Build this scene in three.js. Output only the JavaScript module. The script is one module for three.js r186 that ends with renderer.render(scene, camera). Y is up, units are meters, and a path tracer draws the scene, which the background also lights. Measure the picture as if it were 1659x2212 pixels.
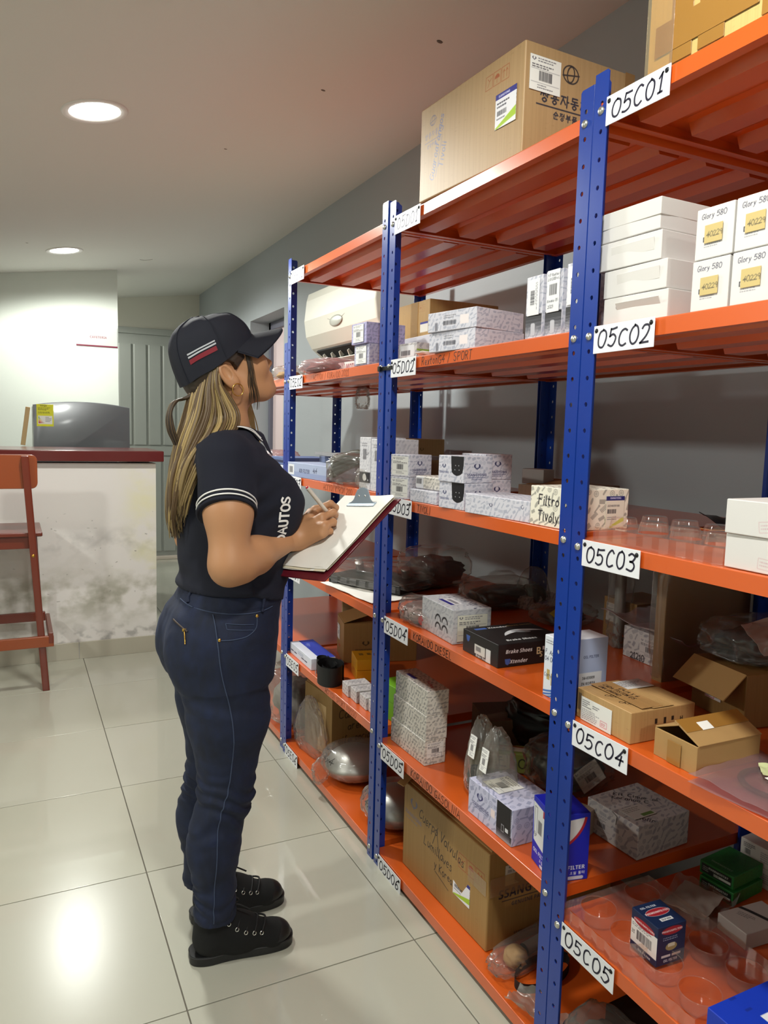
import * as THREE from 'three';
import { mergeGeometries, mergeVertices, toCreasedNormals } from 'three/addons/utils/BufferGeometryUtils.js';
import { ImprovedNoise } from 'three/addons/math/ImprovedNoise.js';

// ---------------------------------------------------------------- camera, background, exposure
const scene = new THREE.Scene();
scene.background = new THREE.Color(0.02, 0.02, 0.02);            // closed room: nothing of this is seen
const camera = new THREE.PerspectiveCamera(2 * Math.atan(1106 / 1620.07) * 180 / Math.PI, 1659 / 2212, 0.05, 40);
camera.rotation.order = 'YXZ';
camera.position.set(0, 1.35, 0);
camera.rotation.set(-0.1066, -0.4587, 0.026);
const renderer = new THREE.WebGLRenderer({ antialias: true });
renderer.toneMapping = THREE.LinearToneMapping;
renderer.toneMappingExposure = 1.9;
renderer.shadowMap.enabled = true;

// the lamps of the room: a row of recessed downlights in the sloping ceiling [x, z, candela]
const CEIL = (x) => 2.68 - 0.138 * (1.72 - x);
const LAMPS = [[0.292, -3.054, 5.2], [0.328, -5.542, 4.4], [0.30, -0.55, 3.7], [0.30, 2.0, 4.2], [-1.5, -1.8, 4.2], [0.1, -7.1, 3.6]];
const LAMP_COLOR = 0xf8faf3;

// ---------------------------------------------------------------- helpers
function mulberry(a) { return () => { a = (a + 0x6d2b79f5) | 0; let t = Math.imul(a ^ (a >>> 15), 1 | a); t = (t + Math.imul(t ^ (t >>> 7), 61 | t)) ^ t; return ((t ^ (t >>> 14)) >>> 0) / 4294967296; }; }
const perlin = new ImprovedNoise();
const fbm = (x, y, z, n = 4) => { let s = 0, a = 1; for (let i = 0; i < n; i++) { s += a * perlin.noise(x, y, z); x *= 2.03; y *= 2.03; z *= 2.03; a *= 0.5; } return s; };
const V3 = (x, y, z) => new THREE.Vector3(x, y, z);
const lerp = THREE.MathUtils.lerp, clamp = THREE.MathUtils.clamp;
const used = {};
function numbered(n) { const k = used[n] = (used[n] ?? -1) + 1; return k ? n + '_' + String(k).padStart(3, '0') : n; }
function shade(o) { o.castShadow = true; o.receiveShadow = true; return o; }
function thing(name, label, category, pos = [0, 0, 0], turn = 0, group) {
  const o = new THREE.Group(); o.name = numbered(name); o.position.set(...pos); o.rotation.y = turn; scene.add(o);
  o.userData = { label, category }; if (group) o.userData.group = group;
  return o;
}
function structure(name, label) { const o = new THREE.Group(); o.name = name; o.userData = { kind: 'structure' }; if (label) o.userData.label = label; scene.add(o); return o; }
function part(parent, name, geo, mat, o = {}) {
  const m = shade(new THREE.Mesh(geo, mat)); m.name = name;
  if (o.at) m.position.set(...o.at); if (o.turn) m.rotation.set(...o.turn);
  if (o.label) m.userData.label = o.label; if (o.kind) m.userData.kind = o.kind;
  parent.add(m); return m;
}
function move(g, x, y, z) { g.translate(x, y, z); return g; }
function box(w, h, d, x = 0, y = 0, z = 0) { return new THREE.BoxGeometry(w, h, d).translate(x, y, z); }
function merge(list) { return mergeGeometries(list.map((g) => { const n = g.index ? g.toNonIndexed() : g; for (const k of Object.keys(n.attributes)) if (!['position', 'normal', 'uv'].includes(k)) n.deleteAttribute(k); if (!n.attributes.uv) n.setAttribute('uv', new THREE.BufferAttribute(new Float32Array(n.attributes.position.count * 2), 2)); return n; })); }
function lathe(pts, seg = 24) { return new THREE.LatheGeometry(pts.map((p) => new THREE.Vector2(p[0], p[1])), seg); }
function tube(pts, r, seg = 40, rad = 8, closed = false) { return new THREE.TubeGeometry(new THREE.CatmullRomCurve3(pts.map((p) => V3(...p)), closed), seg, r, rad, closed); }

// box with rounded edges, one grid per face so that every face keeps its own uv rectangle; bulge gives cardboard its slack
function softBox(w, h, d, r = 0.002, o = {}) {
  const n = o.n ?? 4, bulge = o.bulge ?? 0, seed = o.seed ?? 1, pos = [], nor = [], uv = [], idx = [];
  const half = [w / 2, h / 2, d / 2], rr = Math.min(r, w * 0.45, h * 0.45, d * 0.45);
  const dirs = [[V3(1, 0, 0), V3(0, 0, -1), V3(0, 1, 0)], [V3(-1, 0, 0), V3(0, 0, 1), V3(0, 1, 0)], [V3(0, 1, 0), V3(1, 0, 0), V3(0, 0, -1)], [V3(0, -1, 0), V3(1, 0, 0), V3(0, 0, 1)], [V3(0, 0, 1), V3(1, 0, 0), V3(0, 1, 0)], [V3(0, 0, -1), V3(-1, 0, 0), V3(0, 1, 0)]];
  const H = V3(...half);
  dirs.forEach(([N, U, W], f) => {
    const hu = Math.abs(U.dot(H)), hw = Math.abs(W.dot(H)), hn = Math.abs(N.dot(H)), base = pos.length / 3;
    const line = (q) => { const a = [-q, -q + rr]; for (let i = 1; i < n; i++) a.push(lerp(-q + rr, q - rr, i / n)); a.push(q - rr, q); return a; };
    const us = line(hu), ws = line(hw), m = us.length, rect = o.uv?.[f] ?? [0, 0, 1, 1];
    for (const b of ws) for (const a of us) {
      const p = V3().addScaledVector(N, hn).addScaledVector(U, a).addScaledVector(W, b);
      const inner = V3(clamp(p.x, -half[0] + rr, half[0] - rr), clamp(p.y, -half[1] + rr, half[1] - rr), clamp(p.z, -half[2] + rr, half[2] - rr));
      const nn = p.clone().sub(inner).normalize(); p.copy(inner).addScaledVector(nn, rr);
      if (bulge) { const e = (1 - (a / hu) ** 2) * (1 - (b / hw) ** 2); p.addScaledVector(N, bulge * e * (0.6 + 0.8 * perlin.noise(p.x * 9 + seed, p.y * 9, p.z * 9 + f)) + bulge * 0.5 * e * perlin.noise(p.x * 30, p.y * 30 + seed, p.z * 30)); }
      pos.push(p.x, p.y, p.z); nor.push(nn.x, nn.y, nn.z);
      uv.push(lerp(rect[0], rect[2], (a + hu) / (2 * hu)), lerp(rect[1], rect[3], (b + hw) / (2 * hw)));
    }
    for (let j = 0; j < m - 1; j++) for (let i = 0; i < m - 1; i++) { const q = base + j * m + i; idx.push(q, q + 1, q + m + 1, q, q + m + 1, q + m); }
  });
  const g = new THREE.BufferGeometry();
  g.setAttribute('position', new THREE.Float32BufferAttribute(pos, 3)); g.setAttribute('normal', new THREE.Float32BufferAttribute(nor, 3)); g.setAttribute('uv', new THREE.Float32BufferAttribute(uv, 2)); g.setIndex(idx);
  return g;
}

// naive surface nets: a mesh of the zero level of f inside a box, normals from the field
function nets(f, lo, hi, cell) {
  const N = [0, 1, 2].map((i) => Math.ceil((hi[i] - lo[i]) / cell) + 1), [nx, ny, nz] = N, val = new Float32Array(nx * ny * nz);
  const at = (i, j, k) => (k * ny + j) * nx + i;
  for (let k = 0; k < nz; k++) for (let j = 0; j < ny; j++) for (let i = 0; i < nx; i++) val[at(i, j, k)] = f(lo[0] + i * cell, lo[1] + j * cell, lo[2] + k * cell);
  const vid = new Int32Array(nx * ny * nz).fill(-1), pos = [], idx = [];
  const E = []; for (let c = 0; c < 8; c++) for (const b of [1, 2, 4]) if (!(c & b)) E.push([c, c | b]);
  for (let k = 0; k < nz - 1; k++) for (let j = 0; j < ny - 1; j++) for (let i = 0; i < nx - 1; i++) {
    const v = []; let m = 0; for (let c = 0; c < 8; c++) { v[c] = val[at(i + (c & 1), j + ((c >> 1) & 1), k + (c >> 2))]; if (v[c] < 0) m |= 1 << c; }
    if (m === 0 || m === 255) continue;
    let x = 0, y = 0, z = 0, n = 0;
    for (const [a, b] of E) if ((v[a] < 0) !== (v[b] < 0)) { const t = v[a] / (v[a] - v[b]); x += (a & 1) + t * ((b & 1) - (a & 1)); y += ((a >> 1) & 1) + t * (((b >> 1) & 1) - ((a >> 1) & 1)); z += (a >> 2) + t * ((b >> 2) - (a >> 2)); n++; }
    vid[at(i, j, k)] = pos.length / 3; pos.push(lo[0] + (i + x / n) * cell, lo[1] + (j + y / n) * cell, lo[2] + (k + z / n) * cell);
  }
  const quad = (a, b, c, d, flip) => { if (a < 0 || b < 0 || c < 0 || d < 0) return; if (flip) idx.push(a, c, b, a, d, c); else idx.push(a, b, c, a, c, d); };
  for (let k = 1; k < nz - 1; k++) for (let j = 1; j < ny - 1; j++) for (let i = 1; i < nx - 1; i++) {
    const s = val[at(i, j, k)] < 0;
    if (s !== (val[at(i + 1, j, k)] < 0)) quad(vid[at(i, j - 1, k - 1)], vid[at(i, j, k - 1)], vid[at(i, j, k)], vid[at(i, j - 1, k)], !s);
    if (s !== (val[at(i, j + 1, k)] < 0)) quad(vid[at(i - 1, j, k - 1)], vid[at(i - 1, j, k)], vid[at(i, j, k)], vid[at(i, j, k - 1)], !s);
    if (s !== (val[at(i, j, k + 1)] < 0)) quad(vid[at(i - 1, j - 1, k)], vid[at(i, j - 1, k)], vid[at(i, j, k)], vid[at(i - 1, j, k)], !s);
  }
  const nor = new Float32Array(pos.length), e = cell * 0.5;
  for (let q = 0; q < pos.length; q += 3) {
    const [x, y, z] = [pos[q], pos[q + 1], pos[q + 2]];
    const g = V3(f(x + e, y, z) - f(x - e, y, z), f(x, y + e, z) - f(x, y - e, z), f(x, y, z + e) - f(x, y, z - e)).normalize();
    nor[q] = g.x; nor[q + 1] = g.y; nor[q + 2] = g.z;
  }
  const g = new THREE.BufferGeometry();
  g.setAttribute('position', new THREE.Float32BufferAttribute(pos, 3)); g.setAttribute('normal', new THREE.BufferAttribute(nor, 3)); g.setIndex(idx);
  const uv = new Float32Array(pos.length / 3 * 2); for (let i = 0; i < pos.length / 3; i++) { uv[2 * i] = pos[3 * i] + pos[3 * i + 2]; uv[2 * i + 1] = pos[3 * i + 1]; }
  g.setAttribute('uv', new THREE.BufferAttribute(uv, 2));
  return g;
}
const smin = (a, b, k) => { const h = Math.max(k - Math.abs(a - b), 0) / k; return Math.min(a, b) - h * h * k * 0.25; };
function cap(x, y, z, a, b, ra, rb) {   // tapered capsule distance
  const bx = b[0] - a[0], by = b[1] - a[1], bz = b[2] - a[2], px = x - a[0], py = y - a[1], pz = z - a[2];
  const t = clamp((px * bx + py * by + pz * bz) / (bx * bx + by * by + bz * bz), 0, 1);
  return Math.hypot(px - t * bx, py - t * by, pz - t * bz) - lerp(ra, rb, t);
}
const ell = (x, y, z, c, r) => { const k = Math.hypot((x - c[0]) / r[0], (y - c[1]) / r[1], (z - c[2]) / r[2]); return (k - 1) * Math.min(r[0], r[1], r[2]); };

// ---------------------------------------------------------------- a single-stroke alphabet, cap height 10; "~" marks a smooth stroke
const GLYPHS = {
  0: '~3.5,10 1.1,8.6 .3,5 1.2,1.4 3.3,0 5.6,1.3 6.6,5 5.8,8.6 3.2,10.1', 1: '~.4,7.6 2.6,10|2.6,10 2.4,0|.8,0 4,.2', 2: '~.5,8 2,9.8 4.5,9.8 5.8,7.6 4,4 .3,.3|.3,.3 6.6,.5', 3: '~.6,9 3,10 5.4,8.4 4.4,6.2 2,5.4|~2,5.4 5,5 6,2.6 4,.2 .5,.8', 4: '~5.4,10 3.2,6.4 .3,3.6|.3,3.6 6.8,4|4.7,6.2 4.4,0', 5: '~1.3,9.8 3,9.7 6.2,10|1.3,9.8 1,5.6|~1,5.6 3.6,6.4 6,4.4 5.4,1.4 3,0 .4,.8',
  6: '~5.4,10 2.4,7.6 .6,3.4 1.6,.4 4.4,.2 5.8,2.4 4.6,5 2,4.6 .8,3', 7: '.4,9.8 6,9.8 2.4,0|1.8,5 5,5', 8: '~5.6,8.6 3,10 .8,8 3,5.4 5.8,2.6 3.4,0 .5,2.2 3,5 5.4,7 5.2,8.8', 9: '~5.6,7.8 3.2,10 .8,8 1.6,5.4 4.2,5.4 5.6,8|5.6,8 4.8,0', A: '.2,0 3.4,10 6.6,0|1.4,3.6 5.6,3.6', B: '.8,0 .8,10|~.8,10 4.6,9.6 5.2,7.4 3.6,5.4 .8,5.2|~.8,5.2 5,5 6.2,2.6 4.4,.2 .8,0',
  C: '~6,8.8 4,10 1.6,8.4 .6,4.8 1.4,1.2 3.6,0 6,1.2', D: '1,0 1,10|~1,10 4.8,9 6.6,5 5,1 1,0', E: '.8,0 .8,10|.8,10 5.4,10|.8,5.2 4.6,5.2|.8,0 5.6,0', F: '.8,0 .8,10|.8,10 5.4,10|.8,5.4 4.4,5.4', G: '~6.2,8.8 4,10 1.6,8.4 .6,4.8 1.6,1 4,0 6.2,1.6 6.2,4|6.2,4.2 3.8,4.2', H: '.8,0 .8,10|6,0 6,10|.8,5 6,5',
  I: '1.2,0 1.2,10', J: '~4.4,10 4.4,2.4 2.8,0 .6,1.6', K: '.8,0 .8,10|5.8,10 .8,4.6 6,0', L: '.8,10 .8,0 5.2,0', M: '.6,0 1.4,10 4,3 6.6,10 7.4,0', N: '.8,0 .8,10 6,0 6,10',
  O: '~3.6,10 1.2,8.6 .4,5 1.2,1.4 3.6,0 6,1.4 6.8,5 6,8.6 3.4,10', P: '.8,0 .8,10|~.8,10 5,9.6 5.6,7 4,5 .8,4.6', Q: '~3.6,10 1.2,8.6 .4,5 1.2,1.4 3.6,0 6,1.4 6.8,5 6,8.6 3.4,10|4.4,2.6 7,-.6', R: '.8,0 .8,10|~.8,10 5,9.6 5.4,7.2 3.8,5.4 .8,5|2.6,5 6,0', S: '~5.6,8.8 3.2,10 .8,8.4 1.8,6 4.6,4.4 5.6,2 3.4,0 .5,1.4', T: '.2,10 6.4,10|3.3,10 3.1,0',
  U: '~.8,10 .8,3 2,.3 4.6,.3 6,3 6,10', V: '.3,10 3.3,0 6.2,10', W: '.3,10 2.2,0 4.4,7 6.4,0 8.6,10', X: '.4,0 5.8,10|.4,10 6,0', Y: '.3,10 3.2,5 6,10|3.2,5 3,0', Z: '.5,10 5.8,10 .5,0 6,0',
  a: '~4.6,5.4 2.4,6 .6,3.6 1.2,.6 3,.2 4.6,2.6|~4.6,6 4.6,1 5.4,.2', b: '.8,10 .8,0|~.8,3.6 2.4,6 4.6,4.6 4.4,1.2 2.4,0 .8,1.4', c: '~4.4,5.2 2.6,6 .8,4 1,1 2.8,0 4.6,1', d: '5.6.4.8,10 4.8,0|~4.8,3.6 3,6 .8,4.4 1,1.2 3,0 4.8,2', e: '~.9,3.2 4.4,3.4 3.6,5.8 1.6,5.6 .7,2.8 2.2,.1 4.6,1', f: '~4,9.6 2.4,10 1.7,8 1.6,0|.3,5.6 3.6,5.8',
  g: '~4.4,5.2 2.4,6 .6,3.8 2,1.2 4.4,3|~4.6,6 4.4,-2 2.4,-3.6 .4,-2.4', h: '.8,10 .8,0|~.8,3.6 2.6,6 4.2,5 4.5,0', i: '1.1,6 1.2,0|1.1,8.4 1.3,8.7', j: '~1.8,6 1.8,-2 .4,-3.4', k: '.8,10 .8,0|4.4,6 .8,2.6 4.6,0', l: '~1,10 1,1 2,.1',
  m: '.8,6 .8,0|~.8,4 2.2,6 3.6,5 3.8,0|~3.8,4 5.4,6 6.8,5 7,0', n: '.8,6 .8,0|~.8,3.8 2.6,6 4.2,5 4.6,0', o: '~2.6,6 .8,4.6 .7,1.6 2.4,0 4.4,1.4 4.6,4.4 2.5,6', p: '.8,6 .6,-3.6|~.8,4 2.6,6 4.6,4.6 4.2,1.2 2.4,.2 .8,1.4', q: '~4.4,5.2 2.4,6 .6,3.8 2,.6 4.4,3|4.6,6 4.4,-3.6', r: '.8,6 .8,0|~.8,3.6 2.2,5.8 4,5.6',
  s: '~4,5.4 2.2,6 1,4.6 3.4,2.8 3.8,.8 2,0 .5,.8', t: '~1.8,9 1.7,1.4 3.4,.2|.3,6.2 3.6,6.4', u: '~.8,6 .8,1.4 2.4,0 4.4,2|4.6,6 4.7,0', v: '.4,6 2.4,0 4.6,6', w: '.4,6 2,0 3.6,5 5.2,0 6.8,6', x: '.4,6 4.6,0|4.6,6 .4,0',
  y: '.4,6 2.6,.6|~4.6,6 2.6,-.6 .6,-3.4', z: '.6,6 4.6,6 .6,0 4.8,0', '/': '.4,-1 4.6,10.5', '-': '.8,4.6 4.4,4.6', '.': '.8,.2 1.2,.2',
};
const HANGUL = {  // strokes on a 10 x 10 block
  쌍: '2,9.5 .4,5.4|2,8 3.6,5.4|5,9.5 3.4,5.4|5,8 6.4,5.4|8,10 8,4.4|8,7.2 9.8,7.2|~5,3.6 2.6,1.8 5,0 7.4,1.8 5,3.6', 용: '~5,10 2.6,8.4 5,6.8 7.4,8.4 5,10|3.6,6.6 3.6,5|6.4,6.6 6.4,5|.6,4.8 9.4,4.8|~5,3.6 2.8,1.8 5,0 7.2,1.8 5,3.6', 자: '.6,9 6,9|3.4,9 .6,2|3.4,6.4 6,2.6|7.8,10 7.8,0|7.8,5 9.8,5', 동: '8,9.8 2,9.8 2,7.2 8,7.2|5,7 5,5|.6,4.8 9.4,4.8|~5,3.6 2.8,1.8 5,0 7.2,1.8 5,3.6', 차: '2.6,10 4,10|.6,8.2 6,8.2|3.4,8.2 .6,2|3.4,6 6,2.6|7.8,10 7.8,0|7.8,5 9.8,5',
  순: '5,10 2,7|5,9 8,7|.6,5.6 9.4,5.6|5,5.6 5,3.4|2,3.4 2,.4 8.4,.4', 정: '.8,9.4 5.6,9.4|3.2,9.4 .8,5|3.2,7.4 5.6,5|8.4,10 8.4,4.4|6.2,7.2 8.4,7.2|~5.4,3.6 3.2,1.8 5.4,0 7.6,1.8 5.4,3.6', 부: '2.4,10 2.4,6.4 7.6,6.4 7.6,10|2.4,8.2 7.6,8.2|.6,4.6 9.4,4.6|5,4.6 5,0', 품: '1.6,9.8 8.4,9.8|3.2,9.6 3.2,7.2|6.8,9.6 6.8,7.2|1.6,7 8.4,7|.6,5.2 9.4,5.2|5,5.2 5,3.6|2.4,3.4 7.6,3.4 7.6,.4 2.4,.4 2.4,3.4',
  오: '~5,9.6 2.8,7.6 5,5.6 7.2,7.6 5,9.6|5,5 5,2.6|.6,2.4 9.4,2.4', 일: '~3.2,9.8 1,7.8 3.2,5.8 5.4,7.8 3.2,9.8|8.2,10 8.2,5.4|2,4.6 8.4,4.6 8.4,2.6 2.2,2.6 2.2,.4 8.8,.4', 필: '.8,9.6 6,9.6|2.2,9.4 2.2,6.4|4.6,9.4 4.6,6.4|.8,6.2 6,6.2|8.4,10 8.4,5.4|2,4.6 8.4,4.6 8.4,2.6 2.2,2.6 2.2,.4 8.8,.4', 터: '5.4,9.4 1,9.4 1,3 5.6,3|1,6.2 5,6.2|8.4,10 8.4,0|6,5.4 8.4,5.4',
};
function glyph(ch) {
  if (HANGUL[ch]) return [11, HANGUL[ch].split('|')];
  const s = GLYPHS[ch] ?? GLYPHS[ch.toUpperCase()] ?? '';
  const w = ch === ' ' ? 4 : ch === '1' ? 4.6 : /[il.I]/.test(ch) ? 2.8 : /[mMwW]/.test(ch) ? 8.2 : /[a-z]/.test(ch) ? 5.4 : 7;
  return [w, s ? s.split('|') : []];
}
function smooth(pts, closed) {
  const out = [], P = (i) => pts[clamp(i, 0, pts.length - 1)];
  for (let i = 0; i < pts.length - 1; i++) for (let k = 0; k < 6; k++) {
    const t = k / 6, [a, b, c, d] = [P(i - 1), P(i), P(i + 1), P(i + 2)];
    out.push([0, 1].map((q) => 0.5 * (2 * b[q] + (c[q] - a[q]) * t + (2 * a[q] - 5 * b[q] + 4 * c[q] - d[q]) * t * t + (3 * b[q] - a[q] - 3 * c[q] + d[q]) * t * t * t)));
  }
  out.push(pts[pts.length - 1]); return out;
}
// polylines of a line of handwriting, cap height size, first letter at (x, y)
function writing(text, size, o = {}) {
  const k = size / 10, rnd = mulberry(o.seed ?? 7), wob = o.wobble ?? 0.35, slant = o.slant ?? 0.08, track = o.track ?? 1, lines = []; let x = 0;
  for (const ch of text) {
    const [w, st] = glyph(ch), dy = (rnd() - 0.5) * wob * 2, sc = 1 + (rnd() - 0.5) * 0.12 * (wob > 0 ? 1 : 0);
    for (const s of st) if (s) {
      let p = s.replace('~', '').trim().split(' ').map((q) => q.split(',').map(Number)).map(([a, b]) => [a + (rnd() - 0.5) * wob, b * sc + dy + (rnd() - 0.5) * wob]);
      if (s[0] === '~') p = smooth(p);
      lines.push(p.map(([a, b]) => [(x + a + b * slant) * k, b * k]));
    }
    x += w * track + (o.gap ?? 0.8);
  }
  lines.width = x * k; return lines;
}
// ink lying on a surface: a flat ribbon along every stroke, in the xy plane, facing +z
function ink(lines, w) {
  const pos = [], idx = [];
  for (const l of lines) {
    const n = l.length; if (n < 2) continue; const base = pos.length / 3;
    l.forEach((p, i) => { const a = l[Math.max(0, i - 1)], b = l[Math.min(n - 1, i + 1)], dx = b[0] - a[0], dy = b[1] - a[1], q = Math.hypot(dx, dy) || 1; const ex = i === 0 ? -dx / q * w * 0.4 : i === n - 1 ? dx / q * w * 0.4 : 0, ey = i === 0 ? -dy / q * w * 0.4 : i === n - 1 ? dy / q * w * 0.4 : 0; const k = w / 2; pos.push(p[0] + ex - dy / q * k, p[1] + ey + dx / q * k, 0, p[0] + ex + dy / q * k, p[1] + ey - dx / q * k, 0); });
    for (let i = 0; i < n - 1; i++) { const q = base + 2 * i; idx.push(q, q + 1, q + 3, q, q + 3, q + 2); }
  }
  const g = new THREE.BufferGeometry(); g.setAttribute('position', new THREE.Float32BufferAttribute(pos, 3)); g.setIndex(idx); g.computeVertexNormals();
  g.setAttribute('uv', new THREE.BufferAttribute(new Float32Array(pos.length / 3 * 2), 2)); return g;
}
// ---------------------------------------------------------------- textures: one set of print sheets for all cartons and labels
class Sheet {
  constructor() { this.pages = []; this.open(); }
  open() { const c = document.createElement('canvas'); c.width = c.height = 2048; this.c = c; this.g = c.getContext('2d'); this.x = this.y = this.row = 0; const t = new THREE.CanvasTexture(c); t.colorSpace = THREE.SRGBColorSpace; t.magFilter = THREE.LinearFilter; this.pages.push({ t }); }
  // a face of w x h millimetres, drawn by draw(context, w, h) in millimetres, y down
  face(w, h, ppm, draw) {
    const k = ppm / 1000, W = Math.max(4, Math.ceil(w * k)), H = Math.max(4, Math.ceil(h * k)), m = 3;
    if (this.x + W + 2 * m > 2048) { this.x = 0; this.y += this.row; this.row = 0; }
    if (this.y + H + 2 * m > 2048) this.open();
    const g = this.g; g.save(); g.beginPath(); g.rect(this.x, this.y, W + 2 * m, H + 2 * m); g.clip(); g.translate(this.x + m, this.y + m); g.scale(W / w, H / h);
    draw(g, w, h); g.restore();
    const u0 = (this.x + m) / 2048, v0 = 1 - (this.y + m + H) / 2048, u1 = (this.x + m + W) / 2048, v1 = 1 - (this.y + m) / 2048;
    this.x += W + 2 * m; this.row = Math.max(this.row, H + 2 * m);
    return { page: this.pages.length - 1, uv: [u0, v0, u1, v1] };
  }
}
const SHEET = new Sheet();
const grain = (() => {   // fine paper and paint relief
  const n = 256, d = new Uint8Array(n * n * 4), r = mulberry(5);
  for (let i = 0; i < n * n; i++) { const v = 128 + (r() - 0.5) * 90; d.set([v, v, v, 255], i * 4); }
  const t = new THREE.DataTexture(d, n, n); t.wrapS = t.wrapT = THREE.RepeatWrapping; t.magFilter = THREE.LinearFilter; t.needsUpdate = true; return t;
})();
const grainAt = (k) => { const t = grain.clone(); t.repeat.set(k, k); t.needsUpdate = true; return t; };

const STD = (o) => new THREE.MeshStandardMaterial(o), PHY = (o) => new THREE.MeshPhysicalMaterial(o);
const PRINT = [];
const printMat = (page) => PRINT[page] ??= STD({ name: 'printed_card', map: SHEET.pages[page].t, roughness: 0.5 });
const M = {
  orange: PHY({ name: 'orange_enamel', color: 0xd25a1a, roughness: 0.32, clearcoat: 0.7, clearcoatRoughness: 0.24 }),
  blue: PHY({ name: 'blue_enamel', color: 0x0e3690, roughness: 0.3, clearcoat: 0.4, clearcoatRoughness: 0.22 }),
  zinc: STD({ name: 'zinc', color: 0xc9c8c0, roughness: 0.32, metalness: 0.9 }),
  darkMetal: STD({ name: 'dark_metal', color: 0x2a2a2c, roughness: 0.4, metalness: 0.7 }),
  black: STD({ name: 'black_rubber', color: 0x101012, roughness: 0.62 }),
  blackGloss: STD({ name: 'black_plastic', color: 0x0b0b0d, roughness: 0.3 }),
  plate: STD({ name: 'white_plate', color: 0xe9e9ee, roughness: 0.42 }),
  marker: STD({ name: 'marker_ink', color: 0x17122c, roughness: 0.6 }),
  markerBlack: STD({ name: 'black_ink', color: 0x15110f, roughness: 0.6 }),
  markerFaint: STD({ name: 'rubbed_ink', color: 0x7d3a1e, roughness: 0.6 }),
  inkGlare: STD({ name: 'glare_washed_ink', color: 0x9d9cab, roughness: 0.6 }),  // lamp glare on the top plates, put into a paler ink colour
  whiteCard: STD({ name: 'white_card', color: 0xd9d5d1, roughness: 0.6 }),
  paper: STD({ name: 'paper', color: 0xf1efe9, roughness: 0.8, side: THREE.DoubleSide }),
  paperCream: STD({ name: 'cream_paper', color: 0xe5dcc4, roughness: 0.8, side: THREE.DoubleSide }),
  kraft: STD({ name: 'kraft', color: 0xb08a55, roughness: 0.75, side: THREE.DoubleSide, bumpMap: grainAt(6), bumpScale: 0.0003 }),
  kraftDark: STD({ name: 'dark_kraft', color: 0x8f6b40, roughness: 0.8, side: THREE.DoubleSide }),
  kraftPale: STD({ name: 'pale_kraft', color: 0xc2a578, roughness: 0.8, side: THREE.DoubleSide }),
  tape: PHY({ name: 'brown_tape', color: 0x9c7033, roughness: 0.25, clearcoat: 0.5, clearcoatRoughness: 0.2 }),
  tapeClear: PHY({ name: 'clear_tape', color: 0xf4ead2, roughness: 0.14, transmission: 0.9, thickness: 0, ior: 1.5 }),
  film: PHY({ name: 'clear_film', color: 0xf3f1ee, roughness: 0.16, transmission: 0.94, thickness: 0, ior: 1.5, side: THREE.DoubleSide }),
  filmHazy: PHY({ name: 'hazy_film', color: 0xe6e4dd, roughness: 0.27, transmission: 0.93, thickness: 0, ior: 1.5, side: THREE.DoubleSide }),
  filmPink: PHY({ name: 'pink_film', color: 0xeedcde, roughness: 0.26, transmission: 0.9, thickness: 0, ior: 1.45, side: THREE.DoubleSide }),
  blister: PHY({ name: 'clear_blister', color: 0xfdf8f4, roughness: 0.06, transmission: 0.97, thickness: 0, ior: 1.5, side: THREE.DoubleSide }),
  silver: PHY({ name: 'cast_aluminium', color: 0xb9bab8, roughness: 0.42, metalness: 0.85 }),
  chrome: STD({ name: 'bright_steel', color: 0xd7d6d0, roughness: 0.2, metalness: 1 }),
  brass: STD({ name: 'brass', color: 0xb98d3c, roughness: 0.3, metalness: 0.9 }),
  olive: PHY({ name: 'olive_part', color: 0x3c3b30, roughness: 0.5 }),
  green: STD({ name: 'green_card', color: 0x6fae1c, roughness: 0.5 }),
  maroon: STD({ name: 'maroon_board', color: 0x5e1020, roughness: 0.45 }),
  chromeClip: PHY({ name: 'clip_steel', color: 0xb4c4d2, roughness: 0.25, metalness: 0.35 }),
  redPlastic: STD({ name: 'red_plastic', color: 0xb80f22, roughness: 0.35 }),
  ivory: STD({ name: 'ivory_plastic', color: 0xe2e2d6, roughness: 0.35 }),
  skin: PHY({ name: 'skin', color: 0xb98660, roughness: 0.5, sheen: 0.15, sheenColor: new THREE.Color(0xffc8a0), sheenRoughness: 0.5 }),
  lips: STD({ name: 'lips', color: 0xa45a4a, roughness: 0.42 }),
  navy: PHY({ name: 'navy_pique', color: 0x0a0e22, roughness: 0.85, sheen: 0.25, sheenColor: new THREE.Color(0x2a3766), sheenRoughness: 0.6, bumpMap: grainAt(60), bumpScale: 0.0006 }),
  navyCap: PHY({ name: 'navy_twill', color: 0x090d1f, roughness: 0.75, sheen: 0.2, sheenColor: new THREE.Color(0x2a3766), sheenRoughness: 0.5, bumpMap: grainAt(60), bumpScale: 0.0005 }),
  white: STD({ name: 'white_thread', color: 0xf2f0ee, roughness: 0.7 }),
  canvasBlack: PHY({ name: 'black_canvas', color: 0x0a0a0b, roughness: 0.9, bumpMap: grainAt(50), bumpScale: 0.0005 }),
  soleBlack: STD({ name: 'black_sole', color: 0x111113, roughness: 0.45 }),
  gold: STD({ name: 'gold', color: 0xe2b45c, roughness: 0.22, metalness: 1 }),
};
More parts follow.
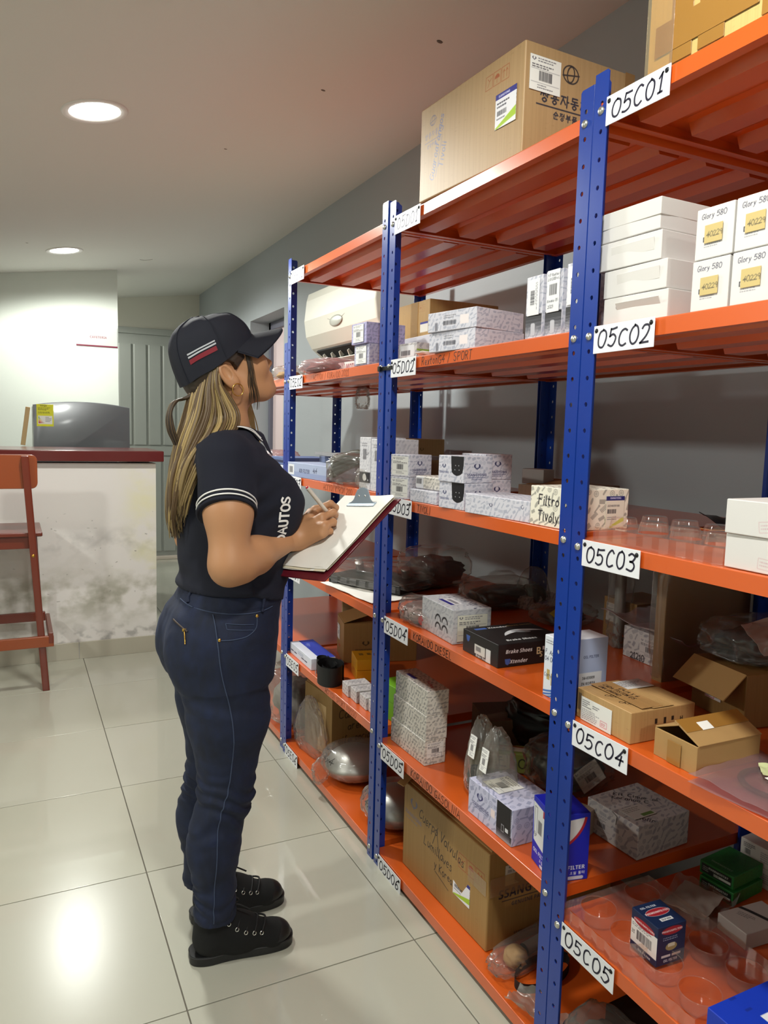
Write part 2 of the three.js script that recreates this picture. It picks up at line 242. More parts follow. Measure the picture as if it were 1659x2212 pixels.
// denim: dark indigo with a worn, slightly paler weave
M.denim = (() => {
  const n = 512, c = document.createElement('canvas'); c.width = c.height = n; const g = c.getContext('2d'), im = g.createImageData(n, n), r = mulberry(11);
  for (let y = 0; y < n; y++) for (let x = 0; x < n; x++) { const w = 0.5 + 0.5 * fbm(x / 60, y / 90, 3, 3), t = ((x + y) % 4 < 2 ? 1 : 0.82) * (0.85 + 0.3 * r()) * (0.8 + 0.5 * w); im.data.set([17 * t, 27 * t, 54 * t, 255], (y * n + x) * 4); }
  g.putImageData(im, 0, 0); const t = new THREE.CanvasTexture(c); t.colorSpace = THREE.SRGBColorSpace; t.wrapS = t.wrapT = THREE.RepeatWrapping; t.repeat.set(3, 3);
  return PHY({ name: 'denim', map: t, roughness: 0.82, sheen: 0.25, sheenColor: new THREE.Color(0x4a5f8c), sheenRoughness: 0.6 });
})();
M.denimSeam = STD({ name: 'denim_seam', color: 0x3a4660, roughness: 0.8 });

// ---------------------------------------------------------------- print: what stands on cartons (millimetres, y down)
const fillAll = (col) => (c, w, h) => { c.fillStyle = col; c.fillRect(-9, -9, w + 18, h + 18); };
function winged(c, x, y, s, col) {   // the parts maker's two-winged emblem
  c.fillStyle = col; for (const m of [-1, 1]) { c.save(); c.translate(x, y); c.scale(m * s, s); c.beginPath(); c.moveTo(0.12, 0.42); c.bezierCurveTo(0.5, 0.4, 0.62, -0.05, 0.3, -0.42); c.bezierCurveTo(0.85, -0.42, 1.05, 0, 0.72, 0.3); c.bezierCurveTo(0.55, 0.45, 0.3, 0.48, 0.12, 0.72); c.closePath(); c.fill(); c.restore(); }
  c.beginPath(); c.moveTo(x - 0.14 * s, y + 0.42 * s); c.lineTo(x + 0.14 * s, y + 0.42 * s); c.lineTo(x, y + 0.85 * s); c.fill();
}
function oldBadge(c, x, y, s, col) { c.strokeStyle = col; c.lineWidth = s * 0.14; c.beginPath(); c.ellipse(x, y, s, s * 0.85, 0, 0, 7); c.stroke(); c.beginPath(); c.ellipse(x, y, s * 0.45, s * 0.78, 0.2, 0, 7); c.stroke(); c.beginPath(); c.moveTo(x - s * 1.1, y + s * 0.25); c.lineTo(x + s * 1.15, y - s * 0.1); c.stroke(); }
function print(c, text, x, y, size, col, o = {}) { c.save(); c.translate(x, y); if (o.rot) c.rotate(o.rot); if (o.skew) c.transform(1, 0, -o.skew, 1, 0, 0); c.font = (o.bold === false ? '' : 'bold ') + size * 10 + 'px ' + (o.font ?? 'sans-serif'); c.scale(0.1 * (o.wide ?? 1), 0.1); c.fillStyle = col; c.textAlign = o.align ?? 'center'; c.textBaseline = 'middle'; c.fillText(text, 0, 0); c.restore(); }
function maker(c, x, y, s, col, sub = true) { winged(c, x, y, s * 0.9, col); print(c, 'SSANGYONG', x, y + s * 1.65, s * 0.78, col); if (sub) { c.fillStyle = col; c.fillRect(x - s * 2.1, y + s * 2.1, s * 4.2, s * 0.08); print(c, 'GENUINE PARTS', x, y + s * 2.5, s * 0.34, col); } }
function scrawl(c, text, x, y, size, col, w, o = {}) { c.save(); c.translate(x, y); c.rotate(o.rot ?? 0); c.strokeStyle = col; c.lineWidth = w; c.lineCap = c.lineJoin = 'round'; for (const l of writing(text, size, o)) { c.beginPath(); l.forEach((p, i) => (i ? c.lineTo(p[0], -p[1]) : c.moveTo(p[0], -p[1]))); c.stroke(); } c.restore(); }
function bars(c, x, y, w, h, seed = 3) { const r = mulberry(seed); c.fillStyle = '#26242a'; let q = x; while (q < x + w) { const a = (0.012 + 0.03 * r()) * w; c.fillRect(q, y, Math.min(a, x + w - q), h); q += a + (0.012 + 0.028 * r()) * w; } }
function greyLines(c, x, y, w, h, n, seed, col = '#77757c') { const r = mulberry(seed); c.fillStyle = col; for (let i = 0; i < n; i++) { let q = x; const yy = y + (i + 0.25) * h / n; while (q < x + w * (0.55 + 0.45 * r())) { const a = w * (0.04 + 0.1 * r()); c.fillRect(q, yy, Math.min(a, x + w - q), h / n * 0.42); q += a + w * 0.03; } } }
function barLabel(c, x, y, w, h, o = {}) {   // a maker's stock label
  c.fillStyle = o.bg ?? '#ecebe7'; c.fillRect(x, y, w, h); winged(c, x + w * 0.12, y + h * 0.1, h * 0.085, '#2b2a3c'); greyLines(c, x + w * 0.25, y + h * 0.05, w * 0.68, h * 0.14, 2, o.seed ?? 4); greyLines(c, x + w * 0.06, y + h * 0.24, w * 0.86, h * 0.13, 2, (o.seed ?? 4) + 1, '#4b4950');
  bars(c, x + w * 0.3, y + h * 0.42, w * 0.42, h * 0.28, o.seed ?? 4); c.fillStyle = '#8b8890'; c.fillRect(x + w * 0.04, y + h * 0.38, w * 0.92, h * 0.012); c.fillRect(x + w * 0.04, y + h * 0.76, w * 0.92, h * 0.012); greyLines(c, x + w * 0.25, y + h * 0.8, w * 0.5, h * 0.14, 2, (o.seed ?? 4) + 2);
}
function qualityLabel(c, x, y, w, h) {   // white label, blue head, green corner
  c.fillStyle = '#eceaf0'; c.fillRect(x, y, w, h); c.fillStyle = '#2f2f86'; c.fillRect(x, y, w, h * 0.16); c.fillStyle = '#a7c832'; c.beginPath(); c.moveTo(x + w, y + h * 0.58); c.lineTo(x + w, y + h * 0.84); c.lineTo(x + w * 0.1, y + h); c.lineTo(x, y + h * 0.97); c.fill(); print(c, 'SSANGYONG', x + w * 0.42, y + h * 0.085, h * 0.09, '#dcdcf2'); greyLines(c, x + w * 0.08, y + h * 0.24, w * 0.7, h * 0.2, 2, 9, '#3d3b48'); bars(c, x + w * 0.1, y + h * 0.5, w * 0.45, h * 0.14, 6); greyLines(c, x + w * 0.08, y + h * 0.68, w * 0.5, h * 0.1, 1, 5);
}
function partsPattern(bg, fg, seed = 1, k = 1) {   // little grey spanners, gears, springs and boxes strewn over the card
  return (c, w, h) => {
    fillAll(bg)(c, w, h); const r = mulberry(seed), s = 15 * k; c.strokeStyle = c.fillStyle = fg; c.lineCap = 'round';
    for (let y = -s / 2, row = 0; y < h + s; y += s * 0.8, row++) for (let x = (row % 2) * s * 0.5 - s / 2; x < w + s; x += s) {
      c.save(); c.translate(x + (r() - 0.5) * s * 0.4, y + (r() - 0.5) * s * 0.3); c.rotate(-0.6 + (r() - 0.5) * 1.4); const t = Math.floor(r() * 6), q = s * (0.26 + 0.16 * r()); c.lineWidth = 1.2 * k;
      if (t === 0) { c.beginPath(); c.arc(0, 0, q * 0.8, 0, 7); c.stroke(); c.beginPath(); c.arc(0, 0, q * 0.3, 0, 7); c.stroke(); }
      else if (t === 1) { c.lineWidth = 2.4 * k; c.beginPath(); c.moveTo(-q * 1.3, 0); c.lineTo(q * 1.1, 0); c.stroke(); c.beginPath(); c.arc(q * 1.2, 0, q * 0.4, 0, 7); c.fill(); }
      else if (t === 2) { c.fillRect(-q, -q * 0.6, q * 2, q * 1.2); c.clearRect; }
      else if (t === 3) { c.lineWidth = 1.6 * k; for (let i = -3; i < 4; i++) { c.beginPath(); c.moveTo(i * q * 0.4, -q * 0.5); c.lineTo(i * q * 0.4 + q * 0.2, q * 0.5); c.stroke(); } }
      else if (t === 4) { c.lineWidth = 3 * k; c.beginPath(); c.moveTo(-q * 1.2, q * 0.3); c.lineTo(q * 1.2, -q * 0.3); c.stroke(); }
      else { c.beginPath(); c.ellipse(0, 0, q * 1.1, q * 0.45, 0, 0, 7); c.fill(); }
      c.restore();
    }
  };
}
function card(col, seed = 1) {   // corrugated board: fine vertical flutes, a few scuffs
  return (c, w, h) => { fillAll(col)(c, w, h); const r = mulberry(seed); for (let x = 0; x < w; x += 3.5) { c.fillStyle = `rgba(${r() > 0.5 ? '255,235,190' : '60,35,10'},${0.03 + 0.04 * r()})`; c.fillRect(x, -5, 1.2, h + 10); } for (let i = 0; i < w * h / 900; i++) { c.fillStyle = `rgba(70,45,20,${0.05 + 0.08 * r()})`; c.fillRect(r() * w, r() * h, 1 + r() * 9, 0.5 + r() * 1.6); } };
}
const also = (...fs) => (c, w, h) => fs.forEach((f) => f(c, w, h));
function pictos(c, x, y, s, col, n = 3) { c.strokeStyle = c.fillStyle = col; c.lineWidth = s * 0.05; for (let i = 0; i < n; i++) { const q = x + i * s * 1.15; c.strokeRect(q, y, s, s * 1.15); c.beginPath(); if (i === n - 1) { for (const d of [0.3, 0.7]) { c.moveTo(q + s * d, y + s * 0.95); c.lineTo(q + s * d, y + s * 0.25); c.lineTo(q + s * (d - 0.14), y + s * 0.45); c.moveTo(q + s * d, y + s * 0.25); c.lineTo(q + s * (d + 0.14), y + s * 0.45); } c.stroke(); } else if (i === n - 2) { c.arc(q + s / 2, y + s * 0.6, s * 0.36, Math.PI, 0); c.fill(); c.beginPath(); c.moveTo(q + s / 2, y + s * 0.6); c.lineTo(q + s / 2, y + s); c.stroke(); } else { c.moveTo(q + s * 0.25, y + s * 0.2); c.lineTo(q + s * 0.55, y + s * 0.5); c.lineTo(q + s * 0.3, y + s * 0.95); c.moveTo(q + s * 0.55, y + s * 0.5); c.lineTo(q + s * 0.85, y + s * 0.3); c.stroke(); } } }

// ---------------------------------------------------------------- a carton: its near bottom edge stands at A; w runs into the shelf, d along it, away from the near end
const SPOT = {};
function carton(name, label, category, A, w, h, d, rot, faces = {}, o = {}) {
  const c = Math.cos(rot), s = Math.sin(rot), pos = [A[0] + c * w / 2 - s * d / 2, A[1] + 0.0004, A[2] - s * w / 2 - c * d / 2];
  const t = thing(name, label, category, pos, rot, o.group); t.userData_size = undefined; delete t.userData_size;
  const ppm = o.ppm ?? 800, base = o.base ?? fillAll('#e6e2de'), dims = { px: [d, h], nx: [d, h], py: [w, d], ny: [w, d], pz: [w, h], nz: [w, h] }, key = ['px', 'nx', 'py', 'ny', 'pz', 'nz'];
  const f = key.map((k) => (faces[k] || ['nx', 'py', 'pz'].includes(k)) ? SHEET.face(dims[k][0] * 1000, dims[k][1] * 1000, ppm, also(base, faces[k] ?? (() => {}))) : null);
  const mats = [], order = []; f.forEach((q, i) => { if (!q) f[i] = f[i % 2 === 0 ? i + 1 : i - 1] ?? f[1]; });
  // faces of one carton may lie on two sheets: one geometry group per face
  const g = softBox(w, h, d, o.r ?? 0.0018, { n: 4, bulge: o.bulge ?? 0.0012, seed: A[0] * 31 + A[2] * 17, uv: f.map((q) => q.uv) }).translate(0, h / 2, 0), per = g.index.count / 6;
  f.forEach((q, i) => { let m = mats.indexOf(printMat(q.page)); if (m < 0) { m = mats.length; mats.push(printMat(q.page)); } g.addGroup(i * per, per, m); });
  part(t, o.body ?? 'carton_body', g, mats.length === 1 ? (g.clearGroups(), mats[0]) : mats);
  t.size = [w, h, d]; return t;
}
// a sticker or a strip of tape lying on a face of a carton, centred at (a, b) metres from the middle of that face
function stick(t, name, face, a, b, w, h, mat, o = {}) {
  const [W, H, D] = t.size, e = 0.0021 + (o.lift ?? 0), g = o.draw ? null : undefined;
  let geo, m = mat;
  if (o.draw) { const q = SHEET.face(w * 1000, h * 1000, o.ppm ?? 1000, o.draw); geo = softBox(w, h, 0.0008, 0.0003, { n: 2, uv: Array(6).fill(q.uv) }); m = printMat(q.page); } else geo = softBox(w, h, 0.0008, 0.0003, { n: 2 });
  if (o.spin) geo.rotateZ(o.spin);
  const p = part(t, name, geo, m, { label: o.label });
  if (face === 'nx') { p.rotation.y = -Math.PI / 2; p.position.set(-W / 2 - e, H / 2 + b, a); }
  if (face === 'pz') p.position.set(a, H / 2 + b, D / 2 + e);
  if (face === 'py') { p.rotation.x = -Math.PI / 2; p.position.set(a, H + e, -b); }
  return p;
}
// ---------------------------------------------------------------- the room
const XR = 1.72, XL = -2.3, ZB = 3.1, ZCAFE = -6.31, ZEND = -7.83, XC = 0.75;
{
  const wallPaint = STD({ name: 'grey_wall_paint', color: 0xa9afb3, roughness: 0.8, bumpMap: grainAt(3), bumpScale: 0.0006 });
  const whitePaint = STD({ name: 'white_wall_paint', color: 0xd3d8d0, roughness: 0.8, bumpMap: grainAt(3), bumpScale: 0.0006 });
  const ceilPaint = STD({ name: 'ceiling_paint', color: 0xd9d8d1, roughness: 0.85, bumpMap: grainAt(4), bumpScale: 0.0004 });
  const creamPaint = STD({ name: 'cream_wall_paint', color: 0xcfccc0, roughness: 0.8, bumpMap: grainAt(3), bumpScale: 0.0008 });
  // floor: polished porcelain tiles 600 x 600 with narrow dark joints
  const floor = structure('floor');
  part(floor, 'joint_bed', box(XR - XL + 0.3, 0.08, ZB - ZEND + 0.4, (XR + XL) / 2, -0.0435, (ZB + ZEND) / 2), STD({ name: 'grout', color: 0x6a645a, roughness: 0.9 }));
  const tileMats = [0xb4b2a3, 0xb2b0a0, 0xb6b4a6, 0xb3b1a3].map((c, i) => PHY({ name: 'porcelain_' + 'abcd'[i], color: c, roughness: 0.24, clearcoat: 0.55, clearcoatRoughness: 0.02, ior: 1.5 }));
  const tileGeo = softBox(0.597, 0.012, 0.597, 0.0012, { n: 1 }), cuts = {};
  const rt = mulberry(3);
  for (let i = -5; i <= 3; i++) for (let j = -8; j <= 11; j++) {
    let x0 = 0.33 + 0.6 * i, x1 = x0 + 0.6, z1 = -1.633 - 0.6 * j, z0 = z1 - 0.6; if (j < -7 && z0 > ZB) continue;
    x0 = Math.max(x0, XL); x1 = Math.min(x1, XR); z0 = Math.max(z0, ZEND); z1 = Math.min(z1, ZB); if (x1 - x0 < 0.02 || z1 - z0 < 0.02) continue;
    const w = x1 - x0, d = z1 - z0, full = w > 0.599 && d > 0.599, key = w.toFixed(3) + d.toFixed(3);
    const g = full ? tileGeo : (cuts[key] ??= softBox(w - 0.003, 0.012, d - 0.003, 0.0012, { n: 1 }));
    part(floor, 'tile', g, tileMats[Math.floor(rt() * 4)], { at: [(x0 + x1) / 2, -0.006 + (rt() - 0.5) * 0.0004, (z0 + z1) / 2] });
  }
  // grey wall behind the racks, with the doorway
  const right = structure('wall_right'), D0 = -5.99, D1 = -5.145, DH = 2.2, T = 0.25;
  part(right, 'wall_panel', box(T, 2.9, ZB - D1, XR + T / 2, 1.4, (ZB + D1) / 2), wallPaint);
  part(right, 'wall_panel', box(T, 2.9, D0 - ZEND, XR + T / 2, 1.4, (D0 + ZEND) / 2), wallPaint);
  part(right, 'lintel', box(T, 2.9 - DH - 0.05, D1 - D0, XR + T / 2, (2.85 + DH) / 2, (D0 + D1) / 2), wallPaint);
  const d2 = structure('door_2'), doorPink = STD({ name: 'pale_pink_door', color: 0xd8c4c4, roughness: 0.5 }), frameGrey = STD({ name: 'grey_frame', color: 0x6a6a78, roughness: 0.5 });
  part(d2, 'door_panel', softBox(0.04, DH - 0.06, D1 - D0 - 0.1, 0.003).translate(XR + 0.2, DH / 2 - 0.02, (D0 + D1) / 2), doorPink);
  part(d2, 'door_frame', softBox(0.09, DH, 0.05, 0.003).translate(XR + 0.2, DH / 2, D0 + 0.025), frameGrey);
  part(d2, 'door_frame', softBox(0.09, DH, 0.05, 0.003).translate(XR + 0.2, DH / 2, D1 - 0.025), frameGrey);
  part(d2, 'door_frame', softBox(0.09, 0.06, D1 - D0, 0.003).translate(XR + 0.2, DH - 0.03, (D0 + D1) / 2), frameGrey);
  // white wall of the cafeteria corner, the recess behind it and the other walls
  const cafe = structure('wall_back');
  part(cafe, 'wall_panel', (() => { const s = new THREE.Shape(); s.moveTo(XL, 0); s.lineTo(XC, 0); for (let y = 0.1; y < 2.62; y += 0.09) s.lineTo(XC + 0.004 * perlin.noise(y * 5, 1, 2), y); s.lineTo(XC, 2.66); s.lineTo(XL, 2.66); return new THREE.ExtrudeGeometry(s, { depth: 0.14, bevelEnabled: false }).translate(0, 0, ZCAFE - 0.14); })(), whitePaint);
  const end = structure('wall_end');
  part(end, 'wall_panel', box(XR - XL + 0.3, 2.9, 0.15, (XR + XL) / 2, 1.4, ZEND - 0.075), creamPaint);
  const left = structure('wall_left'); part(left, 'wall_panel', box(0.15, 2.9, ZB - ZEND + 0.2, XL - 0.075, 1.4, (ZB + ZEND) / 2), whitePaint);
  const front = structure('wall_front'); part(front, 'wall_panel', box(XR - XL + 0.5, 2.9, 0.15, (XR + XL) / 2, 1.4, ZB + 0.075), whitePaint);
  // ceiling, rising towards the grey wall
  const ceil = structure('ceiling'), a = Math.atan(0.138), len = (XR + 0.3 - XL + 0.3) / Math.cos(a), cx = (XR + XL) / 2;
  const slab = part(ceil, 'ceiling_slab', box(len, 0.12, ZB - ZEND + 0.5), ceilPaint, { at: [cx - Math.sin(a) * 0.06, CEIL(cx) + 0.06 * Math.cos(a), (ZB + ZEND) / 2], turn: [0, 0, a] });
  const chip = STD({ name: 'bare_plaster', color: 0x6b625a, roughness: 0.9 });
  for (const [x, z, r] of [[1.276, -2.264, 0.011], [1.046, -2.712, 0.008], [0.86, -3.4, 0.006], [0.1, -5.3, 0.006]]) { const m = part(ceil, 'plaster_chip', new THREE.SphereGeometry(r, 10, 6).scale(1.6, 0.25, 0.7), chip, { at: [x, CEIL(x), z], turn: [0, 0.6, a] }); }
  part(ceil, 'hairline_crack', tube([[0.86, CEIL(0.86), -5.9], [0.90, CEIL(0.9), -5.93], [0.95, CEIL(0.95), -5.9]], 0.0018, 12, 5), chip);
  // grey folded-sheet door at the end of the recess
  const door = structure('door_1'), steel = STD({ name: 'grey_door_sheet', color: 0x9c9f99, roughness: 0.45, metalness: 0.1 }), X0 = 0.775, X1 = 1.62, DT = 2.24, z = ZEND + 0.02;
  part(door, 'door_frame', softBox(X1 - X0 + 0.06, 0.06, 0.06, 0.003).translate((X0 + X1) / 2, DT + 0.03, z), steel);
  part(door, 'door_frame', softBox(0.05, DT, 0.06, 0.003).translate(X1 + 0.02, DT / 2, z), steel);
  const plank = new THREE.Shape(); plank.moveTo(-0.062, 0); plank.lineTo(-0.062, -0.006); plank.lineTo(-0.052, -0.016); plank.lineTo(0.052, -0.016); plank.lineTo(0.062, -0.006); plank.lineTo(0.062, 0);
  const plankU = new THREE.ExtrudeGeometry(plank, { depth: 0.98, bevelEnabled: false }).rotateX(-Math.PI / 2).translate(0, 1.16, 0), plankL = new THREE.ExtrudeGeometry(plank, { depth: 0.96, bevelEnabled: false }).rotateX(-Math.PI / 2).translate(0, 0.08, 0);
  const u = plankU, l = plankL;
  part(door, 'door_leaf', box(X1 - X0, DT, 0.02, (X0 + X1) / 2, DT / 2, z), steel);
  for (let i = 0; i < 6; i++) { part(door, 'panel', u, steel, { at: [X0 + 0.075 + i * 0.14, 0, z + 0.01] }); part(door, 'panel', l, steel, { at: [X0 + 0.075 + i * 0.14, 0, z + 0.01] }); }
  part(door, 'door_rail', softBox(X1 - X0, 0.09, 0.02, 0.002).translate((X0 + X1) / 2, 1.1, z + 0.018), steel);
  part(door, 'threshold', softBox(X1 - X0 + 0.1, 0.03, 0.09, 0.004).translate((X0 + X1) / 2, 0.016, z + 0.03), STD({ name: 'threshold', color: 0xcabdb0, roughness: 0.6 }));
}
// ---------------------------------------------------------------- downlights
{
  const ring = lathe([[0.088, 0.004], [0.092, -0.004], [0.112, -0.006], [0.116, -0.002], [0.116, 0.004]], 48), disc = lathe([[0.0001, -0.003], [0.06, -0.0035], [0.088, -0.001], [0.088, 0.003], [0.0001, 0.003]], 40);
  const trim = STD({ name: 'white_trim', color: 0xe6e4e0, roughness: 0.5 }), a = Math.atan(0.138);
  const glow = STD({ name: 'lit_diffuser', color: 0xffffff, emissive: LAMP_COLOR, emissiveIntensity: 9, roughness: 0.6 });
  const text = ['round recessed downlight in the ceiling above the aisle beside the racks', 'smaller looking downlight in the far ceiling by the white cafeteria wall', 'round recessed downlight above the near end of the aisle', 'round recessed downlight at the entrance end of the room', 'round recessed downlight over the left part of the room', 'round recessed downlight in the ceiling of the passage behind the white wall'];
  LAMPS.forEach(([x, z, cd], i) => {
    const t = thing('downlight', text[i], 'lamp', [x, CEIL(x), z]); t.rotation.z = a;
    part(t, 'trim_ring', ring, trim); const g = part(t, 'diffuser', disc, glow); g.castShadow = false;
    const s = new THREE.SpotLight(LAMP_COLOR, cd, 0, 1.45, 0.2, 2); s.name = 'downlight_beam'; s.position.set(x + 0.025 * 0.137, CEIL(x) - 0.03, z); s.target.position.set(x + 0.137, CEIL(x) - 1, z); s.castShadow = true; s.shadow.radius = 4.2; s.shadow.mapSize.set(1024, 1024);
    scene.add(s, s.target);
  });
}
// ---------------------------------------------------------------- bar counter, fridge, stool, sign, board
{
  const n = 1024, c = document.createElement('canvas'); c.width = n; c.height = n / 2; const g = c.getContext('2d'), im = g.createImageData(n, n / 2), r = mulberry(21);
  // knocked and scuffed emulsion: shoe marks low down, a rubbed band at seat height, a few yellowed patches
  for (let y = 0; y < n / 2; y++) for (let x = 0; x < n; x++) {
    const X = x / n * 3.04, Y = 1.13 - y / (n / 2) * 1.13, f = fbm(X * 5, Y * 6, 1, 5), f2 = fbm(X * 14, Y * 18, 4, 4);
    const low = Math.exp(-(((Y - 0.36) / 0.13) ** 2)) * clamp(0.5 + f * 1.4 + f2 * 0.7, 0, 1.2), mid = Math.exp(-(((Y - 0.68) / 0.07) ** 2)) * clamp(f + f2 * 0.6 + 0.25, 0, 1) * (X > 2.2 ? 1 : 0.6), foot = Math.exp(-(((Y - 0.12) / 0.06) ** 2)) * clamp(f2 * 1.8, 0, 1);
    const yel = Math.exp(-(((X - 2.98) / 0.1) ** 2)) * clamp(f + 0.4, 0, 1) * (Y > 0.5 ? 1 : 0), k = 1 - 0.2 * low - 0.14 * mid - 0.22 * foot;
    im.data.set([224 * k, 219 * k, 215 * k * (1 - 0.14 * yel - 0.05 * low), 255], (y * n + x) * 4);
  }
  g.putImageData(im, 0, 0);
  for (let i = 0; i < 90; i++) { g.strokeStyle = `rgba(70,66,60,${0.15 + 0.4 * r()})`; g.lineWidth = 0.7 + 1.6 * r(); const x = 500 + r() * 520, y = 120 + r() * 380, q = r() * 16; g.beginPath(); g.moveTo(x, y); g.lineTo(x + q * (r() - 0.3), y + q * 0.6 * (r() - 0.4)); g.stroke(); }
  const t = new THREE.CanvasTexture(c); t.colorSpace = THREE.SRGBColorSpace;
  const plaster = STD({ name: 'scuffed_plaster', map: t, roughness: 0.8 }), plain = STD({ name: 'plaster', color: 0xdad6d1, roughness: 0.8 });
  const o = thing('bar_counter', 'white plastered bar counter with scuffed front and dark red top', 'counter', [-0.775, 0, -4.62]);
  const base = new THREE.BoxGeometry(3.04, 1.13, 0.14).translate(0, 0.565, -0.01); const mats = Array(6).fill(plain); mats[4] = plaster;
  part(o, 'counter_wall', base, mats);
  part(o, 'counter_wall', box(0.13, 1.13, 0.5, 1.445, 0.565, -0.33), plain, { label: 'short return wall of the counter' });
  const wood = PHY({ name: 'red_stained_wood', color: 0x5d1512, roughness: 0.3, clearcoat: 0.5, clearcoatRoughness: 0.15 });
  part(o, 'countertop', softBox(3.07, 0.062, 0.62, 0.005).translate(0.024, 1.172, -0.2), wood);
  const skirt = STD({ name: 'skirting_tile', color: 0xb3ad9d, roughness: 0.3 });
  const sg = softBox(0.45, 0.098, 0.012, 0.0015, { n: 1 });
  for (let i = 0; i < 6; i++) part(o, 'skirting_tile', sg, skirt, { at: [1.31 - i * 0.4535, 0.049, 0.067] });
  part(o, 'skirting_tile', softBox(0.012, 0.098, 0.5, 0.0015, { n: 1 }), skirt, { at: [1.527, 0.049, -0.18] });

  const f = thing('refrigerator', 'dark grey refrigerator with bowed door behind the bar counter', 'fridge', [0.42, 0, -5.82]);
  const doorGeo = (h, arch) => {   // front outline with an arched top edge, bowed in plan
    const sh = new THREE.Shape(), k = 16; sh.moveTo(-0.3, 0); for (let i = 1; i <= k; i++) sh.lineTo(-0.3 + 0.6 * i / k, 0); for (let i = 0; i <= k; i++) { const x = 0.3 - 0.6 * i / k; sh.lineTo(x, h + arch * (1 - (x / 0.3) ** 2)); }
    const g = new THREE.ExtrudeGeometry(sh, { depth: 0.05, bevelEnabled: true, bevelSize: 0.005, bevelThickness: 0.005, bevelSegments: 2 }), p = g.attributes.position;
    for (let i = 0; i < p.count; i++) p.setZ(i, p.getZ(i) + 0); g.computeVertexNormals(); return toCreasedNormals(g, 0.5);
  };
  const steel = PHY({ name: 'graphite_door', color: 0x6c6f73, roughness: 0.3, metalness: 0.1, clearcoat: 0.4, clearcoatRoughness: 0.1 });
  part(f, 'cabinet', softBox(0.6, 1.46, 0.56, 0.008).translate(0, 0.74, -0.02), STD({ name: 'pale_cabinet', color: 0xc8c9c4, roughness: 0.45 }));
  part(f, 'freezer_door', doorGeo(0.435, 0.028).translate(0, 1.03, 0.262), steel); part(f, 'fridge_door', doorGeo(0.94, 0).translate(0, 0.07, 0.262), steel);
  part(f, 'foot', box(0.5, 0.03, 0.4, 0, 0.015, 0), M.black);
  const q = SHEET.face(105, 145, 900, (c, w, h) => { fillAll('#e3e01f')(c, w, h); print(c, 'Energia', w * 0.42, 10, 11, '#33330c'); greyLines(c, 8, 20, w - 16, 22, 3, 2, '#5a5a10'); greyLines(c, 8, 48, w - 16, 14, 2, 3, '#5a5a10'); c.fillStyle = '#eceae6'; c.fillRect(8, h * 0.52, w - 16, h * 0.38); ['#3f8f3a', '#9fb83a', '#e2b53a', '#d9662e', '#b52f2a'].forEach((k, i) => { c.fillStyle = k; c.beginPath(); c.moveTo(12, h * 0.56 + i * 9); c.lineTo(20 + i * 7, h * 0.56 + i * 9 + 4.5); c.lineTo(12, h * 0.56 + i * 9 + 9); c.fill(); }); greyLines(c, w * 0.52, h * 0.56, w * 0.36, h * 0.25, 4, 6); });
  part(f, 'energy_label', softBox(0.103, 0.145, 0.0012, 0.0004, { n: 2, uv: Array(6).fill(q.uv) }), printMat(q.page), { at: [-0.232, 1.40, 0.3182], turn: [0, 0, 0], label: 'yellow energy rating label' });

  const b = thing('leaning_board', 'narrow pale wooden board leaning beside the refrigerator', 'board', [0.05, 1.2, -5.45]);
  part(b, 'board', softBox(0.028, 0.25, 0.03, 0.002).translate(0, 0.128, 0), M.kraftPale, { turn: [0, 0, -0.14] });

  const s = thing('wall_sign', 'white and grey CAFETERIA sign with a dark red line on the white wall', 'sign', [0.595, 2.025, ZCAFE + 0.004]);
  const sq = SHEET.face(300, 154, 900, (c, w, h) => { fillAll('#b9bcb9')(c, w, h); print(c, 'CAFETERIA', w * 0.53, h * 0.53, 24, '#8d5560', { bold: true }); c.fillStyle = '#6e1030'; c.fillRect(-5, h * 0.93, w + 10, h * 0.1); });
  part(s, 'sign_plate', softBox(0.3, 0.154, 0.005, 0.001, { n: 2, uv: Array(6).fill(sq.uv) }), printMat(sq.page));

  // stool seen from behind
  const W1 = PHY({ name: 'reddish_wood', color: 0x6a2410, roughness: 0.32, clearcoat: 0.4, clearcoatRoughness: 0.2 }), W2 = PHY({ name: 'orange_wood', color: 0x8a3c10, roughness: 0.32, clearcoat: 0.4, clearcoatRoughness: 0.2 });
  const st = thing('bar_stool', 'reddish brown wooden bar stool with backrest in front of the counter', 'stool', [-0.12, 0, -4.25]);
  const post = (x0, z0, x1, z1, h, w, d) => { const g = softBox(w, h, d, 0.004, { n: 6 }).translate(0, h / 2, 0), p = g.attributes.position; for (let i = 0; i < p.count; i++) { const k = p.getY(i) / h; p.setX(i, p.getX(i) + lerp(x0, x1, k)); p.setZ(i, p.getZ(i) + lerp(z0, z1, k)); } g.computeVertexNormals(); return g; };
  for (const m of [-1, 1]) { part(st, 'leg', post(m * 0.236, 0.19, m * 0.163, 0.245, 1.19, 0.034, 0.03), W1, { label: 'rear leg rising into the backrest' }); part(st, 'leg', post(m * 0.236, -0.22, m * 0.2, -0.16, 0.78, 0.032, 0.03), W1); part(st, 'bolt', lathe([[0.0001, 0.004], [0.006, 0.0025], [0.008, 0]], 14).rotateX(Math.PI / 2), M.brass, { at: [m * 0.191, 0.7, 0.238] }); }
  const back = new THREE.Shape(), bw = 0.215, bh = 0.08, br = 0.03; back.moveTo(-bw + br, -bh); back.lineTo(bw - br, -bh); back.quadraticCurveTo(bw, -bh, bw, -bh + br); back.lineTo(bw, bh - br); back.quadraticCurveTo(bw, bh, bw - br, bh); back.lineTo(-bw + br, bh); back.quadraticCurveTo(-bw, bh, -bw, bh - br); back.lineTo(-bw, -bh + br); back.quadraticCurveTo(-bw, -bh, -bw + br, -bh);
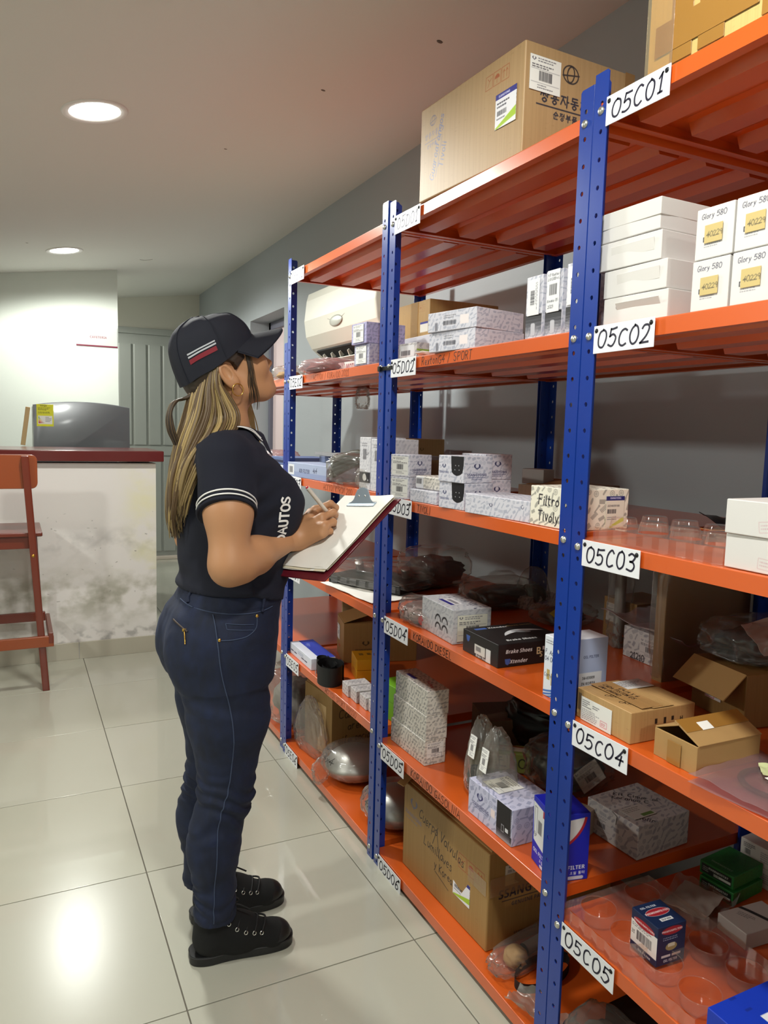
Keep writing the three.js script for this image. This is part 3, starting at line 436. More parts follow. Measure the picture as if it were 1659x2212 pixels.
  part(st, 'backrest', new THREE.ExtrudeGeometry(back, { depth: 0.014, bevelEnabled: true, bevelSize: 0.003, bevelThickness: 0.003, bevelSegments: 2 }).translate(0, 1.112, 0.205), W2);
  part(st, 'seat', softBox(0.47, 0.022, 0.42, 0.006).translate(0, 0.8, -0.01), W1);
  part(st, 'apron', softBox(0.42, 0.06, 0.02, 0.002).translate(0, 0.758, 0.17), W1); part(st, 'apron', softBox(0.42, 0.06, 0.02, 0.002).translate(0, 0.758, -0.16), W1);
  part(st, 'footrest', softBox(0.55, 0.055, 0.022, 0.003).translate(0, 0.262, 0.222), W2); part(st, 'footrest', softBox(0.5, 0.05, 0.022, 0.003).translate(0, 0.3, -0.17), W1);
  for (const m of [-1, 1]) part(st, 'stretcher', softBox(0.022, 0.055, 0.43, 0.003).translate(m * 0.262, 0.28, 0.02), W1);
}
// ---------------------------------------------------------------- air conditioner on the grey wall
{
  const o = thing('air_conditioner', 'ivory split air conditioner on the grey wall with open louvre', 'air conditioner', [XR, 1.76, -3.66]);
  const L = 0.94, prof = [[0, 0.0], [-0.06, 0.0], [-0.11, 0.012], [-0.165, 0.055], [-0.2, 0.115], [-0.212, 0.2], [-0.2, 0.31], [-0.19, 0.345], [-0.15, 0.36], [0, 0.36]];
  const sh = new THREE.Shape(prof.map((p) => new THREE.Vector2(...p)));
  const shell = new THREE.ExtrudeGeometry(sh, { depth: L - 0.02, bevelEnabled: true, bevelSize: 0.01, bevelThickness: 0.01, bevelSegments: 3 }).translate(0, 0, -L / 2 + 0.01); 
  part(o, 'housing', shell, M.ivory);
  const seam = []; for (let i = 0; i <= 20; i++) { const z = -L / 2 + 0.015 + i / 20 * (L - 0.03), k = Math.abs(z) / (L / 2); seam.push([-0.2185 + 0.004 * k, 0.2 - 0.055 * (1 - k) * (1 - k) + 0.03 * k, z]); }
  part(o, 'panel_seam', tube(seam, 0.0016, 40, 5), STD({ name: 'seam_shadow_gap', color: 0x9c968a, roughness: 0.6 }));
  part(o, 'badge', new THREE.SphereGeometry(1, 20, 12).scale(0.006, 0.028, 0.085), STD({ name: 'badge', color: 0xb9bbb2, roughness: 0.3, metalness: 0.3 }), { at: [-0.2195, 0.155, 0] });
  const mouth = new THREE.Shape([[-0.088, -0.004], [-0.158, 0.04], [-0.15, 0.05], [-0.08, 0.008]].map((p) => new THREE.Vector2(...p)));
  part(o, 'air_outlet', new THREE.ExtrudeGeometry(mouth, { depth: L - 0.14, bevelEnabled: false }).translate(-0.011, -0.0105, -L / 2 + 0.07), STD({ name: 'outlet_dark', color: 0x16171a, roughness: 0.7 }));
  for (let i = 0; i < 7; i++) part(o, 'vane', softBox(0.05, 0.034, 0.006, 0.002).rotateZ(0.56), M.ivory, { at: [-0.132, 0.006, -L / 2 + 0.13 + i * 0.115], turn: [0, 0.5, 0] });
  part(o, 'louvre', softBox(0.07, 0.006, L - 0.16, 0.002).rotateZ(-0.15), M.ivory, { at: [-0.125, -0.03, 0] });
}
// ---------------------------------------------------------------- bolted steel racks
const X0 = 0.988, DEPTH = 0.6, PW = 0.036, PT = 0.002;
const postGeos = {};
function flange(h, phase) {   // perforated strip in the xy plane, PW wide, facing +z
  const key = h + ' ' + phase; if (postGeos[key]) return postGeos[key];
  const s = new THREE.Shape(); s.moveTo(0, 0); s.lineTo(PW, 0); s.lineTo(PW, h - 0.004); s.lineTo(PW - 0.004, h); s.lineTo(0, h);
  for (let y = phase; y < h - 0.008; y += 0.05) { const q = new THREE.Path(); q.absellipse(PW * 0.56, y, 0.0042, 0.0046, 0, Math.PI * 2, true); s.holes.push(q); }
  return postGeos[key] = new THREE.ExtrudeGeometry(s, { depth: PT, bevelEnabled: false, curveSegments: 5 });
}
const bendGeo = {};
const boltGeo = lathe([[0.0001, 0.0052], [0.004, 0.0048], [0.0066, 0.0028], [0.0074, 0.0004], [0.0074, 0]], 16).rotateZ(Math.PI / 2), rivetGeo = lathe([[0.0001, 0.0022], [0.003, 0.0018], [0.0045, 0]], 12).rotateZ(Math.PI / 2);
// an angle post: its corner at (x, z); front runs along sz from the corner, the other flange runs along sx
function post(parent, x, z, sx, sz, h, name = 'upright') {
  const a = flange(h, 0.012).clone(), b = flange(h, 0.036).clone();
  // strip along x: width axis +x; strip along z: turned so that its width runs along z
  b.translate(0, 0, -PT / 2); if (sx < 0) b.rotateY(Math.PI);
  a.translate(0, 0, -PT / 2); a.rotateY(sz > 0 ? -Math.PI / 2 : Math.PI / 2);
  return part(parent, name, merge([a, b]), M.blue, { at: [x, 0, z] });
}
const shelfGeoCache = {};
function shelfGeos(L) {
  const k = L.toFixed(3); if (shelfGeoCache[k]) return shelfGeoCache[k];
  const t = 0.0014, lip = 0.03, D = DEPTH - 0.004, e = 0.0022;
  // pan: top sheet with folded front, back and ends, and the inward return of the front lip
  const front = new THREE.Shape(); front.moveTo(e, 0); front.quadraticCurveTo(0, 0, 0, -e); front.lineTo(0, -lip); front.lineTo(0.018, -lip); front.lineTo(0.018, -lip + t); front.lineTo(t, -lip + t); front.lineTo(t, -t - 0.001); front.lineTo(D - t, -t - 0.001); front.lineTo(D - t, -lip + t); front.lineTo(D - 0.018, -lip + t); front.lineTo(D - 0.018, -lip); front.lineTo(D, -lip); front.lineTo(D, -e); front.quadraticCurveTo(D, 0, D - e, 0);
  const pan = new THREE.ExtrudeGeometry(front, { depth: L, bevelEnabled: false, curveSegments: 4 }).translate(0, 0, -L / 2);
  const ends = merge([pan, box(D - 2 * t, lip - 0.003, t, D / 2, -lip / 2, L / 2 - t), box(D - 2 * t, lip - 0.003, t, D / 2, -lip / 2, -L / 2 + t), box(D - 0.04, t, 0.016, D / 2, -lip + 0.002, L / 2 - 0.009), box(D - 0.04, t, 0.016, D / 2, -lip + 0.002, -L / 2 + 0.009)]);
  const hat = new THREE.Shape(); [[-0.055, 0], [-0.036, -0.002], [-0.026, -0.024], [0.026, -0.024], [0.036, -0.002], [0.055, 0]].forEach((p, i) => (i ? hat.lineTo(...p) : hat.moveTo(...p)));
  const rib = new THREE.ExtrudeGeometry(hat, { depth: L - 0.07, bevelEnabled: false }).translate(0, 0, -L / 2 + 0.035);
  return shelfGeoCache[k] = { pan: ends, rib };
}
// levels: [y, sign text or '', ink]; za is the far end, zb the near end
function rack(label, za, zb, h, levels, o = {}) {
  const zc = (za + zb) / 2, x0 = o.x ?? X0, L = zb - za, t = thing('shelf_rack', label, 'shelf rack', [x0, 0, zc], 0, undefined);
  for (const [z, sz] of [[za - zc, 1], [zb - zc, -1]]) { post(t, 0, z, 1, sz, h, 'upright'); post(t, DEPTH, z, -1, sz, h, 'upright'); }
  const g = shelfGeos(L - 0.008);
  for (const [y, text, look] of levels) {
    const s = part(t, 'shelf', g.pan, M.orange, { at: [0.002, y, 0] });
    for (const q of [0.1, 0.235, 0.37, 0.505]) part(s, 'stiffener', g.rib, M.orange, { at: [q, -0.0028, 0] });
    for (const [z, c] of [[-L / 2 + PW * 0.56, 1], [L / 2 - PW * 0.56, 1]]) part(t, 'bolt', boltGeo, M.zinc, { at: [-0.0015, y - 0.016, z] });
    if (text) {
      const z0 = -L / 2 + (o.plateAt ?? 0.036), pw = 0.15, ph = 0.051, p = part(t, 'shelf_sign', softBox(0.0016, ph, pw, 0.0006, { n: 1 }), M.plate, { at: [-0.0035, y - ph / 2 + 0.001, z0 + pw / 2], label: 'white plate with the handwritten code ' + text, turn: [(mulberry(y * 100)() - 0.5) * 0.02, 0, 0] });
      const lines = writing(text, 0.030, { seed: Math.round(y * 1000 + za * 77), slant: 0.14, wobble: 0.55, gap: 1.9 }), w = lines.width;
      const ig = ink(lines, 0.0038).rotateY(-Math.PI / 2).translate(-0.0011, -0.0155, -w / 2 + 0.003);
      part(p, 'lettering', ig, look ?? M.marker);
      for (const q of [-pw / 2 + 0.007, pw / 2 - 0.008]) part(p, 'rivet', rivetGeo, M.darkMetal, { at: [-0.0009, ph / 2 - 0.009, q] });
    }
  }
  if (o.lips) for (const [y, text, z, size, mat, w] of o.lips) { const lines = writing(text, size, { seed: 5, wobble: 0.5, gap: 1.4 }); part(t, 'lip_writing', ink(lines, w ?? 0.0018).rotateY(-Math.PI / 2).translate(0.0016, y - 0.026, z - zc), mat ?? M.markerBlack, { label: 'black marker writing ' + text + ' on the shelf edge' }); }
  return t;
}
const LV = { C: [1.965, 1.556, 1.152, 0.79, 0.36, 0.045], D: [1.956, 1.556, 1.16, 0.8, 0.405, 0.045], E: [1.96, 1.556, 1.165, 0.802, 0.432, 0.05], F: [1.556, 1.165, 0.802, 0.432, 0.05] };
rack('nearest blue and orange steel rack, with the plates 05C01 to 05C05', -1.156, -0.235, 2.018, LV.C.map((y, i) => [y, i < 5 ? '05C0' + (i + 1) : '']));
rack('second blue and orange steel rack, with the plates 05D01 to 05D06', -2.008, -1.159, 2.004, LV.D.map((y, i) => [y, '05D0' + (i + 1), i === 0 ? M.inkGlare : undefined]), { lips: [[1.556, 'RextonG4 / SPORT', -1.80, 0.021, M.markerBlack], [1.16, 'TIVOLI', -1.80, 0.018, M.markerBlack], [0.8, 'KORANDO DIESEL', -1.80, 0.019, M.markerBlack, 0.0022], [0.405, 'KORANDO GASOLINA', -1.79, 0.021, M.markerBlack]] });
rack('third blue and orange steel rack, with the plates 05E01 to 05E06', -2.905, -2.022, 2.014, LV.E.map((y, i) => [y, '05E0' + (i + 1), i === 0 ? M.inkGlare : undefined]), { lips: [[1.556, 'ACTYON / KORANDO 2021', -2.62, 0.02, M.markerFaint], [1.165, 'ACTYON KYRON 200', -2.50, 0.02, M.markerFaint], [0.432, 'ACTYON SPORT MUSSO', -2.45, 0.019, M.markerFaint]] });
rack('farthest, lower blue and orange steel rack behind the woman', -3.82, -2.925, 1.695, LV.F.map((y) => [y, '']), { x: 0.994 });
{   // black cable tie holding the second and third rack together
  const t = thing('cable_tie', 'black cable tie around the two uprights left of plate 05D02', 'cable tie', [0.984, 1.535, -2.01]);
  part(t, 'band', softBox(0.003, 0.012, 0.1, 0.001, { n: 1 }), M.blackGloss); part(t, 'buckle', softBox(0.008, 0.016, 0.014, 0.002, { n: 1 }), M.blackGloss, { at: [-0.004, 0, -0.03] });
}
// ---------------------------------------------------------------- soft things: film bags, sheets, rings
function crumple(w, h, d, seed, o = {}) {   // a creased film bag standing on y = 0
  const nu = o.nu ?? 44, nv = o.nv ?? 30, g = new THREE.SphereGeometry(1, nu, nv), p = g.attributes.position, e = o.square ?? 0.62, amp = o.amp ?? 0.16, fr = o.freq ?? 2.2;
  for (let i = 0; i < p.count; i++) {
    let [x, y, z] = [p.getX(i), p.getY(i), p.getZ(i)];
    const s = (q) => Math.sign(q) * Math.pow(Math.abs(q), e);
    const n1 = 1 - 2 * Math.abs(perlin.noise(x * fr + seed, y * fr, z * fr)), n2 = 1 - 2 * Math.abs(perlin.noise(x * fr * 2.7, y * fr * 2.7 + seed, z * fr * 2.7)), k = 1 + amp * (n1 - 0.4) + amp * 0.45 * (n2 - 0.4);
    let X = s(x) * k, Y = s(y) * (1 + amp * 0.6 * (n1 - 0.4)), Z = s(z) * k;
    if (o.pinch) { const t = clamp((Y + 1) / 2, 0, 1), q = lerp(1, 1 - o.pinch, t * t); X *= lerp(1, q, 0.8); Z *= q * q; }
    p.setXYZ(i, X * w / 2, Math.max(0.001, (Y + 1) * h / 2 + (o.sag ?? 0) * X * X), Z * d / 2);
  }
  const m = mergeVertices(deleteUv(g), 1e-5); m.computeVertexNormals(); return m;
}
function deleteUv(g) { g.deleteAttribute('uv'); g.deleteAttribute('normal'); return g; }
function lump(w, h, d, seed, amp = 0.3, fr = 1.4) { return crumple(w, h, d, seed, { amp, freq: fr, nu: 26, nv: 18, square: 0.8 }); }
function bag(name, label, cat, pos, size, rot, o = {}) {
  const t = thing(name, label, cat, pos, rot, o.group); t.size = size;
  part(t, o.filmName ?? 'film', crumple(...size, o.seed ?? 1, o), o.mat ?? M.film);
  (o.inside ?? []).forEach(([n, geo, mat, at, turn]) => part(t, n, geo, mat, { at: at ?? [0, 0.002, 0], turn }));
  return t;
}
function sheetGeo(w, d, seed, o = {}) {   // a sheet lying on y = 0 with lifted, curled edges
  const g = softBox(w, o.t ?? 0.0016, d, 0.0004, { n: 14 }), p = g.attributes.position;
  for (let i = 0; i < p.count; i++) { const x = p.getX(i) / w * 2, z = p.getZ(i) / d * 2; p.setY(i, p.getY(i) + 0.001 + (o.curl ?? 0.02) * (x * x * (0.5 + perlin.noise(seed, x, z)) + 0.4 * z * z * (0.5 + perlin.noise(x * 2, seed, z))) + (o.wave ?? 0.004) * (0.6 + perlin.noise(x * 2.4 + seed, z * 2.4, seed))); }
  g.computeBoundingBox(); const lo = g.boundingBox.min.y; g.translate(0, -lo + 0.0004, 0); g.computeVertexNormals(); return g;
}
function sheet(name, label, cat, pos, w, d, rot, mat, o = {}) { const t = thing(name, label, cat, pos, rot, o.group); part(t, o.part ?? 'sheet', sheetGeo(w, d, o.seed ?? 1, o), mat); if (o.tilt) t.rotation.set(...o.tilt); return t; }
const white = fillAll('#dad6d3'), lav = partsPattern('#d4d2dc', '#aeb0c0', 3), lavBig = partsPattern('#c3c2da', '#9a9cb8', 8, 1.5), warm = partsPattern('#ded8cf', '#a39f9b', 5), cream = partsPattern('#ece6d6', '#aaa69c', 6, 1.4), grey = partsPattern('#c9c4c2', '#98949a', 9, 1.3);
const C = LV.C, D = LV.D, E = LV.E, F = LV.F;

// ================================================================ nearest rack
{
  let b = carton('parcel_carton', 'big tan carton closed with wide tape, black GENUINE band, above plate 05C01', 'box', [1.0, C[0], -0.6], 0.34, 0.27, 0.435, 0.01, { nx: (c, w, h) => { c.fillStyle = '#26262e'; c.fillRect(w * 0.33, h * 0.68, w * 0.6, 26); print(c, 'GENUINE', w * 0.36, h * 0.68 + 13, 22, '#d8c48c', { align: 'left' }); } }, { base: card('#c9ab6a', 4), ppm: 1000, bulge: 0.003 });
  for (const [a, w] of [[-0.145, 0.045], [-0.085, 0.05], [0.03, 0.05]]) stick(b, 'tape', 'nx', a, 0, w, 0.262, M.tape);
  stick(b, 'tape', 'nx', -0.1, -0.085, 0.2, 0.05, M.tape, { lift: 0.0008 }); stick(b, 'loose_film', 'nx', -0.19, -0.02, 0.06, 0.22, M.tapeClear, { lift: 0.0016 });
  // four white flat cartons
  const wl = ['topmost of the four plain white flat boxes beside the first upright', 'second from top of the four plain white flat boxes', 'third from top of the four plain white flat boxes', 'lowest of the four plain white flat boxes above plate 05C02'];
  [[1.711, -0.996, 0.052], [1.659, -0.99, 0.05], [1.608, -0.974, 0.05], [1.5565, -0.968, 0.05]].forEach(([y, z, h], i) => { b = carton('flat_white_box', wl[i], 'box', [1.008, y, z], 0.17, h, 0.15, 0.02 + 0.02 * (i % 2), {}, { base: white, ppm: 300, bulge: 0.002, group: 'plain white flat boxes on the nearest rack' }); if (i) part(b, 'tuck_flap', softBox(0.0015, 0.022, 0.1, 0.0005, { n: 2 }), M.whiteCard, { at: [-0.0862, h / 2 + 0.004, 0.01], turn: [0, 0, i === 3 ? 0.5 : 0.12] }); else part(b, 'lid', softBox(0.174, 0.03, 0.154, 0.0015, { n: 3, bulge: 0.001 }), M.whiteCard, { at: [0, h - 0.0135, 0] }); });
  // four boxes with handwriting and a tan sticker
  const gl = ['upper left of the four white boxes marked Glory 580', 'upper right of the four white boxes marked Glory 580', 'lower left of the four white boxes marked Glory 580', 'lower right of the four white boxes marked Glory 580'];
  [[1.6375, -0.838], [1.6375, -0.763], [1.5565, -0.84], [1.5565, -0.764]].forEach(([y, z], i) => { b = carton('marked_white_box', gl[i], 'box', [1.0, y, z], 0.09, 0.08, 0.0715, 0, { nx: (c, w, h) => { scrawl(c, 'Glory 580', 10, 17, 8.2, '#2b2940', 0.9, { seed: i + 3 }); print(c, 'DFSK', w * 0.42, h * 0.62, 11, '#33323a', { wide: 1.2 }); greyLines(c, 18, h * 0.7, w * 0.45, 7, 2, i, '#8f8d94'); } }, { base: white, ppm: 1150, group: 'white boxes marked Glory 580' }); stick(b, 'tan_sticker', 'nx', 0.0005, -0.002, 0.034, 0.028, null, { draw: (c, w, h) => { fillAll('#c9b274')(c, w, h); scrawl(c, '40229', 4, 19, 8, '#2a2626', 0.9, { seed: i + 9 }); } }); });
  // third shelf
  const w3 = ['upper of the two glossy white boxes at the right edge above plate 05C03', 'lower of the two glossy white boxes at the right edge above plate 05C03'];
  [1.2065, 1.1525].forEach((y, i) => { b = carton('glossy_white_box', w3[i], 'box', [1.0, y, -0.53], 0.22, 0.0535, 0.28, i ? 0 : 0.015, { nx: (c, w, h) => { c.save(); c.translate(60, h * 0.72); c.rotate(i ? 0.06 : -0.14); c.strokeStyle = '#c9a3a8'; c.lineWidth = 0.7; c.strokeRect(0, -8, 34, 16); greyLines(c, 3, -5, 28, 10, 2, i, '#cbb2b6'); c.restore(); } }, { base: white, ppm: 1000, group: 'glossy white boxes on the third shelf' }); });
  sheet('kraft_sheet', 'curled sheet of brown kraft paper at the back of the shelf above plate 05C03', 'paper', [1.40, C[2], -0.98], 0.24, 0.3, 0.5, M.kraft, { curl: 0.03, seed: 4 });
  sheet('black_film_sheet', 'crumpled black plastic sheet at the back of the third shelf', 'plastic sheet', [1.45, C[2], -1.02], 0.26, 0.26, 0.2, M.blackGloss, { curl: 0.05, wave: 0.02, seed: 8 });
  bag('yellow_foam_bag', 'clear bag with a yellow foam piece behind the blister tray', 'bag', [1.23, C[2], -0.83], [0.13, 0.055, 0.12], 0.3, { seed: 3, mat: M.filmHazy, inside: [['foam', lump(0.085, 0.035, 0.08, 4), STD({ name: 'yellow_foam', color: 0xdccf52, roughness: 0.8 })]] });
  // fourth shelf
  b = carton('brown_carton', 'brown carton with a delivery note and three handwritten lines on top', 'box', [1.0, C[3], -0.983], 0.158, 0.06, 0.152, -0.03, { nx: (c, w, h) => { bars(c, 5, 9, 9, 34, 3); }, py: (c, w, h) => { c.save(); c.translate(w * 0.5, h * 0.5); c.rotate(Math.PI / 2); c.restore(); scrawl(c, 'CAJA X 4', w * 0.10, h * 0.66, 9, '#2a1a10', 1.3, { rot: 0.9 }); scrawl(c, 'CADA PISTON ES', w * 0.10, h * 0.40, 9, '#2a1a10', 1.3, { rot: 0.9, seed: 3 }); }, pz: (c, w, h) => { c.fillStyle = '#241c16'; for (const [x, q] of [[0.36, 10], [0.5, 12], [0.62, 8]]) c.fillRect(w * x, h * 0.3, 6, q); print(c, 'H', w * 0.78, h * 0.42, 13, '#241c16'); } }, { base: card('#b9925f', 6), ppm: 1150, bulge: 0.002 });
  stick(b, 'tape', 'py', 0, 0, 0.05, 0.15, M.kraft, { spin: 0.0 });
  stick(b, 'writing_strip', 'py', -0.024, 0.002, 0.05, 0.146, null, { draw: (c, w, h) => { card('#ad8452', 3)(c, w, h); c.save(); c.translate(w, 0); c.rotate(Math.PI / 2); scrawl(c, 'CAJA X 4', 44, 16, 9, '#20150e', 1.5); scrawl(c, 'CADA PISTON ES', 14, 31, 9, '#20150e', 1.5, { seed: 2 }); scrawl(c, 'UNA UNIDAD', 18, 45, 8.4, '#20150e', 1.4, { seed: 4 }); c.restore(); }, lift: 0.0008 });
  stick(b, 'delivery_note', 'nx', -0.016, -0.006, 0.088, 0.047, null, { draw: (c, w, h) => { fillAll('#e6e4e0')(c, w, h); greyLines(c, 4, 4, 26, 16, 4, 3, '#55535a'); greyLines(c, 34, 8, 24, 8, 2, 5, '#55535a'); greyLines(c, 4, 22, 50, 22, 6, 7, '#8e8c92'); c.strokeStyle = '#c2455c'; c.lineWidth = 0.7; c.strokeRect(58, 30, 18, 11); greyLines(c, 60, 33, 14, 6, 2, 2, '#c2455c'); } });
  stick(b, 'address_label', 'py', 0.03, 0.045, 0.08, 0.045, null, { draw: (c, w, h) => { fillAll('#dcdad8')(c, w, h); greyLines(c, 5, 5, 66, 30, 6, 6); }, lift: 0.0004 });
  // open brown box with a raised lid
  b = thing('open_brown_box', 'low brown box with a tent-like half open lid and a small white tag', 'box', [1.087, C[3], -0.888], -0.02); b.size = [0.152, 0.05, 0.095];
  const wall = (w, h) => softBox(w, h, 0.003, 0.001, { n: 3, bulge: 0.0006 });
  part(b, 'wall', wall(0.152, 0.05), M.kraft, { at: [0, 0.025, 0.046] }); part(b, 'wall', wall(0.152, 0.05), M.kraft, { at: [0, 0.025, -0.046] });
  part(b, 'wall', wall(0.092, 0.05), M.kraft, { at: [-0.0745, 0.025, 0], turn: [0, Math.PI / 2, 0] }); part(b, 'wall', wall(0.092, 0.05), M.kraft, { at: [0.0745, 0.025, 0], turn: [0, Math.PI / 2, 0] }); part(b, 'base', softBox(0.15, 0.003, 0.092, 0.001), M.kraft, { at: [0, 0.002, 0] });
  const fl = part(b, 'lid_flap', softBox(0.15, 0.003, 0.062, 0.001).translate(0, 0, -0.03), M.kraft, { at: [0.002, 0.051, 0.0475], turn: [0.42, 0, 0] }); part(b, 'lid_flap', softBox(0.15, 0.003, 0.055, 0.001).translate(0, 0, 0.027), M.kraft, { at: [0, 0.051, -0.0475], turn: [-0.4, 0, 0] });
  part(fl, 'white_tag', softBox(0.026, 0.001, 0.018, 0.0003, { n: 1 }), M.paper, { at: [-0.025, 0.0024, -0.038] }); part(fl, 'tape', softBox(0.15, 0.0008, 0.03, 0.0003, { n: 1 }), M.tape, { at: [0, 0.002, -0.045] });
  part(b, 'inner_flap', softBox(0.03, 0.003, 0.08, 0.001).translate(0.015, 0, 0), M.kraftDark, { at: [-0.073, 0.048, 0], turn: [0, 0, -0.5] });
  stick(b, 'tape', 'nx', 0.0, -0.004, 0.03, 0.04, M.tape);
  // carton with one flap hanging outwards, behind
  b = carton('flapped_carton', 'dark brown carton with one flap folded outwards under a bag of parts', 'box', [1.262, C[3], -0.95], 0.27, 0.108, 0.15, -0.16, {}, { base: card('#8a6636', 8), ppm: 500 });
  part(b, 'open_flap', softBox(0.07, 0.003, 0.148, 0.001).translate(-0.035, 0, 0), M.kraft, { at: [-0.135, 0.109, 0], turn: [0, 0, 0.75] });
  stick(b, 'red_label', 'nx', -0.01, -0.012, 0.045, 0.02, null, { draw: (c, w, h) => { fillAll('#cfc6c2')(c, w, h); c.strokeStyle = '#b04a58'; c.lineWidth = 1.4; c.strokeRect(2, 2, 24, h - 4); greyLines(c, 4, 5, 20, 9, 2, 3, '#b04a58'); greyLines(c, 28, 4, 14, 12, 3, 3); } });
  b = bag('parts_bag', 'clear bag of dark metal parts with a crumpled note lying on the flapped carton', 'bag', [1.40, C[3] + 0.109, -1.02], [0.25, 0.085, 0.16], -0.1, { seed: 12, mat: M.film, inside: [['engine_part', lump(0.2, 0.06, 0.11, 3, 0.35), M.darkMetal], ['pin', tube([[-0.06, 0.03, 0.06], [0.02, 0.045, 0.068], [0.08, 0.03, 0.06]], 0.009, 14, 8), M.chrome]] });
  part(b, 'note', sheetGeo(0.14, 0.075, 5, { curl: 0.012, wave: 0.006, t: 0.001 }), STD({ name: 'crumpled_note', color: 0xb8a9a4, roughness: 0.85 }), { at: [-0.02, 0.062, 0.045], turn: [0.75, 0.1, 0.12], label: 'crumpled pinkish note' });
  // flat carton panel in film standing at the joint of the two racks
  b = thing('cardboard_panel', 'tall flat cardboard panel in clear film standing behind the flapped carton', 'cardboard', [1.445, C[3] + 0.001, -1.215], 0.0); part(b, 'panel', softBox(0.28, 0.31, 0.03, 0.002, { bulge: 0.002 }).translate(0, 0.155, 0), M.kraftDark); part(b, 'film', crumple(0.3, 0.312, 0.05, 7, { square: 0.3, amp: 0.06 }), M.film);
  b = carton('labelled_parts_box', 'pale grey box marked 21210 with a stock label, behind the third upright', 'box', [1.372, D[3], -1.26], 0.2, 0.078, 0.14, -0.06, { nx: (c, w, h) => { barLabel(c, w * 0.42, h * 0.2, w * 0.52, h * 0.6, { bg: '#cfc8c6' }); scrawl(c, '21210', w * 0.2, h * 0.97, 15, '#1c181c', 2.2, { slant: -0.05 }); } }, { base: grey, ppm: 650 });
  sheet('pink_film_sheet', 'pinkish film sheet draped over the box marked 21210', 'plastic sheet', [1.40, D[3] + 0.085, -1.3], 0.2, 0.22, 0.3, M.filmPink, { curl: 0.03, seed: 3, tilt: [0.15, 0.2, -0.12] });
  b = carton('emblem_carton', 'dark brown carton with a winged emblem at the back of the shelf', 'box', [1.44, D[3], -1.42], 0.14, 0.12, 0.12, 0, { pz: (c, w, h) => { maker(c, w * 0.45, h * 0.42, 12, '#3a2716'); }, nx: (c, w, h) => barLabel(c, 10, 15, 40, 50, { bg: '#b9b1aa' }) }, { base: card('#7d5c33', 3), ppm: 500 });
  // gasket ring in a flat bag
  b = thing('gasket_bag', 'flat clear bag with a dark seal ring and a green note above plate 05C05', 'bag', [1.085, C[3] + 0.001, -0.755], 0.1); part(b, 'film', sheetGeo(0.2, 0.17, 6, { curl: 0.006, wave: 0.006, t: 0.001 }), M.filmPink, { at: [0, 0.009, 0] }); part(b, 'film', sheetGeo(0.2, 0.17, 9, { curl: 0.002, wave: 0.001, t: 0.001 }), M.filmPink);
  part(b, 'seal_ring', new THREE.TorusGeometry(0.055, 0.0055, 8, 40).rotateX(Math.PI / 2).scale(1, 0.7, 1), M.black, { at: [0.015, 0.006, 0] }); part(b, 'green_note', sheetGeo(0.05, 0.075, 2, { curl: 0.003, t: 0.0008 }), STD({ name: 'pale_green_note', color: 0xc9cf9a, roughness: 0.8 }), { at: [0.035, 0.0165, 0.0], turn: [0, 0.7, 0] }); part(b, 'white_tag', softBox(0.035, 0.0006, 0.013, 0.0002, { n: 1 }), M.paper, { at: [0.0, 0.022, 0.005], turn: [0, -0.3, 0] });
  b = carton('small_striped_box', 'tiny black and white box at the right edge beside the gasket bag', 'box', [1.165, C[3], -0.8], 0.05, 0.022, 0.02, 0.1, { nx: (c, w, h) => { c.fillStyle = '#17161a'; c.fillRect(0, h * 0.05, w * 0.5, h * 0.35); c.fillRect(w * 0.5, h * 0.4, w * 0.5, h * 0.3); }, pz: (c, w, h) => { c.fillStyle = '#17161a'; c.fillRect(0, 0, w, h * 0.4); } }, { base: white, ppm: 1000 });
  // fifth shelf
  b = carton('scuffed_parts_box', 'grey patterned box with handwriting and a torn shiny label on its lid', 'box', [1.232, D[4] + 0.001, -1.168], 0.168, 0.08, 0.158, 0.05, { py: (c, w, h) => { scrawl(c, 'Gasolina', 14, h * 0.72, 15, '#17131a', 1.8, { rot: 0.95, seed: 4 }); c.save(); c.translate(w * 0.4, h * 0.06); c.rotate(0.78); scrawl(c, 'Kit Cigueñal', 4, 12, 15, '#1c181c', 1.7, { seed: 3 }); scrawl(c, 'Korando C', 0, 32, 15, '#1c181c', 1.7, { seed: 6 }); c.restore(); }, nx: (c, w, h) => { barLabel(c, w * 0.1, h * 0.3, w * 0.4, h * 0.55, { bg: '#bdb6b3' }); c.strokeStyle = '#1a1614'; c.lineWidth = 1.6; c.beginPath(); c.moveTo(w * 0.48, -1); c.lineTo(w * 0.6, 6); c.lineTo(w * 0.59, h * 0.32); c.stroke(); } }, { base: partsPattern('#b7b1ae', '#8f8b90', 9, 1.3), ppm: 900, bulge: 0.002 });
  stick(b, 'shiny_label', 'py', -0.035, -0.03, 0.07, 0.05, null, { draw: (c, w, h) => { fillAll('#bfbab4')(c, w, h); greyLines(c, 5, 5, 58, 18, 3, 4, '#8a8680'); c.fillStyle = '#5d7a3d'; c.fillRect(w * 0.45, h * 0.72, w * 0.5, h * 0.22); } }); 
  b = carton('small_label_box', 'small dark carton with a barcode beside the blue oil filter box', 'box', [1.15, D[4], -1.27], 0.09, 0.06, 0.11, 0.4, { nx: (c, w, h) => bars(c, w * 0.3, h * 0.3, w * 0.4, h * 0.4, 4), py: (c, w, h) => greyLines(c, 8, 8, w - 20, 20, 3, 3) }, { base: card('#9a8a7c', 3), ppm: 600 });
  const th = ['upper of the two green thermostat boxes', 'lower of the two green thermostat boxes'];
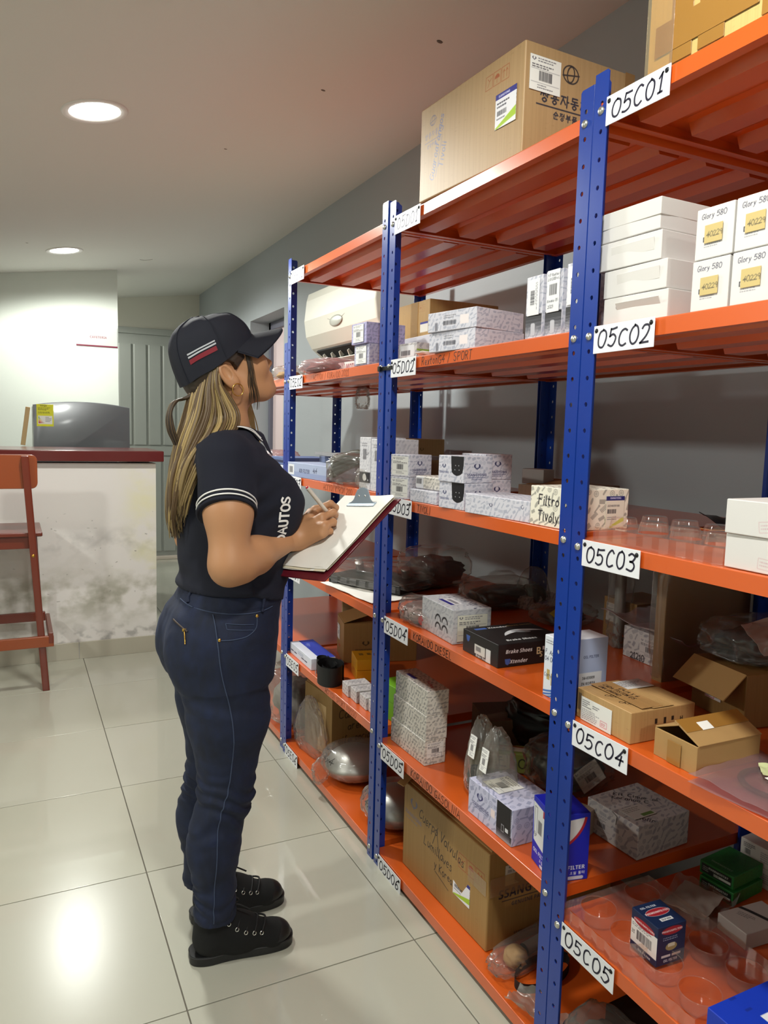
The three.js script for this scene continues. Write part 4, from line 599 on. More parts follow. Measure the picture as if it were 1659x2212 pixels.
  [[0.03, 0.0], [0.0, 0.008]].forEach(([dy, dz], i) => { b = carton('thermostat_box', th[i], 'box', [1.361 - dz, C[4] + dy, -1.018 + dz], 0.108, 0.0298, 0.082, 0.1, { nx: (c, w, h) => { c.fillStyle = '#0e1310'; c.fillRect(w * 0.06, h * 0.16, w * 0.88, h * 0.66); print(c, 'THERMOSTAT', w * 0.56, h * 0.36, 7.4, '#d6dbd4'); c.fillStyle = '#d2d6cf'; c.fillRect(w * 0.42, h * 0.54, w * 0.5, h * 0.2); print(c, i ? '82024' : '82230', w * 0.5, h * 0.64, 5, '#22301f'); greyLines(c, w * 0.09, h * 0.3, w * 0.22, h * 0.4, 3, i, '#b9c0b6'); }, py: (c, w, h) => { const r = mulberry(4); for (let k = 0; k < 500; k++) { c.fillStyle = `rgba(6,40,12,${0.3 + 0.4 * r()})`; c.fillRect(r() * w, r() * h, 1.4, 1.4); } c.save(); c.translate(w * 0.16, h * 0.5); c.rotate(Math.PI / 2); print(c, 'THERMOSTAT', 0, 0, 8, '#8fa08a'); c.restore(); }, pz: (c, w, h) => { const r = mulberry(8); for (let k = 0; k < 300; k++) { c.fillStyle = `rgba(6,40,12,${0.3 + 0.4 * r()})`; c.fillRect(r() * w, r() * h, 1.4, 1.4); } } }, { base: fillAll('#1e6a2a'), ppm: 1000, group: 'green thermostat boxes' }); });
  const wr = ['upper of two white labelled boxes behind the green thermostat boxes', 'lower of two white labelled boxes behind the green thermostat boxes'];
  [0.046, 0].forEach((dy, i) => carton('white_label_box', wr[i], 'box', [1.475, C[4] + dy, -0.99], 0.1, 0.0455, 0.1, 0.05, { nx: (c, w, h) => { greyLines(c, 8, 6, 34, 12, 3, 3, '#45434a'); bars(c, 12, 20, 14, 12, 5); greyLines(c, 50, 10, 36, 24, 5, 6); } }, { base: fillAll('#cfcac6'), ppm: 700, group: 'white labelled boxes on the fifth shelf' }));
  b = thing('pouch_with_note', 'clear pouch with a grey printed note lying behind the blue oil filter box', 'pouch', [1.27, C[4] + 0.001, -1.04], 0.35); part(b, 'film', sheetGeo(0.17, 0.13, 4, { curl: 0.02, wave: 0.012, t: 0.001 }), M.film); part(b, 'note', sheetGeo(0.11, 0.085, 3, { curl: 0.004, wave: 0.004, t: 0.001 }), STD({ name: 'grey_note', color: 0x9a8f86, roughness: 0.8 }), { at: [0, 0.016, 0] });
  carton('small_grey_box', 'small light grey box with a black stripe near the right edge', 'box', [1.258, C[4], -0.904], 0.12, 0.034, 0.072, -0.08, { py: (c, w, h) => { c.save(); c.translate(w * 0.45, h * 0.5); c.rotate(1.2); c.fillStyle = '#2a2829'; c.fillRect(-40, -20, 80, 9); greyLines(c, -26, -2, 40, 16, 3, 3, '#6b6664'); c.restore(); } }, { base: fillAll('#b5aca6'), ppm: 900 });
  // clear blister trays
  const trayGeo = (L, W, cols, rows, up) => {
    const list = [], q = 0.0008, Hh = up;
    const skirt = (n, ax) => { const s = new THREE.Shape(), a = n / 2, k = Math.round(n / 0.018), pts = []; for (let i = 0; i <= k; i++) { const x = -a + i * n / k; pts.push([x, (i % 2) * 0.0028]); } pts.forEach((p, i) => (i ? s.lineTo(...p) : s.moveTo(...p))); for (let i = pts.length - 1; i >= 0; i--) s.lineTo(pts[i][0], pts[i][1] + q); return new THREE.ExtrudeGeometry(s, { depth: Hh, bevelEnabled: false }).rotateX(-Math.PI / 2); };
    const a = skirt(L); list.push(a.clone().rotateY(Math.PI / 2).translate(-W / 2, 0, 0), a.clone().rotateY(-Math.PI / 2).translate(W / 2, 0, 0)); const c = skirt(W); list.push(c.clone().translate(0, 0, L / 2), c.clone().rotateY(Math.PI).translate(0, 0, -L / 2));
    return list;
  };
  const tray = (name, label, pos, rot, L, W, rows, cols, h, cup) => {
    const t = thing(name, label, 'tray', pos, rot); part(t, 'skirt', merge(trayGeo(L, W, 0, 0, h)), M.blister);
    const s = new THREE.Shape(); s.moveTo(-W / 2, -L / 2); s.lineTo(W / 2, -L / 2); s.lineTo(W / 2, L / 2); s.lineTo(-W / 2, L / 2); const cells = [];
    for (let i = 0; i < rows; i++) for (let j = 0; j < cols; j++) { const x = -W / 2 + (j + 0.5) * W / cols, y = -L / 2 + (i + 0.5) * L / rows; cells.push([x, -y]); const p = new THREE.Path(); p.absarc(x, y, cup, 0, Math.PI * 2, true); s.holes.push(p); }
    part(t, 'tray_top', new THREE.ExtrudeGeometry(s, { depth: 0.0008, bevelEnabled: false, curveSegments: 18 }).rotateX(-Math.PI / 2), M.blister, { at: [0, h, 0] });
    return [t, cells, cup];
  };
  { const [t, cells, r] = tray('blister_tray', 'empty clear blister tray with upright cups above plate 05C03', [1.085, C[2] + 0.0005, -0.965], 0.03, 0.29, 0.165, 4, 2, 0.026, 0.027); const g = lathe([[r, 0], [r * 0.86, 0.019], [r * 0.8, 0.021], [0.0001, 0.021]], 28); for (const [x, z] of cells) part(t, 'cup', g, M.blister, { at: [x, 0.026, z] }); }
  { const [t, cells, r] = tray('cup_tray', 'large clear blister tray with round cups along the edge of plate 05C05', [1.115, C[4] + 0.0005, -0.965], 0.0, 0.34, 0.24, 4, 2, 0.03, 0.036); const g = lathe([[r, 0], [r * 0.88, -0.026], [r * 0.8, -0.0285], [0.0001, -0.0285]], 30), rim = new THREE.TorusGeometry(r, 0.0012, 6, 30).rotateX(Math.PI / 2); for (const [x, z] of cells) { part(t, 'cup', g, M.blister, { at: [x, 0.03, z] }); part(t, 'cup_rim', rim, M.blister, { at: [x, 0.031, z] }); } }
  b = carton('oil_filter_box', 'small dark blue oil filter box with red oval badge standing in the clear tray', 'box', [1.052, C[4] + 0.006, -0.935], 0.07, 0.079, 0.07, -0.05, { nx: (c, w, h) => { c.fillStyle = '#e6e4e2'; c.fillRect(0, h * 0.26, w, h * 0.56); c.fillStyle = '#a3202c'; c.beginPath(); c.ellipse(w * 0.5, h * 0.22, w * 0.4, h * 0.1, 0, 0, 7); c.fill(); print(c, 'PREMIUMFILTERS', w * 0.5, h * 0.22, 6.4, '#e6d6d6'); bars(c, w * 0.25, h * 0.45, w * 0.56, h * 0.24, 6); scrawl(c, '31', 3, h * 0.6, 7, '#222', 0.8); print(c, 'OIL FILTER', w * 0.55, h * 0.91, 6.4, '#e6e4e2'); greyLines(c, 4, h * 0.32, w - 10, 7, 2, 4); }, py: (c, w, h) => { print(c, 'OIL FILTER', w * 0.4, h * 0.18, 7.4, '#d8dbe2'); c.fillStyle = '#a3202c'; c.beginPath(); c.ellipse(w * 0.5, h * 0.44, w * 0.4, h * 0.15, 0, 0, 7); c.fill(); c.strokeStyle = '#d9c9c9'; c.lineWidth = 0.8; c.stroke(); print(c, 'PREMIUMFILTERS', w * 0.5, h * 0.44, 7, '#e9dada'); c.fillStyle = '#dcdcdc'; c.fillRect(w * 0.3, h * 0.7, w * 0.42, h * 0.12); print(c, 'DLF-058', w * 0.51, h * 0.76, 6, '#223'); }, pz: (c, w, h) => { c.fillStyle = '#a3202c'; c.beginPath(); c.ellipse(w * 0.5, h * 0.14, w * 0.36, h * 0.1, 0, 0, 7); c.fill(); print(c, 'PREMIUMFILTERS', w * 0.5, h * 0.14, 6, '#e9dada'); greyLines(c, w * 0.2, h * 0.28, w * 0.6, 8, 2, 3, '#9aa0b6'); c.fillStyle = '#9a8a5c'; c.beginPath(); c.ellipse(w * 0.5, h * 0.55, w * 0.2, h * 0.1, 0, 0, 7); c.fill(); c.fillStyle = '#cfc9b2'; c.fillRect(w * 0.38, h * 0.46, w * 0.24, h * 0.09); for (const q of [0.26, 0.62]) { c.fillStyle = '#c9c9cc'; c.fillRect(w * q - 6, h * 0.74, 22, 5); } print(c, 'OIL FILTER', w * 0.5, h * 0.9, 6.6, '#d8dbe2'); } }, { base: fillAll('#10254a'), ppm: 1500 });
  b = carton('royal_blue_box', 'royal blue flat box with a white label at the lower right corner', 'box', [0.99, C[4] + 0.001, -0.42], 0.26, 0.072, 0.35, 0.0, { py: (c, w, h) => { const r = mulberry(3); for (let k = 0; k < 60; k++) { c.fillStyle = 'rgba(8,30,110,.5)'; c.fillRect(r() * w, r() * h, 14, 5); } c.fillStyle = '#e6e6ea'; c.fillRect(w * 0.24, h * 0.14, w * 0.6, h * 0.24); greyLines(c, w * 0.28, h * 0.16, w * 0.5, h * 0.18, 6, 4); } }, { base: fillAll('#0a35b4'), ppm: 800 });
  // lowest shelf of the nearest rack, in deep shade
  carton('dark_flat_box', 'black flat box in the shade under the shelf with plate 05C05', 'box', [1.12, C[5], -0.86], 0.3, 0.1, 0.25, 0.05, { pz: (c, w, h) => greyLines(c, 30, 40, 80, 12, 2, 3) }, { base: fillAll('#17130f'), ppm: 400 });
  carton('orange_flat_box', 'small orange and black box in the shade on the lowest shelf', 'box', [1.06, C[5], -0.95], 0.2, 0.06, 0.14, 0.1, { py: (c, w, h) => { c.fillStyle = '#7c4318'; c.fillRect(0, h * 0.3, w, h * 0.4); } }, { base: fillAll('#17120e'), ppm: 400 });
  bag('grey_film_bag', 'grey dusty film bag at the bottom edge beside the first upright', 'bag', [1.06, C[5], -1.06], [0.13, 0.12, 0.14], 0.2, { seed: 15, mat: M.filmHazy, inside: [['grey_part', lump(0.1, 0.09, 0.1, 3), STD({ name: 'grey_part', color: 0x5d5a55, roughness: 0.7 })]] });
}
// ================================================================ second rack
{
  let b = carton('large_parts_carton', 'largest tan carton, with a round emblem and scrawled words, on the top shelf', 'box', [1.0, D[0], -1.4], 0.32, 0.235, 0.43, 0.04, { nx: (c, w, h) => { oldBadge(c, 62, 44, 14, '#70616e'); scrawl(c, '(주)쌍용자동차'.slice(3), 24, 84, 14, '#7c7086', 1.4, { wobble: 0 }); c.fillStyle = '#7c7086'; c.fillRect(24, 92, 84, 1.6); scrawl(c, '순정부품', 36, 108, 10, '#7c7086', 1.1, { wobble: 0 }); c.save(); c.translate(70, 196); c.rotate(-1.28); scrawl(c, 'Guardafangos', 0, 0, 21, '#6d6d92', 2.6, { seed: 6, slant: 0.2 }); c.fillStyle = '#6d6d92'; c.fillRect(10, 8, 96, 1.6); scrawl(c, 'Tivoli', 34, 34, 20, '#6d6d92', 2.4, { seed: 8 }); c.restore(); pictos(c, 290, 28, 26, '#a1552f'); }, pz: (c, w, h) => { oldBadge(c, 128, 44, 22, '#3a3233'); scrawl(c, '쌍용자동차', 44, 116, 24, '#33303c', 3.4, { wobble: 0 }); c.fillStyle = '#33303c'; c.fillRect(34, 122, 150, 3); scrawl(c, '순정부품', 82, 146, 15, '#33303c', 2.4, { wobble: 0 }); } }, { base: card('#b08f66', 5), ppm: 950, bulge: 0.003, r: 0.004 });
  stick(b, 'stock_label', 'nx', 0.155, -0.002, 0.075, 0.075, null, { draw: (c, w, h) => qualityLabel(c, 0, 0, w, h) });
  stick(b, 'white_label', 'pz', -0.105, 0.055, 0.086, 0.072, null, { draw: (c, w, h) => barLabel(c, 0, 0, w, h) });
  stick(b, 'tape', 'pz', 0.145, 0, 0.03, 0.235, M.kraftDark); part(b, 'torn_flap', softBox(0.03, 0.003, 0.06, 0.001), M.kraftDark, { at: [0.02, 0.239, 0.16], turn: [0.2, 0.2, 0.3] });  // darker strip down the right end of this face, and a loose flap
  // second shelf
  const fl = ['upper of two flat patterned boxes above the words RextonG4 SPORT', 'lower of two flat patterned boxes above the words RextonG4 SPORT'];
  [[1.6055, -1.552, 0.2], [1.5565, -1.556, 0.15]].forEach(([y, z, r], i) => carton('flat_parts_box', fl[i], 'box', [1.0, y, z], 0.165, 0.0485, 0.178, r, { nx: (c, w, h) => { c.fillStyle = '#8e8d98'; bars(c, w * 0.34, h * 0.5, w * 0.26, h * 0.22, i + 3); greyLines(c, w * 0.34, h * 0.2, w * 0.26, h * 0.2, 2, i); c.fillStyle = '#7e7d88'; c.fillRect(w * 0.16, h * 0.55, w * 0.06, h * 0.4); c.strokeStyle = '#cda6ac'; c.lineWidth = 0.6; c.fillStyle = '#efe2e2'; c.fillRect(w * 0.68, h * 0.3, w * 0.17, h * 0.45); } }, { base: lav, ppm: 750, group: 'flat patterned boxes on the second shelf' }));
  const sl = ['first from the left of three standing boxes with black fading prints', 'middle one of three standing boxes, with handwriting', 'last of three standing boxes, touching the first upright'];
  [[-1.302, 0.056, 0.13], [-1.243, 0.054, 0.132], [-1.184, 0.052, 0.138]].forEach(([z, d, h], i) => { b = carton('standing_parts_box', sl[i], 'box', [1.0 + 0.004 * i, 1.5565, z], 0.1, h, d, 0, { nx: (c, w, H) => { const g = c.createLinearGradient(0, H, 0, H * 0.62); g.addColorStop(0, '#c9c8d2'); g.addColorStop(1, '#1b1a20'); c.fillStyle = '#24232a'; for (let k = 0; k < 14; k++) { const q = k / 14, y = H * (0.66 + 0.33 * q); c.fillRect(0, y, w, (1 - q) * H * 0.024 + 0.3); } c.fillStyle = '#b9b8c0'; c.beginPath(); c.roundRect(w * 0.36, H * 0.76, w * 0.26, H * 0.2, 4); c.fill(); c.fillStyle = '#1b1a20'; c.fillRect(0, H * 0.62, w, H * 0.07); } }, { base: lav, ppm: 800, group: 'standing boxes with black fading prints' }); stick(b, 'white_label', 'nx', 0, i === 0 ? 0.02 : 0.024, 0.04, i === 1 ? 0.085 : 0.075, null, { draw: (c, w, H) => { fillAll('#e6e5e6')(c, w, H); c.save(); c.translate(w / 2, H / 2); c.rotate(Math.PI / 2 * (i === 1 ? 0 : 1)); if (i === 1) { scrawl(c, 'Y.P Rexton G4', -18, -30, 5.4, '#22222c', 0.8); scrawl(c, '2.0/2013-6 200', -18, -22, 4.8, '#22222c', 0.8); bars(c, -12, -14, 24, 22, 4); scrawl(c, 'Korando 05', -18, 22, 5.2, '#22222c', 0.8); scrawl(c, '2023', -16, 34, 6, '#22222c', 0.9); } else { greyLines(c, -30, -14, 58, 8, 2, i); bars(c, -14, -4, 30, 14, i + 2); } c.restore(); } }); });
  stick(b, 'pink_tag', 'nx', 0, -0.018, 0.014, 0.03, M.filmPink, {});
  carton('tied_parts_box', 'small barcoded grey box with a green band behind plate 05D02', 'box', [1.02, 1.5565, -1.885], 0.075, 0.046, 0.09, 0.12, { nx: (c, w, h) => { c.fillStyle = '#dedee2'; c.fillRect(8, 6, w - 20, h - 14); bars(c, 14, h * 0.45, w * 0.5, h * 0.3, 4); }, pz: (c, w, h) => { c.fillStyle = '#86a63a'; c.fillRect(0, h * 0.4, w, 5); } }, { base: grey, ppm: 700 });
  sheet('folded_leaflet', 'folded pale leaflet on the shelf edge right of plate 05D02', 'leaflet', [1.03, 1.557, -1.80], 0.05, 0.1, 0.3, M.paper, { curl: 0.012, seed: 4 });
  b = carton('grey_flat_carton', 'large flat pale grey carton under the tan emblem carton', 'box', [1.17, 1.5565, -2.06], 0.34, 0.1, 0.34, 0, {}, { base: fillAll('#c9c8d0'), ppm: 300 });
  b = carton('tan_emblem_carton', 'tan carton with a winged emblem and shiny clear tape on the second shelf', 'box', [1.19, 1.6575, -2.12], 0.26, 0.115, 0.26, 0, { pz: (c, w, h) => { maker(c, w * 0.45, h * 0.4, 21, '#40301f', false); }, nx: (c, w, h) => { pictos(c, w - 90, 14, 18, '#9a6a3c'); c.fillStyle = '#2f2f86'; c.fillRect(w - 60, h * 0.6, 50, 6); c.fillStyle = '#dcd6cc'; c.fillRect(w - 60, h * 0.6 + 6, 50, 26); } }, { base: card('#a7834f', 3), ppm: 600 });
  stick(b, 'clear_tape', 'nx', 0.03, 0, 0.05, 0.114, M.tapeClear);
  // third shelf
  const gift = (c, w, h) => { maker(c, w * 0.46, h * 0.36, h * 0.2, '#2f3157'); };
  const win = (c, w, h) => { c.fillStyle = '#121116'; c.beginPath(); c.moveTo(w * 0.5, -1); c.lineTo(w + 2, -1); c.lineTo(w + 2, h * 0.2); c.lineTo(w * 0.96, h * 0.62); c.quadraticCurveTo(w * 0.75, h * 0.86, w * 0.56, h * 0.62); c.closePath(); c.fill(); c.fillStyle = '#c9c9cf'; for (const [a, q] of [[0.66, 0.5], [0.82, 0.5], [0.68, 0.34], [0.8, 0.34]]) c.fillRect(w * a, h * q, 3, 2.4); winged(c, w * 0.24, h * 0.38, h * 0.13, '#2f3157'); print(c, 'SSANGYONG', w * 0.24, h * 0.64, h * 0.1, '#4b4d70'); };
  const endLab = (c, w, h) => barLabel(c, w * 0.08, h * 0.08, w * 0.86, h * 0.84, { seed: 5 });
  const L3 = { a: 'patterned box with winged emblem and end label behind plate 05D03', d: 'patterned box with a dark cut-out window', e: 'patterned emblem box in the second row' };
  [0.0635, 0].forEach((dy, i) => carton('emblem_parts_box', (i ? 'lower' : 'upper') + ' ' + L3.a, 'box', [0.995, D[2] + dy, -1.862], 0.092, 0.063, 0.075, 0.3, { pz: gift, nx: endLab }, { base: lav, ppm: 850, group: 'emblem boxes on the third shelf' }));
  [0.0675, 0].forEach((dy, i) => carton('window_parts_box', (i ? 'lower' : 'upper') + ' ' + L3.d, 'box', [0.99 + 0.004 * i, D[2] + dy, -1.569], 0.094, 0.067, 0.102, 0.12, { pz: gift, nx: win }, { base: lav, ppm: 900, group: 'emblem boxes on the third shelf' }));
  [0.0685, 0].forEach((dy, i) => carton('emblem_parts_box', (i ? 'lower' : 'upper') + ' ' + L3.e, 'box', [1.128, D[2] + dy, -1.68], 0.09, 0.068, 0.11, 0.05, { pz: gift }, { base: lav, ppm: 850, group: 'emblem boxes on the third shelf' }));
  carton('wedge_parts_box', 'low patterned box under the wrapped parcel', 'box', [0.995, D[2], -1.705], 0.11, 0.034, 0.135, 0.05, {}, { base: lav, ppm: 800 });
  b = carton('wrapped_parcel', 'small wrapped patterned parcel lying on the low patterned box', 'box', [1.015, D[2] + 0.035, -1.72], 0.09, 0.036, 0.12, 0.1, { nx: (c, w, h) => { c.fillStyle = '#d9d8dc'; c.fillRect(0, 0, w * 0.35, h); bars(c, w * 0.06, h * 0.2, w * 0.22, h * 0.4, 4); } }, { base: warm, ppm: 800, bulge: 0.003, r: 0.005 });
  carton('long_parts_box', 'long low patterned box on the shelf edge right of the word TIVOLI', 'box', [1.0, D[2], -1.312], 0.12, 0.047, 0.232, 0.08, { nx: (c, w, h) => { winged(c, w * 0.43, h * 0.42, 7, '#33344f'); c.strokeStyle = '#33344f'; c.lineWidth = 1.2; c.beginPath(); c.arc(w * 0.9, h * 0.3, 4, 0, 5); c.stroke(); } }, { base: lav, ppm: 900 });
  b = carton('filter_box', 'cream patterned box marked Filtro Com Tivoly behind the first upright', 'box', [1.0, D[2], -1.172], 0.15, 0.084, 0.135, 0.02, { nx: (c, w, h) => { scrawl(c, 'Filtro Com', w * 0.2, h * 0.46, 20, '#16131a', 2.6, { seed: 5, wobble: 0.5 }); scrawl(c, 'Tivoly', w * 0.2, h * 0.86, 20, '#16131a', 2.6, { seed: 9, wobble: 0.5 }); } }, { base: cream, ppm: 1000 });
  stick(b, 'stock_label', 'pz', 0.036, -0.005, 0.05, 0.066, null, { draw: (c, w, h) => { fillAll('#e6dfcf')(c, w, h); c.fillStyle = '#2a2a6e'; c.fillRect(0, 0, w, 9); print(c, 'SSANGYONG', w / 2, 4.6, 5, '#dcdcf2'); print(c, '2234035100', w * 0.4, 20, 6, '#33323a'); bars(c, 4, 27, 24, 9, 3); greyLines(c, 4, 42, 30, 8, 2, 3); c.fillStyle = '#c9cf2e'; c.beginPath(); c.moveTo(w, 42); c.lineTo(w, 52); c.lineTo(14, h); c.lineTo(6, h); c.fill(); } });
  b = carton('small_grey_parcel', 'small grey box on the dusty brown carton at the back', 'box', [1.26, D[2] + 0.06, -1.60], 0.05, 0.04, 0.07, 0.3, {}, { base: fillAll('#8d8580'), ppm: 300 });
  b = carton('dusty_brown_carton', 'open dusty brown carton with faint printing at the back of the third shelf', 'box', [1.22, D[2], -1.52], 0.26, 0.06, 0.12, 0.1, { pz: (c, w, h) => scrawl(c, '21-0251', 40, 36, 11, '#2a211c', 1.5) }, { base: card('#6f5a47', 3), ppm: 500 });
  part(b, 'flap', softBox(0.1, 0.002, 0.12, 0.001), M.kraftDark, { at: [-0.06, 0.066, 0], turn: [0, 0, 0.15] });
  bag('tagged_film_bag', 'clear film bag with a tag in front of the dusty brown carton', 'bag', [1.22, D[2], -1.42], [0.16, 0.045, 0.1], 0.2, { seed: 5, inside: [['part_in_bag', lump(0.12, 0.025, 0.06, 5), M.kraftDark], ['tag', softBox(0.075, 0.002, 0.026, 0.001), M.paperCream, [0.03, 0.042, 0.0], [0.2, 0.2, 0.25]]] });
  // fourth shelf
  bag('printed_bubble_bag', 'crumpled bubble bag with dark red prints right of plate 05D04', 'bag', [1.075, D[3], -1.9], [0.17, 0.062, 0.13], 1.1, { seed: 31, mat: M.film, amp: 0.2, inside: [['printed_wrap', lump(0.14, 0.045, 0.1, 12, 0.3, 2.5), (() => { const q = SHEET.face(120, 120, 500, (c, w, h) => { fillAll('#a08a86')(c, w, h); const r = mulberry(5); for (let i = 0; i < 60; i++) { c.fillStyle = r() > 0.5 ? '#5a2630' : '#cfc2be'; c.fillRect(r() * w, r() * h, 8, 4); } }); return STD({ name: 'printed_wrap', color: 0x9c8480, roughness: 0.6 }); })()]] });
  bag('small_film_bag', 'small clear bag with a red mark beside the bearing box', 'bag', [1.04, D[3], -1.82], [0.07, 0.045, 0.09], 0.2, { seed: 8, inside: [['red_part', lump(0.03, 0.03, 0.04, 3), M.redPlastic]] });
  b = carton('bearing_box', 'silver grey box with four black half-shell prints on the shelf above KORANDO DIESEL', 'box', [1.015, D[3], -1.633], 0.115, 0.092, 0.186, -0.06, { nx: (c, w, h) => { winged(c, 26, h * 0.3, 10, '#8c8c98'); print(c, 'SSANGYONG', 28, h * 0.56, 8, '#9a9aa6'); c.strokeStyle = '#23232a'; c.lineWidth = 5; for (const [x, y] of [[0.55, 0.5], [0.76, 0.5], [0.55, 0.74], [0.76, 0.74]]) { c.beginPath(); c.arc(w * x, h * y, 15, Math.PI * 1.02, Math.PI * 1.98); c.stroke(); } }, py: (c, w, h) => { c.fillStyle = '#22227c'; c.fillRect(w * 0.2, h * 0.3, w * 0.1, h * 0.4); c.fillStyle = '#dcdade'; c.fillRect(w * 0.3, h * 0.3, w * 0.24, h * 0.4); bars(c, w * 0.36, h * 0.36, w * 0.1, h * 0.3, 4); const r = mulberry(4); for (let i = 0; i < 40; i++) { c.fillStyle = '#33364f'; c.fillRect(w * (0.5 + 0.5 * r()), r() * h, 7, 5); } } }, { base: partsPattern('#c2c2c6', '#a9aab2', 7, 1.2), ppm: 900 });
  stick(b, 'stock_label', 'pz', 0.0, -0.004, 0.09, 0.07, null, { draw: (c, w, h) => barLabel(c, 0, 0, w, h, { bg: '#dcdacb' }) });
  carton('brake_shoe_box', 'glossy black Brake Shoes box lying beside the silver bearing box', 'box', [1.012, D[3], -1.423], 0.2, 0.057, 0.162, -0.03, { nx: (c, w, h) => { const r = mulberry(2); for (let i = 0; i < 14; i++) { c.fillStyle = `rgba(150,150,152,${0.03 + 0.012 * i})`; c.fillRect(0, h * (0.4 + i * 0.045), w * 0.5, h * 0.05); } c.fillStyle = '#c9c8c2'; c.fillRect(w * 0.36, h * 0.42, w * 0.3, h * 0.42); bars(c, w * 0.4, h * 0.5, w * 0.14, h * 0.2, 4); print(c, 'Brake Shoes', w * 0.56, h * 0.9, 9, '#dcdcdc', { skew: 0.2 }); c.fillStyle = '#cfcfcf'; c.fillRect(w * 0.68, h * 0.4, w * 0.13, h * 0.58); c.fillStyle = '#3d5fa8'; c.beginPath(); c.moveTo(w * 0.1, h * 0.2); c.lineTo(w * 0.22, h * 0.2); c.lineTo(w * 0.2, h * 0.42); c.lineTo(w * 0.16, h * 0.5); c.lineTo(w * 0.12, h * 0.42); c.fill(); }, pz: (c, w, h) => { print(c, 'Brake Shoes', w * 0.3, h * 0.34, 13, '#e2e2e2', { skew: 0.2 }); print(c, 'B', w * 0.58, h * 0.44, 24, '#cdb98a'); print(c, 'RAKE', w * 0.71, h * 0.34, 12, '#e2e2e2'); print(c, 'S', w * 0.62, h * 0.6, 18, '#cdb98a'); print(c, 'HOES', w * 0.76, h * 0.6, 12, '#e2e2e2'); c.fillStyle = '#3d5fa8'; c.beginPath(); c.moveTo(20, h * 0.64); c.lineTo(36, h * 0.64); c.lineTo(34, h * 0.85); c.lineTo(28, h * 0.92); c.lineTo(22, h * 0.85); c.fill(); print(c, 'Xtender', 60, h * 0.78, 13, '#e2e2e2', { skew: 0.2 }); }, py: (c, w, h) => { c.fillStyle = '#c9cacd'; c.beginPath(); c.moveTo(w * 0.3, h * 0.62); c.bezierCurveTo(w * 0.4, h * 0.3, w * 0.75, h * 0.24, w * 0.95, h * 0.5); c.bezierCurveTo(w * 0.7, h * 0.4, w * 0.5, h * 0.46, w * 0.3, h * 0.62); c.fill(); c.fillStyle = '#8b8c90'; c.beginPath(); c.ellipse(w * 0.62, h * 0.46, 26, 10, 0.3, 0, 7); c.fill(); c.fillStyle = '#3d5fa8'; c.fillRect(w * 0.1, h * 0.1, 34, 14); print(c, 'Xtender', w * 0.44, h * 0.14, 15, '#e2e2e2', { skew: 0.2 }); print(c, 'BRAKE SHOES', w * 0.78, h * 0.12, 12, '#b5a46f'); print(c, 'Brake Shoes', w * 0.42, h * 0.84, 15, '#e2e2e2', { skew: 0.2 }); } }, { base: fillAll('#100f10'), ppm: 950 });
  b = carton('oil_filter_carton', 'white and pale blue filter box with handwriting behind the first upright', 'box', [1.0, D[3], -1.178], 0.118, 0.132, 0.062, -0.02, { nx: (c, w, h) => { greyLines(c, 5, 8, 40, 10, 2, 3); scrawl(c, 'F. Aceite Kor', 4, 38, 9, '#262a44', 1.1, { rot: 0.05 }); scrawl(c, '04 000 2.0', 3, 54, 9, '#262a44', 1.1, { seed: 3 }); c.fillStyle = '#b8a164'; c.fillRect(12, 72, 10, 22); c.fillRect(26, 78, 10, 26); scrawl(c, 'Corto', 3, 88, 8, '#262a44', 1); c.strokeStyle = '#3f6fb8'; c.lineWidth = 4; for (let i = 0; i < 3; i++) { c.beginPath(); c.moveTo(-2, 122 + i * 7); c.quadraticCurveTo(30, 118 + i * 6, 66, 100 + i * 4); c.stroke(); } }, pz: (c, w, h) => { fillAll('#aab6d6')(c, w, h); print(c, 'OIL FILTER', w * 0.62, h * 0.3, 8, '#4d5574'); c.fillStyle = '#dfe0e4'; c.fillRect(w * 0.3, h * 0.55, w * 0.58, h * 0.24); print(c, '34-03009', w * 0.58, h * 0.64, 8, '#333'); print(c, 'IN KOREA', w * 0.58, h * 0.73, 8, '#333'); } }, { base: fillAll('#dfe2ea'), ppm: 1000 });
  sheet('note_sheet', 'folded dusty papers between the bearing box and the wrapped patterned carton', 'paper', [1.22, D[3], -1.62], 0.16, 0.2, 0.3, STD({ name: 'dusty_paper', color: 0x6f5c50, roughness: 0.9 }), { curl: 0.008, seed: 5 });
  carton('shaded_parts_carton', 'grey patterned flat carton in clear film at the back of the fourth shelf', 'box', [1.44, D[3], -1.88], 0.14, 0.04, 0.18, 0.15, {}, { base: grey, ppm: 500 });
  bag('strapped_film_bag', 'film bag with a yellow tag next to the grey patterned flat carton', 'bag', [1.45, D[3], -1.72], [0.17, 0.06, 0.16], 0.2, { seed: 18, inside: [['dark_part', lump(0.12, 0.04, 0.1, 6), STD({ name: 'brownish_part', color: 0x5a463d, roughness: 0.8 })], ['yellow_tag', softBox(0.03, 0.0015, 0.02, 0.0005), STD({ name: 'yellow_tag', color: 0xb9b02c, roughness: 0.6 }), [-0.07, 0.045, 0.03], [0.4, 0, 0.5]]] });
  b = thing('film_roll', 'thin upright roll of crinkled clear film left of the first upright', 'film roll', [1.42, D[3] + 0.001, -1.46]); part(b, 'film', crumple(0.05, 0.34, 0.05, 9, { amp: 0.3, freq: 6, nu: 24, nv: 60, square: 0.5 }), M.film); part(b, 'core', lathe([[0.0001, 0], [0.014, 0], [0.014, 0.33], [0.0001, 0.33]], 14), STD({ name: 'grey_core', color: 0x7b7772, roughness: 0.7 }));
  bag('dark_parts_bag', 'dark film bag of parts in the middle at the back of the fourth shelf', 'bag', [1.40, D[3], -1.97], [0.26, 0.09, 0.16], 0.1, { seed: 41, inside: [['dark_part', lump(0.22, 0.06, 0.12, 9), M.blackGloss]] });
